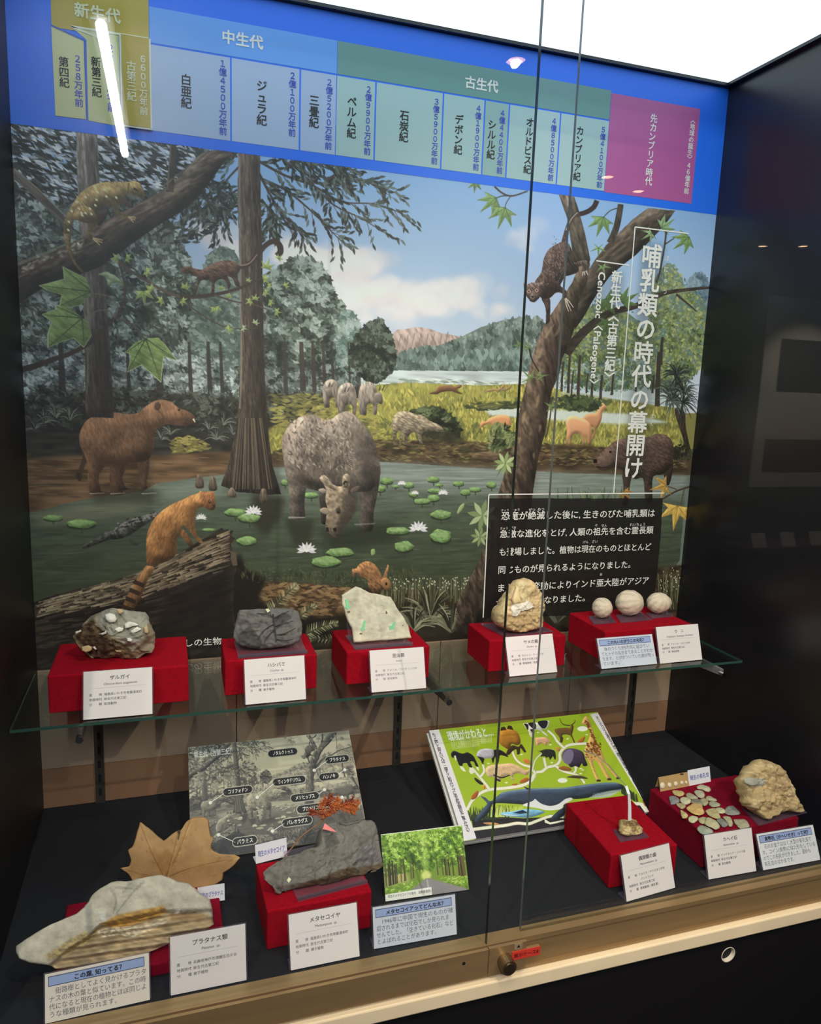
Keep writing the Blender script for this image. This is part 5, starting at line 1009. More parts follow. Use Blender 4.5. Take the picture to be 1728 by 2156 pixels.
# ------------------------------------------------------------------ mural panel with its time chart and lettering
mural = thing('mural_panel', (.75, 0, .94), 'tall printed wall panel of ancient mammals by a pond under a blue geologic time chart', 'mural')
prt = mat('print', attr=True, rough=.45)
MB().box((.0005, .0005, .302), (W_ - .0005, .0038, CEIL - .0045)).done('backing_board', mat('board_edge', (190, 180, 165), .7), mural)
MC = paint_mural()
printed('painting', MC, (0, 0, .298), (1, 0, 0), (0, 0, 1), W_, 1.014, prt, mural)
MO, MX, MU = np.zeros(3), np.array((1., 0, 0)), np.array((0, 0, 1.))
def flat(name, q, col, lift, rough=.45): # polygon of pixels printed on the panel
    P = pix_to_wall(q); return obj(name, [(x, -lift, z) for x, z in P], [tuple(range(len(P) - 1, -1, -1))], mat('ink_%d_%d_%d' % col, col, rough), mural)
def rect_px(name, tl, br, col, lift):
    (x0, z0), (x1, z1) = pix_to_wall([tl, br]); return obj(name, [(x0, -lift, z1), (x1, -lift, z1), (x1, -lift, z0), (x0, -lift, z0)], [(0, 1, 2, 3)], mat('ink_%d_%d_%d' % col, col, .45), mural)
obj('header_band', [(0, -.0004, 1.3075), (W_, -.0004, 1.3075), (W_, -.0004, CEIL - .0045), (0, -.0004, CEIL - .0045)], [(0, 1, 2, 3)], mat('ink_blue', (36, 118, 250), .45), mural)
oliv, oliv2, mez, mezc, pal, palc = (188, 166, 62), (204, 206, 150), (106, 168, 248), (172, 192, 224), (110, 156, 152), (170, 200, 200)
zt = 1.5180
def cell(name, x0, x1, z0, z1, col, lift=.0008): return obj(name, [(x0, -lift, z0), (x1, -lift, z0), (x1, -lift, z1), (x0, -lift, z1)], [(0, 1, 2, 3)], mat('ink_%d_%d_%d' % col, col, .45), mural)
wx = lambda u, v: pix_to_wall([(u, v)])[0][0]; wz = lambda u, v: pix_to_wall([(u, v)])[0][1]
zb_ = np.mean([wz(472, 294), wz(630, 314), wz(788, 337), wz(1012, 369), wz(1270, 404)])       # foot of the period cells
zm_ = np.mean([wz(400, 102), wz(709, 156), wz(864, 185), wz(1281, 257)])                       # line between era and period
zt_ = np.mean([wz(512, 45), wz(711, 84), wz(864, 116), wz(1287, 195)])
xs = [wx(317, 180), wx(486, 200), wx(631, 230), wx(708, 240), wx(789, 260), wx(930, 280), wx(1017, 290), wx(1068, 300), wx(1175, 315), wx(1276, 330)]
g_ = .0016
cell('era_block', wx(107, 10), xs[0] - .001, zm_, zt_ + .03, oliv); cell('era_block', xs[0], xs[3] - .001, zm_ + g_, zt_, mez); cell('era_block', xs[3], xs[9], zm_ + g_, zt_, pal)
for i in range(9): cell('period_cell', xs[i] + (0 if i in (0, 3) else g_), xs[i + 1] - (0 if i == 8 else g_), zb_, zm_ - g_, mezc if i < 3 else ((150, 184, 182) if i == 6 else palc))
flat('period_cell', [(108, 54), (178, 86), (183, 252), (117, 244)], oliv2, .001); flat('period_cell', [(150, 57), (250, 76), (255, 267), (186, 254), (182, 84)], oliv2, .001)
cell('period_cell', xs[9] + .001, wx(1465, 320), wz(1365, 417), wz(1375, 212), (188, 96, 158))
q4 = pix_to_wall([(249, 74), (317, 84), (321, 277), (258, 267)])
x0, x1, z0, z1 = q4[[0, 3], 0].mean(), q4[[1, 2], 0].mean(), q4[2:, 1].mean(), q4[:2, 1].mean()
MB().box((x0, -.006, z0), (x1, -.001, z1)).done('period_plate', mat('plate_white', (226, 226, 214), .5), mural)
MB().box((x0 + .003, -.0066, z0 + .003), (x1 - .003, -.006, z1 + .0)).done('period_plate_face', mat('ink_186_164_60', (186, 164, 60), .45), mural)
for a, b in (((108, 54), (178, 86)), ((178, 86), (183, 252))):
    T = Text(MO, MX, MU, .0013); (u0, v0), (u1, v1) = pix_to_wall([a, b]); T.bar((u0, v0), (u1, v1), .003).done('rule_line', mat('ink_rule_blue', (50, 96, 190), .5), mural)
T = Text(MO, MX, MU, .0014)
for a, b in (((150, 56), (312, 82)), ((150, 57), (205, 78))): (u0, v0), (u1, v1) = pix_to_wall([a, b]); T.bar((u0, v0), (u1, v1), .0035)
T.done('rule_line', mat('ink_pale', (228, 230, 206), .5), mural)
ink_w, ink_d, ink_b, ink_p = mat('ink_white', (244, 242, 236), .5), mat('ink_black', (30, 32, 36), .5), mat('ink_royal', (66, 84, 196), .5), mat('ink_cream', (230, 228, 190), .5)
def wide(s, cx, cy, wpx, m, bold=.03, name='lettering', lift=.0014):
    (a, z), (b, _) = pix_to_wall([(cx - wpx / 2, cy), (cx + wpx / 2, cy)]); T = Text(MO, MX, MU, lift); sz = (b - a) / len(s) * .98
    zc = wz(cx, cy); T.line(s, (a + b) / 2, zc - sz * .38, sz, 'c', bold, width=b - a).done(name, m, mural)
wide('新生代', 205, 28, 98, ink_p); wide('中生代', 510, 84, 88, ink_w); wide('古生代', 1013, 178, 71, ink_w)
def tall(s, x, y0, y1, m, lift=.0014, bold=.018, name='lettering', x2=None, size=None):
    (u0, v0), (u1, v1) = pix_to_wall([(x, y0), (x if x2 is None else x2, y1)])
    if x2 is None: u0 = u1 = wx(x, (y0 + y1) / 2)
    Text(MO, MX, MU, lift).column(s, u0, v0, u1, v1, size, bold).done(name, m, mural)
for s, x, y0, y1 in (('第四紀', 135, 120, 185), ('新第三紀', 203, 120, 205), ('白亜紀', 392, 156, 229), ('ジュラ紀', 551, 169, 265), ('三畳紀', 661, 200, 270), ('ペルム紀', 740, 202, 292), ('石炭紀', 850, 232, 300), ('デボン紀', 965, 241, 326), ('シルル紀', 1034, 252, 336), ('オルドビス紀', 1112, 247, 367), ('カンブリア紀', 1217, 265, 382)): tall(s, x, y0, y1, ink_d, name='period_name')
for s, x, y0, y1 in (('258万年前', 165, 115, 226), ('2300万年前', 234, 92, 236), ('1億4500万年前', 469, 125, 285), ('2億100万年前', 615, 151, 288), ('2億5200万年前', 692, 165, 316), ('2億9900万年前', 774, 180, 327), ('3億5900万年前', 916, 206, 347), ('4億1900万年前', 1004, 220, 360), ('4億4400万年前', 1054, 230, 367), ('4億8500万年前', 1162, 247, 382), ('5億4100万年前', 1265, 265, 397)): tall(s, x, y0, y1, ink_b, name='period_age')
tall('古第三紀', 277, 131, 216, ink_p, .0072, name='period_name'); tall('6600万年前', 302, 118, 245, ink_p, .0072, name='period_age')
tall('先カンブリア時代', 1370, 239, 392, ink_w, name='period_name'); tall('〈地球の誕生〉46億年前', 1451, 245, 410, ink_w, name='period_age')
# title
tall('哺乳類の時代の幕開け', 1374, 513, 1008, ink_w, x2=1331, bold=.022, name='title_lettering')
tall('ほにゅう', 1404, 532, 625, ink_w, x2=1398, bold=.004, name='title_ruby', size=.014); tall('まく', 1373, 868, 900, ink_w, x2=1371, bold=.004, name='title_ruby', size=.013)
tall('新生代〈古第三紀〉', 1299, 570, 808, ink_w, x2=1280, bold=.03, name='subtitle_lettering')
(u0, v0), (u1, v1) = pix_to_wall([(1266, 572), (1248, 808)])
Text(MO, MX, MU, .0014).line('Cenozoic〈Paleogene〉', (u0 + u1) / 2 - .008, v0, .0255, 'l', .02, rot=-math.pi / 2, width=v0 - v1).done('subtitle_lettering', ink_w, mural)
def rule(pts, w=.0028):
    T = Text(MO, MX, MU, .0012); Q = pix_to_wall(pts)
    for a, b in zip(Q[:-1], Q[1:]): T.bar(a, b, w)
    T.done('rule_line', ink_w, mural)
rule([(1449, 492), (1336, 478), (1291, 1038)]); rule([(1254, 549), (1324, 559)]); rule([(1397, 1038), (1028.5, 1041), (1016.5, 1300)])
# caption of six lines
for s, a, b in (('恐竜が絶滅した後に, 生きのびた哺乳類は', (1054, 1092), (1377, 1088)), ('急激な進化をとげ, 人類の祖先を含む霊長類', (1051, 1130), (1374, 1123)), ('も登場しました。植物は現在のものとほとんど', (1049, 1168), (1369, 1158)),
                ('同じものが見られるようになりました。', (1047, 1205), (1326, 1196)), ('また,地殻変動によりインド亜大陸がアジア', (1045, 1242), (1364, 1231)), ('大陸と一つになりました。', (1043, 1274), (1230, 1266))):
    (u0, v0), (u1, v1) = pix_to_wall([a, b]); n = len(s)
    Text(MO, MX, MU, .0012).line(s, u0, (v0 + v1) / 2, (u1 - u0) / n * 1.02, 'l', .012, width=u1 - u0).done('caption_lettering', ink_w, mural)
for s, x, y, w in (('きょう', 1062, 1074, 16), ('りゅう', 1084, 1073, 18), ('ぜつ', 1119, 1073, 14), ('めつ', 1138, 1072, 14), ('きゅう', 1060, 1112, 16), ('げき', 1079, 1111, 13), ('そ', 1254, 1106, 6), ('せん', 1271, 1106, 12), ('れいちょう', 1341, 1104, 32), ('げん', 1232, 1141, 12), ('ざい', 1251, 1140, 13), ('あ', 1264, 1209, 6)):
    wide(s, x, y, w, ink_w, .004, 'caption_ruby', .0012)
wide('『むかしの生物』', 400, 1353, 150, ink_w, .01, 'credit_lettering')
# ------------------------------------------------------------------ shelf, its hardware, red blocks
shelfg = glass_mat('shelf_glass', (242, 247, 245), .05); shelfe = mat('shelf_glass_edge', (50, 82, 74), .2, spec=.8)
V = MB().box((.002, -.288, Z_SH - .0055), (1.456, -.035, Z_SH))
sh = obj('glass_shelf', V.V, V.F, None, None, mats=[shelfg, shelfe], mi=[0, 0, 1, 1, 0, 1]); tag(sh, 'long clear glass shelf crossing the case under the mural', 'shelf')
steel = mat('dull_steel', (96, 88, 80), .4, metal=.7); dk = mat('slot_black', (8, 8, 8), .8); chrome = mat('chrome', (190, 190, 196), .15, metal=1)
pos = ('left end of the back wall, behind the leftmost red block', 'middle of the back wall, between the two picture boards', 'right end of the back wall, beside the green board')
for i, x in enumerate((.108, .7508, 1.384)):
    t = thing('slotted_rail', (x, -.004, .15), 'slotted shelf rail on the ' + pos[i], 'shelf rail', 'slotted shelf rails on the back wall')
    ch_ = MB().box((x - .009, -.006, .001), (x + .009, .0003, .3005)).done('channel', steel, t)
    for k in range(9): MB().box((x - .0028, -.0064, .018 + k * .031), (x + .0028, -.006, .034 + k * .031)).done('slot', dk, ch_)
    t = thing('shelf_bracket', (x, -.15, Z_SH - .02), 'slim metal shelf bracket under the ' + ('left', 'middle', 'right')[i] + ' of the glass shelf', 'shelf bracket', 'brackets under the glass shelf')
    MB().prism([(x - .004, -.0065, Z_SH - .0062), (x - .004, -.0065, Z_SH - .05), (x - .004, -.03, Z_SH - .045), (x - .004, -.305, Z_SH - .02), (x - .004, -.31, Z_SH - .0062)][::-1], (-1, 0, 0), .008).done('arm', steel if i < 2 else glass_mat('clear_arm', (210, 206, 214), .12, .1, .25), t)
    MB().tube([(x, -.306, Z_SH - .0155), (x, -.318, Z_SH - .0155)], .006, 12).done('end_cap', chrome, t)
felt = mat('red_felt', (158, 8, 28), .95, var=.16, scale=150, bump=.2, bscale=400, spec=.1, sheen=.0)
felt2 = mat('dark_red_felt', (128, 8, 34), .95, var=.16, scale=150, bump=.2, bscale=400, spec=.1)
BL = {}
for k, cx, cy, w, d, h, th, z0, m, lab in (
        ('A', .1674, -.1581, .2279, .1615, .068, 0, Z_SH, felt, 'red felt block carrying the shell rock at the left of the glass shelf'),
        ('B', .4299, -.1687, .1693, .1253, .0675, -.014, Z_SH, felt, 'red felt block under the dark grey leaf stone on the shelf'),
        ('C', .6547, -.1634, .1689, .1337, .0669, .005, Z_SH, felt, 'red felt block under the pale slab with green arrows'),
        ('D', .956, -.1715, .1754, .1162, .0677, -.003, Z_SH, felt, 'red felt block under the sandy rock with a shark tooth'),
        ('E', 1.2482, -.1575, .231, .144, .0692, .042, Z_SH, felt, 'wide red felt block carrying three round urchin fossils'),
        ('G', .4702, -.4449, .1699, .122, .0681, .028, 0, felt, 'red felt block on the case floor under the long dark stone'),
        ('H', 1.0656, -.437, .1378, .1727, .0682, -.034, 0, felt, 'red felt block on the case floor carrying one small tooth fossil'),
        ('I', 1.3111, -.431, .2254, .1695, .0705, .009, 0, felt2, 'dark red felt block at the far right covered in scattered coin fossils'),
        ('F', .204, -.4315, .239, .172, .022, .012, 0, felt2, 'low dark red felt block under the big pale stone slab')):
    c, s = math.cos(th), math.sin(th); hx, hy = w / 2, d / 2
    q = [(cx + a * hx * c - b_ * hy * s, cy + a * hx * s + b_ * hy * c) for a, b_ in ((-1, -1), (1, -1), (1, 1), (-1, 1))]
    o = MB().hexa([(x, y, z0 + .0003) for x, y in q] + [(x, y, z0 + h) for x, y in q]).done('display_block', m); bevel(o, .003, 3)
    tag(o, lab, 'display block', 'red felt display blocks'); BL[k] = (cx, cy, w, d, h, th, z0)
TOP = {k: v[6] + v[4] for k, v in BL.items()}
# ------------------------------------------------------------------ printed cards in clear holders
acr = glass_mat('acrylic', (244, 240, 248), .05, .02, .06, (200, 190, 205))
paper = mat('card_paper', (238, 226, 224), .55); paper_b = mat('card_paper_blue', (210, 212, 224), .55); paper_y = mat('card_paper_ivory', (236, 222, 210), .55)
ink = mat('ink_text', (58, 54, 58), .6); ink_f = mat('ink_faint', (120, 112, 112), .6); hd = mat('ink_head_blue', (156, 172, 214), .5); hl = mat('ink_head_line', (84, 86, 116), .5); gl = mat('ink_hair', (176, 170, 172), .6)
def card_thing(pl, label, title, latin=None, rows=None, info=None, pm=None, faint=False):
    o, ux, up, w, h = pl; n = np.cross(ux, up)
    t = thing('caption_card', o + ux * w / 2, label, 'caption card', 'printed caption cards')
    MB().slab(o + n * .0005, ux, up, w, h, .0009).done('card', pm or paper, t)
    hold = MB(); hold.slab(o - n * .0007 - ux * .002, ux, up, w + .004, h + .001, .0018)
    fb = np.array((-ux[1], ux[0], 0)); b0 = o - n * .0007 - ux * .002 + np.array((0, 0, .0006))
    hold.hexa([b0, b0 + ux * (w + .004), b0 + ux * (w + .004) + fb * .022, b0 + fb * .022] + [p + np.array((0, 0, .0018)) for p in (b0, b0 + ux * (w + .004), b0 + ux * (w + .004) + fb * .022, b0 + fb * .022)])
    hold.done('clear_holder', acr, t)
    T = lambda: Text(o + n * .0005, ux, up, .0003)
    tx = ink_f if faint else ink
    if info is None:
        T().line(title, w * .52, h * .80, h * .105, 'c', .012).done('title_lettering', tx, t)
        T().line(latin, w * .53, h * .69, h * .068, 'c', .004, slant=.2).done('latin_lettering', tx, t)
        T().bar((w * .1, h * .635), (w * .9, h * .635), h * .004).done('rule_line', gl, t)
        B = T(); lab = ('産　　地', '地質時代', '分　　類')
        i = 0
        for r in rows:
            y = h * (.475 - .1 * i); i += 1
            if r.startswith('+'): B.line(r[1:], w * .33, y, h * .064, 'l', .006); continue
            B.line(lab[0], w * .08, y, h * .064, 'l', .006); lab = lab[1:]; B.line('｜', w * .235, y, h * .064, 'l', .004); B.line(r, w * .295, y, h * .064, 'l', .006)
        B.done('text_lettering', tx, t)
    else:
        T().rect(w * .03, h * .735, w * .955, h * .945).done('heading_frame', hl, t)
        X = Text(o + n * .0005, ux, up, .0006); hb = X.rect(w * .037, h * .752, w * .948, h * .928).done('heading_band', hd, t)
        Text(o + n * .0005, ux, up, .0009).line(title, w * .5, h * .79, h * .125, 'c', .03, sx=min(1, .8 * w / (len(title) * h * .125))).done('heading_lettering', ink_d, hb)
        B = T()
        for i, r in enumerate(info): B.line(r, w * .035, h * (.575 - .158 * i), h * .142, 'l', .0, width=w * .93 * len(r) / max(len(q) for q in info))
        B.done('text_lettering', ink_f if faint else mat('ink_grey', (96, 96, 102), .6), t)
    return t
def bp(bx, by, th, w, h, ti, z0): return board_plane(bx, by, th, w, h, ti, z0 + .0014)
ERA = '新生代古第三紀'; IWAKI = '福島県いわき市常磐湯本町'
card_thing(bp(.111, -.2782, -.0125, .1092, .0788, .3278, Z_SH), 'white caption card in front of the block with the shell rock', 'ザルガイ', 'Clinocardium asagaiensis', (IWAKI, ERA, '軟体動物'))
card_thing(bp(.3769, -.2788, .0037, .1081, .0788, .3246, Z_SH), 'white caption card in front of the dark grey leaf stone', 'ハシバミ', 'Corylus  sp.', (IWAKI, ERA, '被子植物'))
card_thing(bp(.6095, -.2769, -.0202, .1074, .0776, .3435, Z_SH), 'white faded caption card below the pale slab with green arrows', '昆虫類', 'Insect', ('アメリカ・ワイオミング州', ERA, '節足動物'), faint=True)
card_thing(bp(.9012, -.2623, .0093, .1082, .0786, .4051, Z_SH), 'white caption card below the sandy rock with the tooth, crossed by the glass edge', 'サメの歯', 'Otodus  sp.', ('モロッコ・クーリブガ', ERA, '脊椎動物（魚類）'))
card_thing(bp(1.1111, -.2668, .003, .1374, .0635, .4428, Z_SH), 'bluish note card with a heading band, on the shelf before the urchins', 'この丸いのがウニの化石？', info=('　体のつくりが5方向に延びてい', 'てヒトデのなかまであることがわか', 'ります。とげがついていた跡が残っ', 'ています。'), pm=paper_b)
card_thing(bp(1.2554, -.2677, .012, .11, .078, .3293, Z_SH), 'white caption card at the right end of the glass shelf', 'ウ　ニ', 'Oligopygus, Eupatagus floridanus', ('アメリカ・フロリダ州', ERA, '棘皮動物'))
card_thing(bp(.0804, -.5644, .0335, .1351, .0627, .3197, 0), 'ivory note card with a blue heading at the bottom left corner', 'この葉, 知ってる？', info=('　街路樹としてよく見かけるプラタ', 'ナスの木の葉と似ています。この時', '代になると現在の植物とほぼ同じよ', 'うな種類が見られます。'), pm=paper_y)
card_thing(bp(.2441, -.5602, .0004, .1067, .0809, .2425, 0), 'white caption card to the right of the big pale slab', 'プラタナス類', 'Platanus  sp.', ('兵庫県神戸市須磨区白川台', ERA, '被子植物'))
card_thing(bp(.4168, -.5594, .0024, .1069, .0777, .3659, 0), 'white caption card in front of the long dark stone', 'メタセコイヤ', 'Metasequoia  sp.', (IWAKI, ERA, '裸子植物'))
card_thing(bp(.5493, -.5505, -.0326, .1383, .0621, .2831, 0), 'grey-blue note card with a heading under the tree avenue photo', 'メタセコイアってどんな木？', info=('　1946年に中国で現生のものが確', '認されるまでは化石でしか見られま', 'せんでした。「生きている化石」など', 'とよばれることがあります。'), pm=paper_b)
card_thing(bp(1.0057, -.5601, .0884, .1082, .0766, .3396, 0), 'white caption card in front of the block with the small tooth', '偶蹄類の歯', 'Merycoidodon  sp.', ('アメリカ・サウスダコタ州', '+バッドランド', ERA, '脊椎動物（哺乳類）'))
card_thing(bp(1.1901, -.5474, -.0264, .1058, .0776, .3215, 0), 'white caption card in front of the scattered coin fossils', 'カヘイ石', 'Nummulites  sp.', ('インドネシア・ジャワ島', ERA, '原生動物'))
card_thing(bp(1.3109, -.5521, -.0201, .1348, .0633, .4463, 0), 'pale note card with a blue heading at the far right of the case floor', '貨幣石（かへいせき）って何？', info=('　石のお金ではなく,大型の有孔虫で', 'す。コイン(貨幣)に似た形をしている', 'のでこの名前が付きました。星砂も', '有孔虫のなかまです。'), pm=mat('card_paper_grey', (226, 224, 228), .55))
# ------------------------------------------------------------------ boards
def board(name, pl, canvas, label, cat, thick, pm, layers=1):
    o, ux, up, w, h = pl; n = np.cross(ux, up); t = thing(name, o + ux * w / 2 + up * h / 2, label, cat)
    printed('print', canvas, o + n * .0006, ux, up, w, h, prt, t)
    for k in range(layers): MB().slab(o - n * (thick + .002) * k + (ux * -.004 * k), ux, up, w, h, thick).done('board', pm, t)
    return t, Text(o + n * .0006, ux, up, .0005)
def strut(t, o, ux, up, w, h, zf, m): # rear prop from the back of the sheet to the floor
    n = np.cross(ux, up); a = o + ux * w * .5 + up * h * .82 - n * .004; f = np.array((a[0], a[1] + .006, zf))
    if a[2] > zf + .01: MB().tube([a, (a[0], a[1] + .004, zf + .002)], .003, 8).done('prop', m, t)
whitecore = mat('board_white', (226, 220, 214), .6)
SEPIA = board_plane(.2807, -.2612, -.0058, .3336, .225, .9438, .008)
t, T = board('sepia_picture_board', SEPIA, sepia_of(MC), 'grey and cream picture board of the mural scene, leaning behind the long dark stone', 'picture board', .006, mat('board_cream', (196, 190, 168), .6))
strut(t, *SEPIA, .001, whitecore)
o_, ux_, up_, w_, h_ = SEPIA
Zs = zoom(360, 1520, 3.927)
def on_board(pl, pts): o, ux, up, w, h = pl; n = np.cross(ux, up); return [((on_plane(a, b, o, n) - o) @ ux, (on_plane(a, b, o, n) - o) @ up) for a, b in pts]
(u, v), (u2, v2) = on_board(SEPIA, Zs(190, 285, 498, 258)); T.line('新生代（古第三紀）', u, (v + v2) / 2 - .002, .0145, 'l', .02, width=u2 - u).done('title_lettering', ink_w, t)
pill = mat('ink_pill', (30, 30, 38), .5)
for s, q, dot in (('ノタルクトゥス', (820, 265, 1025, 245), None), ('プラタナス', (1292, 320, 1452, 302), (1183, 402)), ('ハンノキ', (1242, 460, 1368, 446), (1435, 398)), ('ウィンタテリウム', (860, 500, 1092, 476), (712, 626)), ('コリフォドン', (450, 582, 652, 560), (325, 670)), ('メソヒップス', (1008, 634, 1204, 612), (1268, 562)), ('プロメリコケルス', (1060, 724, 1320, 696), (1412, 625)), ('パレオラグス', (938, 836, 1146, 814), (838, 905)), ('パラミス', (530, 998, 690, 976), (392, 935))):
    (a, b), (c, d) = on_board(SEPIA, Zs(*q)); vm = (b + d) / 2; hh = .0075
    L = [(a + hh * .4 + hh * math.cos(k), vm + hh * math.sin(k)) for k in np.linspace(math.pi / 2, 1.5 * math.pi, 8)] + [(c - hh * .4 + hh * math.cos(k), vm + hh * math.sin(k)) for k in np.linspace(-math.pi / 2, math.pi / 2, 8)]
    cc = np.mean(L, 0); X = Text(T.o, T.ux, T.up, .0005); X.raw([tuple(cc + (np.array(p) - cc) * (1.05, 1.22)) for p in L], [tuple(range(16))]).done('label_outline', mat('ink_grey_light', (190, 188, 176), .5), t)
    X = Text(T.o, T.ux, T.up, .0008); lp_ = X.raw(L, [tuple(range(16))]).done('label_pill', pill, t)
    X = Text(T.o, T.ux, T.up, .0011); X.line(s, (a + c) / 2, vm - .0036, .0095, 'c', .02, width=(c - a) * .82).done('label_lettering', ink_w, lp_)
    if dot:
        (p, q_), = on_board(SEPIA, Zs(*dot)); X = Text(T.o, T.ux, T.up, .0008); e = (a if abs(a - p) < abs(c - p) else c, vm)
        X.bar((p, q_), e, .0012); X.raw([(p + .0034 * math.cos(k), q_ + .0034 * math.sin(k)) for k in np.linspace(0, 6.28, 13)[:-1]], [tuple(range(12))]).done('label_pointer', ink_w, t)
t, T = board('green_picture_board', GREEN, paint_green(), 'bright green board with an animal family tree and a whale, propped right of centre', 'picture board', .007, whitecore, 2)
strut(t, *GREEN, .001, whitecore)
(u, v), (u2, v2) = on_board(GREEN, ZM(218, 262, 545, 226)); T.line('環境がかわると…', u, v - .004, .026, 'l', .02, width=u2 - u).done('title_lettering', ink_w, t)
X = Text(T.o, T.ux, T.up, .0005)
for i in range(5):
    (u, v), (u2, v2) = on_board(GREEN, ZM(232 + i * 4, 276 + i * 16, 540, 240 + i * 18)); X.line('むかしの環境がかわるたびに動物たちは', u, v, .0075, 'l', 0, width=(u2 - u) * (1 if i < 4 else .7))
X.done('text_lettering', mat('ink_cream2', (232, 236, 170), .5), t)
def strip(s, a, b, flip=False):
    (u, v), (u2, v2) = on_board(GREEN, ZM(*a, *b)); T2 = Text(T.o, T.ux, T.up, .0005); T2.column(s, u, v, u2, v2, .0085 if len(s) > 30 else None, .012); T2.done('strip_lettering', ink_d, t)
strip('もっと詳しく知りたい人は、二階トイレ前スロープにある拡大展示をご覧ください。', (110, 222), (372, 955)); strip('「キリンとクジラの進化のふしぎ」二階中央の展示室で詳しく紹介しています', (1290, 88), (1640, 690))
FOREST = board_plane(.5976, -.449, -.0585, .1516, .1067, .5225, .001)
t, T = board('tree_avenue_photo', FOREST, paint_forest(), 'small glossy photo of a road through a tall green tree avenue', 'photograph', .002, whitecore)
strut(t, *FOREST, .001, acr)
T.line('現生のメタセコイアの並木　自動車道添い', .004, .005, .0052, 'l', .006, width=.08).done('caption_lettering', ink_d, t)
blue_ink = mat('ink_felt_pen', (40, 62, 170), .6)
def note(px4, z0, lean, text, label, cut=None, y=None):
    tl, tr, bl, br = px4
    if y is None: o = on_z(*bl, z0); e = on_z(*br, z0)
    else: o = on_y(*bl, y); e = on_y(*br, y); e[2] = o[2]
    d = e - o; d[2] = 0; w = np.linalg.norm(d); ux = d / w; nb = np.array((-ux[1], ux[0], 0)); up = np.array((0, 0, 1)) * math.cos(lean) + nb * math.sin(lean); n = np.cross(ux, up)
    h = (on_plane(*tl, o, n) - o) @ up; t = thing('name_card', o + ux * w / 2, label, 'name card', 'small handwritten name cards')
    MB().slab(o, ux, up, w, h, .0008).done('card', mat('card_white', (238, 236, 244), .5), t)
    Text(o, ux, up, .0003).line(text, w * .5, h * .36, h * .34, 'c', .01, width=w * .86).done('lettering', blue_ink, t)
    # folded foot behind
    b0 = o - n * .0008; MB().hexa([b0, b0 + ux * w, b0 + ux * w + nb * .02, b0 + nb * .02] + [p + np.array((0, 0, .0008)) for p in (b0, b0 + ux * w, b0 + ux * w + nb * .02, b0 + nb * .02)]).done('foot', mat('card_white', (238, 236, 244), .5), t)
    return t
note(((535, 1780), (603, 1763), (539, 1819), (605, 1802.5)), TOP['G'] + .0004, .25, '現生のメタセコイア', 'small white card in blue pen beside the long dark stone')
note(((1443.4, 1623), (1490, 1615), (1450, 1655), (1496, 1645.5)), TOP['I'] + .0004, .25, '現生の有孔虫', 'small white card in blue pen beside the tan strip of specimens')
# ------------------------------------------------------------------ clear stands
def easel(pl, w, depth, label, back=.055):
    """bent acrylic stand: base plate and front lip"""
    o, ux, up, n = pl; fb = np.array((-ux[1], ux[0], 0)); m = MB(); z = np.array((0, 0, 1.))
    b0 = o - fb * .012 + z * .0005
    def plate(p, a, la, b, lb, c, lc): m.hexa([p, p + a * la, p + a * la + b * lb, p + b * lb] + [q + c * lc for q in (p, p + a * la, p + a * la + b * lb, p + b * lb)])
    plate(b0, ux, w, fb, depth, z, .002); plate(b0, ux, w, fb, -.002, z, .007)
    plate(b0 + fb * back, ux, w, up, .045, n, -.002)
    t = m.done('acrylic_stand', acr); tag(t, label, 'stand', 'clear acrylic stands'); return t
def plate(q, z, label, t=.0022):
    """flat clear plate given by four pixels on height z"""
    P = [on_z(a, b, z + t) for a, b in q]
    P = [np.array((p[0], p[1], z + .0004)) for p in P]
    o = MB().hexa(P + [p + np.array((0, 0, t)) for p in P]).done('acrylic_plate', glass_mat('acrylic_plate', (226, 206, 224), .05, .02, .14, (170, 150, 170))); tag(o, label, 'stand', 'clear acrylic stands'); return o
def on_face(pl, pts, push): o, ux, up, n = pl; return [on_plane(a, b, o, n) + n * push for a, b in pts]
def solid_patch(name, pl, pts, push, thick, m, parent): o, ux, up, n = pl; P = on_face(pl, pts, push); return MB().prism(P if np.dot(np.cross(P[1] - P[0], P[2] - P[1]), n) > 0 else P[::-1], n, thick).done(name, m, parent)
rockm = mat('rock', attr=True, rough=.85, var=.22, scale=55, bump=.6, bscale=130)
pale_shell = mat('shell_white', (232, 226, 214), .6, var=.1, scale=80, bump=.2); sticker = mat('sticker_cream', (226, 222, 180), .6)
Z1, Z2, Z3, Z7, Z8, Z6, ZI = zoom(0, 1220, 3.6), zoom(440, 1200, 3.456), zoom(940, 1180, 2.7), zoom(0, 1700, 3.086), zoom(500, 1680, 3.086), zoom(1160, 1560, 3.042), zoom(1360, 1580, 4.696)
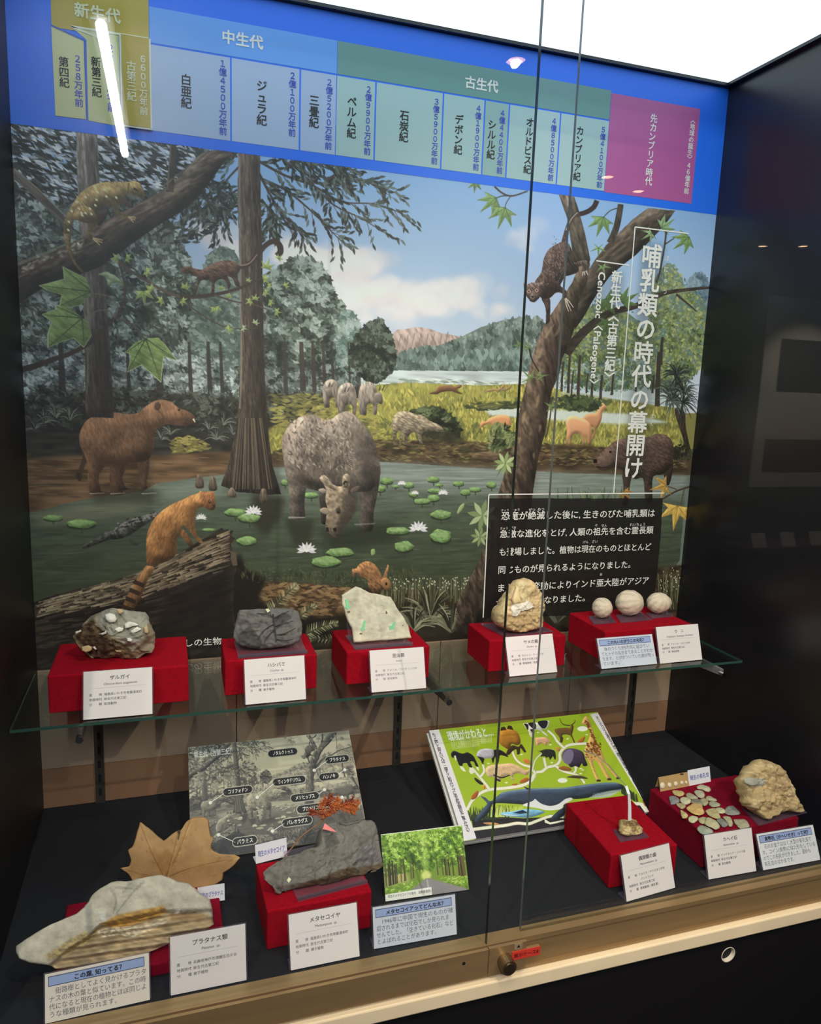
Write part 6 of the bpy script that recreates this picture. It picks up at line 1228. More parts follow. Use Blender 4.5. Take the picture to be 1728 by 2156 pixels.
# --- rock full of shells
pl = tilt_plane(240, 1392, TOP['A'], .30)
out = Z1(540, 435, 575, 395, 615, 372, 612, 350, 645, 318, 690, 278, 745, 255, 800, 228, 850, 213, 900, 222, 960, 232, 1020, 240, 1100, 250, 1125, 280, 1130, 320, 1160, 375, 1178, 415, 1170, 520, 1150, 555, 1100, 560, 1030, 610, 960, 622, 920, 600, 880, 585, 820, 600, 700, 618, 650, 575, 590, 520, 560, 480)
cv = px_canvas(140, 1270, 340, 1405, 4, (148, 134, 112)); cv.k = 3
cv.poly(Z1(770, 240, 850, 210, 960, 228, 1110, 250, 1130, 320, 1090, 430, 1000, 500, 900, 450, 820, 400, 760, 330), (158, 153, 140), sm=True)
cv.poly(Z1(540, 435, 620, 355, 700, 330, 780, 380, 850, 440, 980, 510, 1010, 600, 900, 600, 700, 620, 560, 490), (112, 92, 68), sm=True, tx=(.3, 30, 14, .35)); cv.poly(Z1(640, 350, 700, 300, 740, 330, 700, 350), (86, 66, 44)); cv.poly(Z1(640, 400, 820, 430, 880, 520, 760, 560, 660, 500), (74, 54, 36), .6, 8)
for i in range(60): cv.dab(*cv.map(np.array([(150 + cv.rng.rand() * 180, 1280 + cv.rng.rand() * 110)]))[0], 14, 3, cv.rng.rand() * 3, np.array(((168, 150, 122), (92, 76, 56), (186, 170, 140))[i % 3]) / 255, .5)
def facet(p): # the cut grey face lies flat, the broken side falls away to the left
    x, y = p; d = (x - 215) * .55 + (y - 1330) * -.84
    return -.010 * max(0, -d - 4) / 30 + .004 * min(1, max(0, d) / 20)
t = thing('shell_rock', pl[0], 'brown and grey rock full of white shell pieces on the leftmost red block', 'rock')
stone('stone_body', out, pl, .022, .05, rockm, t, cv, 3, .007, 46, TOP['A'], shape=facet, pw=3.4, chip=9)
for i, q in enumerate(((790, 265, 830, 252, 870, 268, 888, 300, 870, 325, 830, 328, 800, 305), (940, 340, 975, 318, 1020, 325, 1055, 345, 1000, 360, 945, 375), (865, 378, 905, 358, 940, 370, 930, 395, 890, 402), (988, 390, 1040, 358, 1078, 375, 1040, 400, 1000, 412), (958, 445, 985, 442, 1005, 458, 995, 475, 965, 470), (1090, 370, 1110, 330, 1128, 395, 1118, 415, 1095, 405), (745, 415, 790, 400, 808, 385, 805, 410, 780, 422), (615, 510, 660, 498, 700, 510, 695, 540, 650, 555, 620, 540), (880, 225, 920, 222, 940, 245, 915, 265, 890, 255), (570, 400, 610, 382, 615, 395, 575, 415), (700, 510, 720, 505, 735, 530, 720, 535), (870, 535, 925, 540, 920, 552, 880, 548))):
    c0 = np.mean(Z1(*q), 0); stone('shell', Z1(*q), (pl[0] + pl[3] * (.0262 + facet(c0) + .001), pl[1], pl[2], pl[3]), .0022, .006, pale_shell if i not in (5, 7, 8, 11) else mat('shell_tan', (204, 172, 128), .6, var=.12, scale=80), t, None, 40 + i, .0012, 90, N=22, M=5)
# --- dark grey stone with leaf print
pl = tilt_plane(560, 1367, TOP['B'] + .004, .42)
out = Z2(220, 292, 300, 288, 420, 283, 520, 280, 620, 283, 650, 310, 660, 350, 678, 400, 678, 450, 655, 520, 600, 545, 520, 562, 440, 572, 380, 577, 300, 568, 230, 555, 200, 530, 178, 480, 182, 440, 195, 380, 205, 320)
cv = px_canvas(480, 1270, 650, 1380, 4, (112, 106, 104)); cv.k = 3
cv.poly(Z2(200, 480, 290, 410, 380, 520, 370, 575, 220, 560), (66, 63, 62), .8, 4); cv.poly(Z2(470, 350, 570, 305, 600, 350, 480, 440), (64, 62, 64), .7, 3); cv.poly(Z2(205, 300, 300, 288, 640, 285, 660, 330, 500, 320, 300, 320), (108, 106, 104), .7, 5)
for i in range(40): cv.dab(*cv.map(np.array(Z2(540 + cv.rng.randn() * 24, 450 + cv.rng.randn() * 40)))[0], 5, 3, cv.rng.rand() * 3, np.array((128, 112, 94)) / 255, .6)
t = thing('leaf_print_stone', pl[0], 'dark grey block of stone with a pressed leaf print on the shelf', 'rock')
stone('stone_body', out, pl, .016, .03, rockm, t, cv, 7, .006, 40, TOP['B'] + .003, pw=5, chip=7, slope=.6)
vein = mat('leaf_vein', (60, 57, 56), .8, bump=.4)
def ridge(pl, pts, push, r0, r1, name, m, parent): P = on_face(pl, smooth(pts, 4, False), push); return MB().tube(P, list(np.linspace(r0, r1, len(P))), 6).done(name, m, parent)
ridge(pl, Z2(455, 330, 468, 420, 478, 530), .0205, .0018, .0010, 'leaf_midrib', vein, t)
for q in ((460, 350, 400, 330, 340, 325), (464, 400, 400, 440, 350, 500), (468, 440, 420, 490, 390, 540), (462, 360, 520, 330, 575, 308), (466, 420, 520, 400, 600, 380), (472, 480, 540, 470, 620, 430), (475, 510, 540, 520, 600, 510)): ridge(pl, Z2(*q), .0203, .0013, .0006, 'leaf_vein', vein, t)
solid_patch('sticker', pl, Z2(402, 295, 420, 290, 436, 308, 416, 320), .0205, .0008, sticker, t)
easel(tilt_plane(500, 1382, TOP['B'], .42), .128, .09, 'clear stand holding the dark grey leaf print stone', .065)
# --- pale slab with insects
pl = tilt_plane(806, 1352, TOP['C'] + .004, .34)
out = Z2(963, 182, 1010, 155, 1065, 120, 1110, 135, 1170, 165, 1240, 180, 1320, 195, 1350, 240, 1380, 300, 1420, 350, 1450, 410, 1465, 470, 1475, 497, 1400, 502, 1300, 512, 1150, 522, 1050, 530, 1045, 480, 1035, 420, 1005, 370, 990, 320, 968, 250)
cv = px_canvas(710, 1225, 880, 1360, 4, (216, 206, 182)); cv.k = 3
for i in range(60): cv.poly([(p + 1, q) for p, q in [(725 + cv.rng.rand() * 120 + 9 * math.cos(a), 1245 + cv.rng.rand() * 90 + 6 * math.sin(a)) for a in np.linspace(0, 6, 7)]], ((192, 182, 160), (228, 220, 200))[i % 2], .25, 6)
t = thing('insect_slab', pl[0], 'thin pale limestone slab with green arrows marking insects', 'rock slab')
stone('slab_body', out, pl, .004, .006, rockm, t, cv, 12, .0012, 30, TOP['C'], pw=9)
green = mat('arrow_green', (130, 206, 150), .5)
for a in ((985, 218, 1004, 212, 1014, 258, 1026, 262, 1006, 292, 984, 272, 994, 266), (1118, 372, 1136, 368, 1124, 428, 1134, 432, 1108, 446, 1094, 424, 1106, 422), (1340, 378, 1356, 372, 1338, 420, 1348, 424, 1306, 438, 1308, 404, 1320, 410)): solid_patch('arrow_sticker', pl, Z2(*a), .0055, .0012, green, t)
for a in ((1000, 302, 1020, 298, 1024, 308, 1004, 314), (1278, 312, 1284, 296, 1294, 316, 1284, 320), (1092, 458, 1112, 460, 1108, 468, 1094, 468), (1402, 402, 1410, 400, 1408, 408, 1402, 408)): solid_patch('insect_mark', pl, Z2(*a), .0054, .001, mat('insect_brown', (128, 96, 72), .8), t)
easel(tilt_plane(743, 1364, TOP['C'], .34), .118, .08, 'clear stand holding the pale slab with green arrows')
# --- sandy rock with shark tooth
pl = tilt_plane(1092, 1331, TOP['D'] + .003, .2)
out = Z3(345, 185, 365, 150, 400, 110, 440, 98, 470, 105, 495, 130, 515, 165, 540, 190, 550, 230, 553, 280, 540, 310, 543, 340, 530, 380, 490, 392, 440, 408, 400, 412, 350, 400, 320, 385, 285, 370, 270, 345, 268, 300, 275, 275, 300, 255, 310, 225, 330, 200)
cv = px_canvas(1030, 1205, 1160, 1340, 4, (206, 180, 134)); cv.k = 3
cv.poly(Z3(350, 190, 400, 120, 440, 110, 450, 230, 360, 260), (214, 196, 152), .8, 8); cv.poly(Z3(290, 300, 540, 300, 530, 390, 400, 410, 290, 360), (190, 160, 112), .6, 8)
for i in range(120): cv.dab(*cv.map(np.array([(1040 + cv.rng.rand() * 105, 1225 + cv.rng.rand() * 105)]))[0], 7, 3, cv.rng.rand() * 3, np.array(((176, 146, 98), (224, 206, 164))[i % 2]) / 255, .5)
t = thing('shark_tooth_rock', pl[0], 'sandy yellow rock holding a fossil shark tooth', 'rock')
stone('stone_body', out, pl, .022, .03, rockm, t, cv, 21, .008, 60, TOP['D'] + .0028, pw=3.2)
tooth = mat('tooth_cream', (240, 216, 160), .4, var=.1, scale=50)
stone('shark_tooth', Z3(370, 225, 382, 180, 396, 140, 410, 170, 416, 215, 425, 240, 400, 245, 380, 250), (pl[0] + pl[3] * .0265, pl[1], pl[2], pl[3]), .006, .006, tooth, t, None, 5, .0006, 60, N=30, M=8)
stone('white_root', Z3(360, 270, 380, 245, 430, 240, 460, 225, 490, 245, 498, 265, 470, 280, 440, 285, 410, 300, 390, 320, 365, 315), (pl[0] + pl[3] * .022, pl[1], pl[2], pl[3]), .008, .006, mat('root_white', (232, 222, 206), .8, var=.12, scale=60, bump=.5), t, None, 6, .005, 90, N=60, M=14)
plate([(q[0], q[1]) for q in Z3(330, 432, 606, 402, 480, 345, 190, 360)], TOP['D'], 'clear plate under the sandy rock with the shark tooth')
# --- three urchins
urch = mat('urchin', attr=True, rough=.8, var=.1, scale=60, bump=.35, bscale=160)
def urchin(cx, cy, rx, ry, zt, label, tip=0, seed=1, axis=(.1, -.8, .6)):
    c0 = on_z(cx, cy + ry, zt); d = on_plane(cx, cy, c0 + np.array((0, ry / 1100., 0)), (0, 1, 0)); s = np.linalg.norm(d - CAM) / F_PX
    R_ = np.array((rx * s, min(rx, ry) * s, ry * s)); c0 = np.array((d[0], d[1], zt + R_[2] + .0006)); V, F, Q = [], [], []; nu, nv = 60, 36
    ax = np.array(axis) / np.linalg.norm(axis); e1 = np.cross(ax, (0, 0, 1)); e1 /= np.linalg.norm(e1); e2 = np.cross(ax, e1)
    for j in range(nv + 1):
        for i in range(nu):
            a, b_ = 2 * math.pi * i / nu, math.pi * j / nv
            dr = np.array((math.sin(b_) * math.cos(a), math.sin(b_) * math.sin(a), math.cos(b_)))
            th = math.acos(max(-1, min(1, dr @ ax))); ph = math.atan2(dr @ e2, dr @ e1); w = math.cos(5 * ph)
            g = math.exp(-((abs(((ph * 5 / (2 * math.pi)) % 1) - .5) * 2 - .55) / .16) ** 2) * math.sin(min(th, 1.5)) 
            k = 1 + .006 * w * math.sin(min(th, 1.6)) - .016 * g - .04 * math.exp(-(th / .16) ** 2)
            if tip: k *= 1 + tip * max(0, dr[0]) ** 6
            k += fbm(dr, 3, seed) * .03
            V.append(c0 + R_ * dr * k); Q.append(np.array((228, 208, 184)) / 255 * (1 - .14 * g))
    for j in range(nv):
        for i in range(nu): F.append((j * nu + i, (j + 1) * nu + i, (j + 1) * nu + (i + 1) % nu, j * nu + (i + 1) % nu))
    o = obj('urchin_fossil', V, F, urch, None, True, cols=np.array(Q)); tag(o, label, 'fossil', 'fossil sea urchins')
zu = TOP['E'] + .0028
urchin(1267, 1286, 20.5, 20.5, zu, 'smallest and leftmost of the three round urchin fossils', 0, 1, (.2, -.85, .3)); urchin(1324.5, 1277, 28.5, 25.5, zu, 'largest, middle one of the three round urchin fossils', 0, 2, (.5, -.7, .3)); urchin(1385.5, 1276, 24.5, 20.5, zu, 'rightmost urchin fossil, egg-shaped with a blunt tip', .16, 3, (.1, -.6, .8))
for q, l in (((835, 362, 963, 350, 925, 305, 805, 318), 'clear plate under the smallest, leftmost urchin fossil'), ((990, 352, 1166, 335, 1100, 290, 960, 310), 'clear plate under the largest, middle urchin fossil'), ((1165, 328, 1290, 315, 1250, 285, 1130, 300), 'clear plate under the egg-shaped rightmost urchin fossil')): plate(Z3(*q), TOP['E'], l)
# --- big pale slab, lower left
pl = tilt_plane(190, 2037, .0235, .62, .0)
out = Z7(108, 900, 170, 855, 240, 812, 330, 760, 420, 722, 500, 690, 550, 650, 580, 612, 600, 570, 650, 525, 720, 490, 760, 480, 850, 478, 900, 460, 980, 445, 1050, 437, 1100, 455, 1150, 480, 1220, 492, 1270, 525, 1300, 560, 1340, 582, 1365, 598, 1375, 650, 1390, 760, 1340, 800, 1250, 830, 1100, 850, 1110, 880, 1030, 920, 960, 945, 800, 985, 650, 1010, 520, 1035, 400, 1052, 360, 1050, 300, 1020, 200, 1005, 130, 980, 108, 940)
cv = px_canvas(30, 1835, 460, 2050, 2.6, (194, 183, 165)); cv.k = 2
cv.poly(Z7(300, 1050, 420, 950, 560, 850, 640, 780, 760, 730, 960, 690, 1100, 680, 1340, 690, 1390, 760, 1340, 810, 1100, 870, 900, 980, 400, 1060), (176, 152, 118), 1, 2, sm=True, tx=(.2, 40, 12, .18))
cv.poly(Z7(300, 960, 430, 870, 560, 800, 640, 790, 600, 850, 470, 930, 330, 990), (168, 140, 84), .7, 6, tx=(.5, 12, 5, .4)); cv.poly(Z7(650, 760, 760, 700, 900, 670, 1060, 640, 1080, 680, 1000, 720, 860, 760, 740, 790), (182, 132, 58), .85, 4, tx=(.2, 26, 8, .3))
cv.poly(Z7(630, 800, 700, 780, 860, 770, 1060, 720, 1100, 730, 1000, 790, 860, 840, 760, 830, 640, 850), (206, 190, 164), .9, 1, tx=(.1, 12, 5, .3)); cv.poly(Z7(1100, 700, 1330, 690, 1320, 725, 1110, 740), (146, 118, 82), .7, 3); cv.poly(Z7(560, 640, 600, 620, 610, 820, 570, 840), (134, 130, 124), .6, 4); cv.poly(Z7(640, 670, 690, 680, 690, 740, 670, 740), (214, 210, 204), .7, 1); cv.poly(Z7(1140, 670, 1165, 662, 1160, 685, 1130, 690), (240, 238, 232))
for q in ((720, 520, 760, 600, 740, 690), (940, 480, 860, 560, 760, 690), (760, 520, 860, 530), (850, 490, 800, 560)): cv.stroke(Z7(*q), 7, 3, (136, 132, 124), .5)
for i in range(24): cv.stroke(Z7(320 + i * 8, 920 - i * 9, 240 + i * 9, 990 - i * 6), 2.4, 1, (196, 186, 164), .5)
def layers(p):
    x, y = p; edge_ = float(np.interp(x, [30, 107, 140, 181, 211, 340, 430], [2060, 2037, 2008, 1982, 1953, 1925, 1922]))
    return .012 * max(0, min(1, (edge_ - y) / 10)) - .004 + .004 * math.sin((y + x * .15) / 3.2) * (1 if y > edge_ else 0)
t = thing('leaf_fossil_slab', pl[0], 'large pale layered stone slab with a faint leaf print, lower left of the case', 'rock slab')
stone('slab_body', out, pl, .010, .022, rockm, t, cv, 31, .004, 22, .0225, N=220, M=50, pw=6, shape=layers)
# --- dried plane leaf standing behind the slab
leafm = mat('dry_leaf', attr=True, rough=.75, var=.12, scale=60)
lp = Z7(780, 400, 840, 375, 850, 330, 840, 290, 830, 260, 860, 235, 880, 180, 900, 120, 910, 82, 950, 110, 990, 140, 1030, 175, 1065, 205, 1110, 175, 1160, 152, 1170, 160, 1185, 145, 1210, 110, 1260, 85, 1340, 82, 1355, 95, 1362, 150, 1370, 195, 1392, 200, 1375, 235, 1370, 260, 1385, 280, 1430, 292, 1480, 288, 1520, 285, 1560, 300, 1530, 345, 1500, 380, 1455, 420, 1450, 450, 1445, 480, 1390, 530, 1300, 560, 1180, 640, 1050, 640, 900, 560, 850, 465, 830, 430)
o0 = on_y(360, 1905, -.372); pl = (o0, np.array((1., 0, 0)), np.array((0, math.sin(.30), math.cos(.30))), np.array((0, -math.cos(.30), math.sin(.30))))
cv = px_canvas(250, 1720, 510, 1915, 3.4, (178, 138, 92)); cv.k = 3
stalk = Z7(1080, 470)[0]
for q in ((910, 90), (1240, 100), (1540, 305), (800, 400), (1160, 160)):
    tip = Z7(*q)[0]; cv.stroke([stalk, tip], 9, 2, (142, 98, 50), .6); cv.stroke([(stalk[0] + 2, stalk[1] + 1), (tip[0] + 2, tip[1] + 1)], 3, 1, (206, 166, 112), .6)
    for f in (.3, .5, .7):
        m0 = (stalk[0] + (tip[0] - stalk[0]) * f, stalk[1] + (tip[1] - stalk[1]) * f); a0 = math.atan2(tip[1] - stalk[1], tip[0] - stalk[0])
        for sg in (-.7, .7): cv.stroke([m0, (m0[0] + 18 * math.cos(a0 + sg), m0[1] + 18 * math.sin(a0 + sg))], 2, .8, (148, 104, 58), .5)
cv.poly(Z7(1010, 300, 1080, 250, 1120, 290, 1080, 430, 1040, 420), (150, 106, 54), .5, 8); cv.poly(Z7(1130, 420, 1200, 360, 1400, 320, 1300, 400), (196, 152, 96), .5, 8)
cv.poly(Z7(1158, 150, 1172, 150, 1168, 185, 1150, 225), (40, 26, 18), .9); cv.dab(*cv.map(np.array(Z7(1190, 175)))[0], 4, 3, 0, np.array((60, 40, 26)) / 255)
for k in range(500): cv.dab(*cv.map(np.array([(262 + cv.rng.rand() * 240, 1725 + cv.rng.rand() * 170)]))[0], 6, 2.5, cv.rng.rand() * 3, np.array(((150, 112, 70), (184, 146, 98), (134, 98, 60))[k % 3]) / 255, .35)
def curl(p): x, y = p; return .006 * math.sin((x - 350) / 26.) + .004 * math.sin((y - 1800) / 19. + x / 60.)
t = thing('dried_leaf', o0, 'large dry brown plane tree leaf standing behind the pale slab', 'leaf')
stone('leaf_blade', lp, pl, .0006, .0006, leafm, t, cv, 3, .0002, 20, N=150, M=26, pw=8, centre=stalk, shape=lambda p: 0)
me = bpy.data.objects[t.children[0].name].data
for v in me.vertices:
    dx, dz = v.co.x, v.co.z; b_ = .006 * math.sin(dx * 38) + .005 * math.sin(dz * 55 + dx * 14); v.co.y += b_
MB().tube(on_face(pl, smooth(Z7(1080, 480, 1060, 560, 1040, 640), 4, False), .002), .0016, 8).done('stalk', mat('leaf_stalk', (142, 100, 56), .7), t)
pc = on_y(444, 1899, -.40)
note(((411, 1870), (469, 1853), (416, 1905), (473, 1888)), TOP['F'] + .0003, .2, '現生のプラタナス', 'small white card in blue pen half hidden by the big pale slab', y=-.395)
# --- long dark stone with pointer
pl = tilt_plane(600, 1884, TOP['G'] + .003, .75, .16)
out = Z8(160, 490, 190, 460, 240, 430, 300, 390, 380, 370, 440, 340, 520, 318, 525, 260, 535, 195, 570, 178, 640, 160, 700, 172, 760, 158, 800, 150, 860, 150, 890, 170, 905, 230, 915, 290, 920, 340, 935, 420, 935, 450, 860, 500, 760, 520, 700, 530, 600, 570, 480, 575, 400, 590, 330, 600, 300, 620, 260, 632, 240, 600, 200, 560, 170, 530)
cv = px_canvas(545, 1722, 810, 1890, 3.4, (122, 116, 108)); cv.k = 3
cv.poly(Z8(300, 620, 420, 560, 560, 520, 640, 480, 935, 425, 940, 460, 760, 530, 600, 580, 400, 600), (84, 66, 46), .9, 3, tx=(.2, 30, 8, .3)); cv.poly(Z8(760, 330, 880, 290, 930, 420, 800, 460, 720, 460), (116, 110, 110), .8, 8, tx=(2.3, 30, 6, .3)); cv.poly(Z8(540, 260, 620, 240, 640, 310, 560, 350), (84, 82, 76), .7, 5)
for i in range(70): cv.stroke(Z8(*(lambda x, y: (x, y, x + 30 * cv.rng.randn(), y + 24 * cv.rng.randn()))(220 + 690 * cv.rng.rand(), 200 + 380 * cv.rng.rand())), 3, 1, ((82, 78, 72), (124, 118, 110))[i % 2], .45)
def under(p): x, y = p; e = 1866 - (x - 600) * .155; return -.018 * max(0, min(1, (y - e) / 16)) + .006
t = thing('dark_leaf_stone', pl[0], 'long dark grey stone with a pink pointer on a red block', 'rock')
stone('stone_body', out, pl, .010, .022, rockm, t, cv, 41, .008, 34, TOP['G'] + .0034, N=190, M=36, pw=5, shape=under, chip=8, slope=.45)
solid_patch('pink_pointer', pl, Z8(528, 224, 542, 186, 622, 244), .024, .0012, mat('pointer_pink', (244, 128, 128), .5), t); solid_patch('sticker', pl, Z8(298, 552, 312, 530, 326, 546, 312, 568), .023, .001, sticker, t)
easel(tilt_plane(622, 1888, TOP['G'], .75, .12), .118, .06, 'clear stand under the long dark stone with the pointer')
# --- dried red-brown twig leaning behind it
o0 = on_y(600, 1806, -.398); pl = (o0, np.array((1., 0, 0)), np.array((0, math.sin(.5), math.cos(.5))), np.array((0, -math.cos(.5), math.sin(.5))))
Zt = zoom(360, 1520, 3.927); R = np.random.RandomState(4)
t = thing('dried_twig', o0, 'dried twig with rusty orange needles standing behind the long dark stone', 'twig')
twm = mat('twig_brown', (150, 104, 74), .7); ndm = mat('needle_orange', (196, 104, 48), .7, var=.2, scale=60); ndm2 = mat('needle_rust', (148, 66, 44), .7, var=.2, scale=60)
MB().tube(on_face(pl, smooth(Zt(925, 1130, 1000, 1040, 1075, 950, 1150, 890, 1210, 850, 1280, 790), 5, False), 0), .0012, 8).done('stem', twm, t)
for i, q in enumerate(((1280, 790, 1200, 755, 1150, 745), (1280, 790, 1240, 700, 1270, 640), (1280, 790, 1330, 700, 1380, 640), (1300, 760, 1400, 690, 1500, 640), (1320, 720, 1420, 700, 1540, 660), (1360, 690, 1450, 720, 1510, 740), (1300, 700, 1290, 650, 1330, 620), (1400, 690, 1480, 690, 1530, 700))):
    P = smooth(Zt(*q), 7, False); B = MB(); B.tube(on_face(pl, P, .002), .0008, 6)
    for k in range(1, len(P)):
        a = math.atan2(*(P[k] - P[k - 1])[::-1])
        for sg in (-1, 1):
            for rep in range(2):
                l = 5 + R.rand() * 7; b_ = a + sg * (.6 + R.rand() * .7); e = P[k] + np.array((l * math.cos(b_), l * math.sin(b_)))
                B.tube([on_face(pl, [P[k]], .002)[0], on_face(pl, [(P[k] + e) / 2 + R.randn(2) * .8], .004 + R.rand() * .004)[0], on_face(pl, [e], R.rand() * .008)[0]], [.0007, .001, .0003], 4)
    B.done('needle_spray', ndm if i % 3 else ndm2, t)
# --- little tooth on its plate with a white paper pointer
pl = tilt_plane(1327, 1758, TOP['H'] + .0026, .45)
out = Z6(447, 510, 470, 500, 490, 515, 520, 500, 545, 505, 560, 535, 585, 560, 580, 590, 540, 605, 480, 610, 450, 600, 435, 575, 440, 545)
cv = px_canvas(1300, 1720, 1356, 1764, 8, (196, 170, 118)); cv.k = 5
cv.poly(Z6(447, 510, 545, 505, 560, 540, 500, 545, 450, 540), (118, 92, 58), .8, 6, tx=(1, 20, 12, .4)); cv.poly(Z6(440, 560, 580, 565, 540, 605, 450, 600), (206, 186, 136), .8, 8, tx=(.4, 24, 12, .3)); cv.poly(Z6(495, 545, 520, 540, 540, 575, 500, 580), (140, 108, 66), .6, 4)
t = thing('tooth_fossil', pl[0], 'small knobbly tooth fossil under a white strip on a red block', 'fossil')
stone('tooth_body', out, pl, .009, .014, rockm, t, cv, 51, .005, 70, TOP['H'] + .0024, N=80, M=14)
plate([(x, y) for x, y in Z6(440, 645, 627, 615, 560, 545, 395, 570)], TOP['H'], 'clear plate under the small tooth fossil')
Pq = [(1325.5, 1728), (1325.5, 1700), (1324, 1672), (1318, 1655), (1305, 1640), (1280, 1610), (1255, 1590), (1228, 1580)]
o1 = pl[0] + np.array((0, .006, 0)); C3 = []
for k, (a, b_) in enumerate(Pq): C3.append(on_y(a, b_, o1[1] + (0 if k < 3 else (k - 2) * .016)))
wd = [.0042, .0036, .003, .003, .0018, .0016, .0014, .0012]; S = MB()
V = [p + np.array((sg * w_ * .9, 0, 0)) for p, w_ in zip(C3, wd) for sg in (-1, 1)]; n_ = len(V); V2 = [p + np.array((0, .0006, 0)) for p in V]
F = [(2 * k, 2 * k + 1, 2 * k + 3, 2 * k + 2) for k in range(len(Pq) - 1)] + [(n_ + 2 * k + 2, n_ + 2 * k + 3, n_ + 2 * k + 1, n_ + 2 * k) for k in range(len(Pq) - 1)] + [(2 * k, 2 * k + 2, n_ + 2 * k + 2, n_ + 2 * k) for k in range(len(Pq) - 1)] + [(2 * k + 3, 2 * k + 1, n_ + 2 * k + 1, n_ + 2 * k + 3) for k in range(len(Pq) - 1)]
ps = thing('pointer_strip', C3[0], 'white paper strip rising from the tooth fossil, ending in a clear thread', 'pointer')
nf = len(Pq) - 1; wpm = mat('strip_white', (244, 242, 246), .5)
MB().add(V[:8] + V2[:8], [f for f in [(0, 1, 3, 2), (2, 3, 5, 4), (4, 5, 7, 6), (10, 11, 9, 8), (12, 13, 11, 10), (14, 15, 13, 12), (0, 2, 10, 8), (2, 4, 12, 10), (4, 6, 14, 12), (3, 1, 9, 11), (5, 3, 11, 13), (7, 5, 13, 15)]]).done('paper_strip', wpm, ps)
MB().tube(smooth(C3[3:], 4, False) if 0 else C3[3:], .0011, 8).done('clear_thread', glass_mat('clear_thread', (220, 224, 200), .1, .05, .3, (190, 190, 180)), ps)
# --- coral-like lump of coin fossils at the far right
pl = tilt_plane(1614, 1724, TOP['I'] + .0026, .42)
out = ZI(930, 280, 960, 245, 985, 190, 1010, 155, 1080, 110, 1110, 88, 1160, 88, 1230, 110, 1290, 140, 1330, 180, 1370, 230, 1410, 290, 1420, 350, 1440, 420, 1460, 480, 1490, 530, 1525, 560, 1530, 605, 1500, 615, 1430, 605, 1380, 595, 1300, 620, 1260, 650, 1200, 660, 1180, 685, 1140, 670, 1110, 625, 1040, 590, 1000, 560, 965, 520, 970, 460, 955, 400, 930, 330)
cv = px_canvas(1550, 1590, 1695, 1732, 5, (188, 160, 116)); cv.k = 4
cv.poly(ZI(1180, 200, 1330, 230, 1350, 360, 1250, 480, 1180, 400), (158, 128, 92), .5, 14)
for i in range(150): cv.stroke(ZI(*(lambda x, y: (x, y, x + 14, y - 9, x + 26, y + 2))(960 + 520 * cv.rng.rand(), 120 + 500 * cv.rng.rand())), 3, 1.4, ((216, 192, 146), (140, 110, 72), (228, 208, 170))[i % 3], .6)
cv.poly(ZI(960, 285, 1010, 268, 1090, 275, 1120, 300, 1100, 345, 1030, 350, 980, 325), (170, 166, 156), 1, 1, sm=True)
t = thing('coin_fossil_rock', pl[0], 'big lumpy tan rock packed with coin fossils at the far right', 'rock')
stone('stone_body', out, pl, .018, .03, rockm, t, cv, 61, .009, 48, TOP['I'] + .0024, N=190, M=36, pw=3.4)
stone('coin_fossil', ZI(960, 285, 1010, 268, 1090, 275, 1120, 300, 1100, 345, 1030, 350, 980, 325), (pl[0] + pl[3] * .0185, pl[1], pl[2], pl[3]), .0025, .004, mat('coin_grey', (176, 170, 158), .8, var=.15, scale=60), t, None, 9, .001, 60, N=36, M=8)
plate(ZI(1110, 740, 1590, 610, 1500, 570, 950, 570), TOP['I'], 'clear plate under the big lumpy tan rock')
# --- scattered coin fossils
lens = ((255, 400, 300, 395, 375, 415, 370, 445, 330, 455, 275, 435), (500, 360, 540, 340, 600, 350, 640, 380, 625, 410, 590, 405, 550, 385, 510, 380), (475, 405, 520, 392, 565, 405, 582, 450, 560, 472, 520, 465, 490, 440), (395, 430, 440, 425, 490, 450, 515, 478, 460, 485, 400, 460),
        (222, 460, 280, 450, 330, 485, 320, 520, 245, 535, 235, 500), (332, 480, 370, 460, 430, 475, 450, 510, 400, 535, 350, 520), (450, 490, 500, 480, 550, 505, 565, 545, 520, 540, 440, 515), (530, 490, 580, 475, 618, 510, 590, 548, 560, 540), (585, 470, 610, 452, 660, 465, 705, 498, 660, 500, 600, 490),
        (615, 520, 650, 505, 700, 515, 738, 540, 700, 560, 640, 555), (295, 530, 330, 525, 395, 545, 360, 582, 320, 560), (395, 570, 440, 535, 470, 520, 550, 535, 560, 570, 578, 610, 540, 640, 470, 630, 420, 600), (335, 590, 360, 600, 415, 640, 400, 668, 355, 668), (582, 600, 620, 578, 700, 575, 720, 620, 738, 670, 700, 675, 630, 650),
        (680, 580, 720, 565, 770, 580, 785, 615, 740, 625, 700, 610), (775, 590, 800, 555, 850, 548, 900, 580, 935, 620, 900, 638, 820, 640, 780, 620), (415, 670, 460, 645, 510, 660, 510, 690, 470, 718, 425, 705), (515, 680, 560, 660, 600, 670, 580, 725, 530, 715), (575, 720, 600, 660, 660, 680, 715, 720, 730, 760, 690, 785, 650, 765, 590, 740),
        (690, 690, 740, 670, 800, 720, 810, 745, 760, 760, 720, 720), (755, 660, 800, 648, 840, 670, 858, 740, 820, 752, 790, 700), (860, 690, 900, 680, 990, 690, 1022, 755, 950, 782, 900, 750), (500, 770, 540, 740, 610, 765, 668, 805, 600, 835, 530, 815))
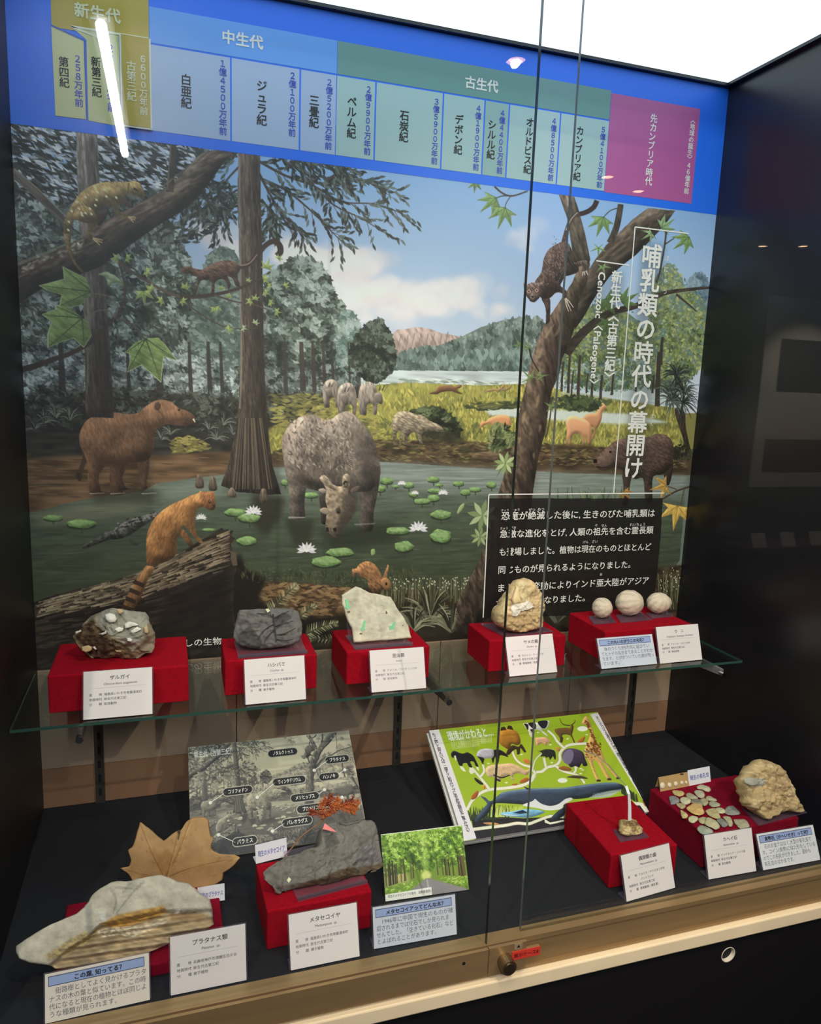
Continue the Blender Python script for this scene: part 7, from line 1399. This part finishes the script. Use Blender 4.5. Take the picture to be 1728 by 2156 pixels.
lname = ('yellowish, nearest the tan specimen strip', 'bean-shaped, just below the small white card', 'rounded grey-tan, below the bean-shaped one', 'grey-tan, upper left between its neighbours', 'dark grey, at the upper left edge of the scatter', 'pale whitish, right of the dark grey left-edge one', 'grey, wedged above the largest orange one', 'tan wedge at the upper middle', 'slim tan one at the upper right', 'oval green-grey at the right under the slim tan one',
         'small triangular one left of the orange one', 'largest, orange-tan, in the middle of the scatter', 'small pointed one at the left edge', 'large tan one right of the orange one', 'pale one between the orange one and the pointed grey one', 'grey pointed lens at the right edge of the scatter', 'pale one at the lower left edge', 'small tan one right of the pale lower-left one', 'big pale tan one at the lower middle', 'grey one right of the big lower one', 'tan upright one in the lower right', 'broken one at the lower right, by itself', 'grey oval one nearest the caption card')
cc_ = ((196, 172, 116), (190, 182, 154), (186, 180, 152), (168, 160, 132), (140, 138, 138), (204, 196, 164), (136, 130, 114), (176, 164, 130), (176, 168, 138), (164, 164, 138), (176, 160, 122), (214, 174, 112), (196, 176, 124), (190, 174, 126), (196, 188, 150), (146, 144, 136), (206, 200, 160), (186, 176, 132), (196, 186, 148), (134, 132, 126), (182, 176, 142), (176, 166, 140), (160, 164, 144))
for i, q in enumerate(lens):
    zc = TOP['I'] + .0022 + (.0022 if i in (6, 7, 11, 18) else 0); P = smooth([(q[k], q[k + 1]) for k in range(0, len(q), 2)], 3); px = [(1360 + a / 4.696, 1580 + b_ / 4.696) for a, b_ in P]
    cvn = px_canvas(1395, 1645, 1585, 1762, 5, cc_[i]); 
    for k in range(40): c0 = np.mean(px, 0); cvn.dab(*cvn.map(np.array([c0 + cvn.rng.randn(2) * (9, 6)]))[0], 4, 2, cvn.rng.rand() * 3, np.array(cc_[i]) / 255 * (.75 + .4 * cvn.rng.rand()), .5)
    o = stone('coin_fossil', px, (np.array((0, 0, zc)), np.array((1., 0, 0)), np.array((0, 1., 0)), np.array((0, 0, 1.))), .0028, .0018, rockm, None, cvn, 70 + i, .0012, 90, N=40, M=8, pw=2.0)
    tag(o, 'coin fossil, ' + lname[i], 'fossil', 'coin fossils scattered on the red block')
# --- tan strip with five tiny specimens
oL, oR = on_z(1390, 1667, TOP['I'] + .0005), on_z(1451, 1655, TOP['I'] + .0005); d = oR - oL; d[2] = 0; w = np.linalg.norm(d); ux = d / w; nb = np.array((-ux[1], ux[0], 0)); le = .3; up = np.array((0, 0, 1)) * math.cos(le) + nb * math.sin(le); n = np.cross(ux, up)
h = (on_plane(1380, 1639, oL, n) - oL) @ up; t = thing('specimen_strip', oL + ux * w / 2, 'folded tan card strip with five tiny white specimens glued on', 'specimen card')
tan = mat('card_tan', (190, 154, 102), .8, var=.08, scale=40)
MB().slab(oL, ux, up, w, h, .001).done('card', tan, t); MB().slab(oL + up * h + nb * .0008, ux, nb * .25 - np.array((0, 0, .97)), w, h * .9, -.001).done('rear_flap', tan, t)
for k, (a, b_, rx, ry) in enumerate(((160, 347, 26, 34), (230, 342, 20, 26), (292, 330, 20, 26), (352, 320, 16, 20), (393, 314, 10, 16))): stone('specimen', [(1360 + (a + rx * math.cos(q)) / 4.696, 1580 + (b_ + ry * math.sin(q)) / 4.696) for q in np.linspace(0, 6.2832, 17)[:-1]], (oL, ux, up, n), .003, .0004, mat('specimen_white', (234, 220, 194), .6), t, None, 90 + k, .0006, 120, N=24, M=6, pw=2)
solid_patch('dark_mark', (oL, ux, up, n), ZI(330, 232, 350, 226, 372, 230, 366, 242, 340, 244), .0004, .0004, mat('mark_brown', (70, 48, 30), .8), t)
# ------------------------------------------------------------------ front rail fittings
tl_ = thing('case_lock', (.752, -.60, -.022), 'brass-coloured cylinder lock on the front rail of the glass case', 'lock')
MB().box((.7246, -.6025, -.045), (.7900, -.5972, .004)).done('lock_plate', bronze, tl_)
MB().tube([(.752, -.602, -.021), (.752, -.622, -.021)], .0125, 24).done('cylinder', mat('lock_steel', (150, 132, 104), .3, metal=.9), tl_); MB().tube([(.752, -.622, -.021), (.752, -.6235, -.021)], .009, 24).done('key_face', mat('lock_face', (116, 102, 82), .35, metal=.9), tl_); MB().box((.7514, -.6241, -.0255), (.7526, -.6235, -.0165)).done('keyhole', dk, tl_)
sh_ = MB().box((.002, -.6025, -.044), (.7235, -.5972, .003)).done('pane_shoe', bronze); tag(sh_, 'long bronze metal shoe along the foot of the left glass pane', 'rail'); 
hh_ = MB().tube([(.6816, -.6026, -.0116), (.6816, -.6032, -.0116)], .0028, 14).done('screw_hole', dk, sh_)
lb = thing('red_label', (.788, -.6, -.0165), 'small red tape label on the bronze rail beside the lock', 'label')
MB().box((.7905 - .026, -.6042, -.0245), (.8150, -.6028, -.0095)).done('tape', mat('tape_red', (206, 60, 46), .5), lb); Text((.7645, -.6042, -.0245), (1, 0, 0), (0, 0, 1), .0003).line('展示ケース8', .025, .0045, .0085, 'c', .016, width=.044).done('lettering', mat('ink_label', (60, 16, 16), .6), lb)
MB().box((.7642, -.6029, -.0243), (.8147, -.5971, -.0097)).done('label_backing', bronze, lb)
sm_ = thing('clear_sticker', (.7755, -.6, .0), 'tiny clear square sticker with a dark triangle above the red label', 'sticker')
MB().box((.7680, -.6036, -.0065), (.7820, -.6026, .0035)).done('square', mat('sticker_bronze', (150, 130, 100), .3), sm_); MB().prism([(.7725, -.6037, -.003), (.7785, -.6037, -.003), (.7755, -.6037, .002)], (0, -1, 0), -.0004).done('triangle', dk, sm_)
x, z, r0_, n_ = hx_, hz_, hr_ - .0006, 40; r_ = lambda r, y: [(x + r * math.cos(a), y, z + r * math.sin(a)) for a in np.linspace(0, 2 * math.pi, n_ + 1)[:-1]]
gr = thing('cable_hole', (x, -.59, z), 'round hole with a pale inner sleeve in the black plinth, lower right', 'hole')
MB().add(r_(r0_, -.6004) + r_(r0_, -.592) + r_(r0_ - .0012, -.592) + r_(r0_ - .0012, -.6004), [(k * n_ + j, k * n_ + (j + 1) % n_, ((k + 1) % 4) * n_ + (j + 1) % n_, ((k + 1) % 4) * n_ + j) for k in range(4) for j in range(n_)]).done('sleeve', mat('sleeve_pale', (232, 224, 204), .5), gr)
MB().add(r_(r0_ - .0013, -.5925), [tuple(range(n_))]).done('dark_backing', dk, gr)
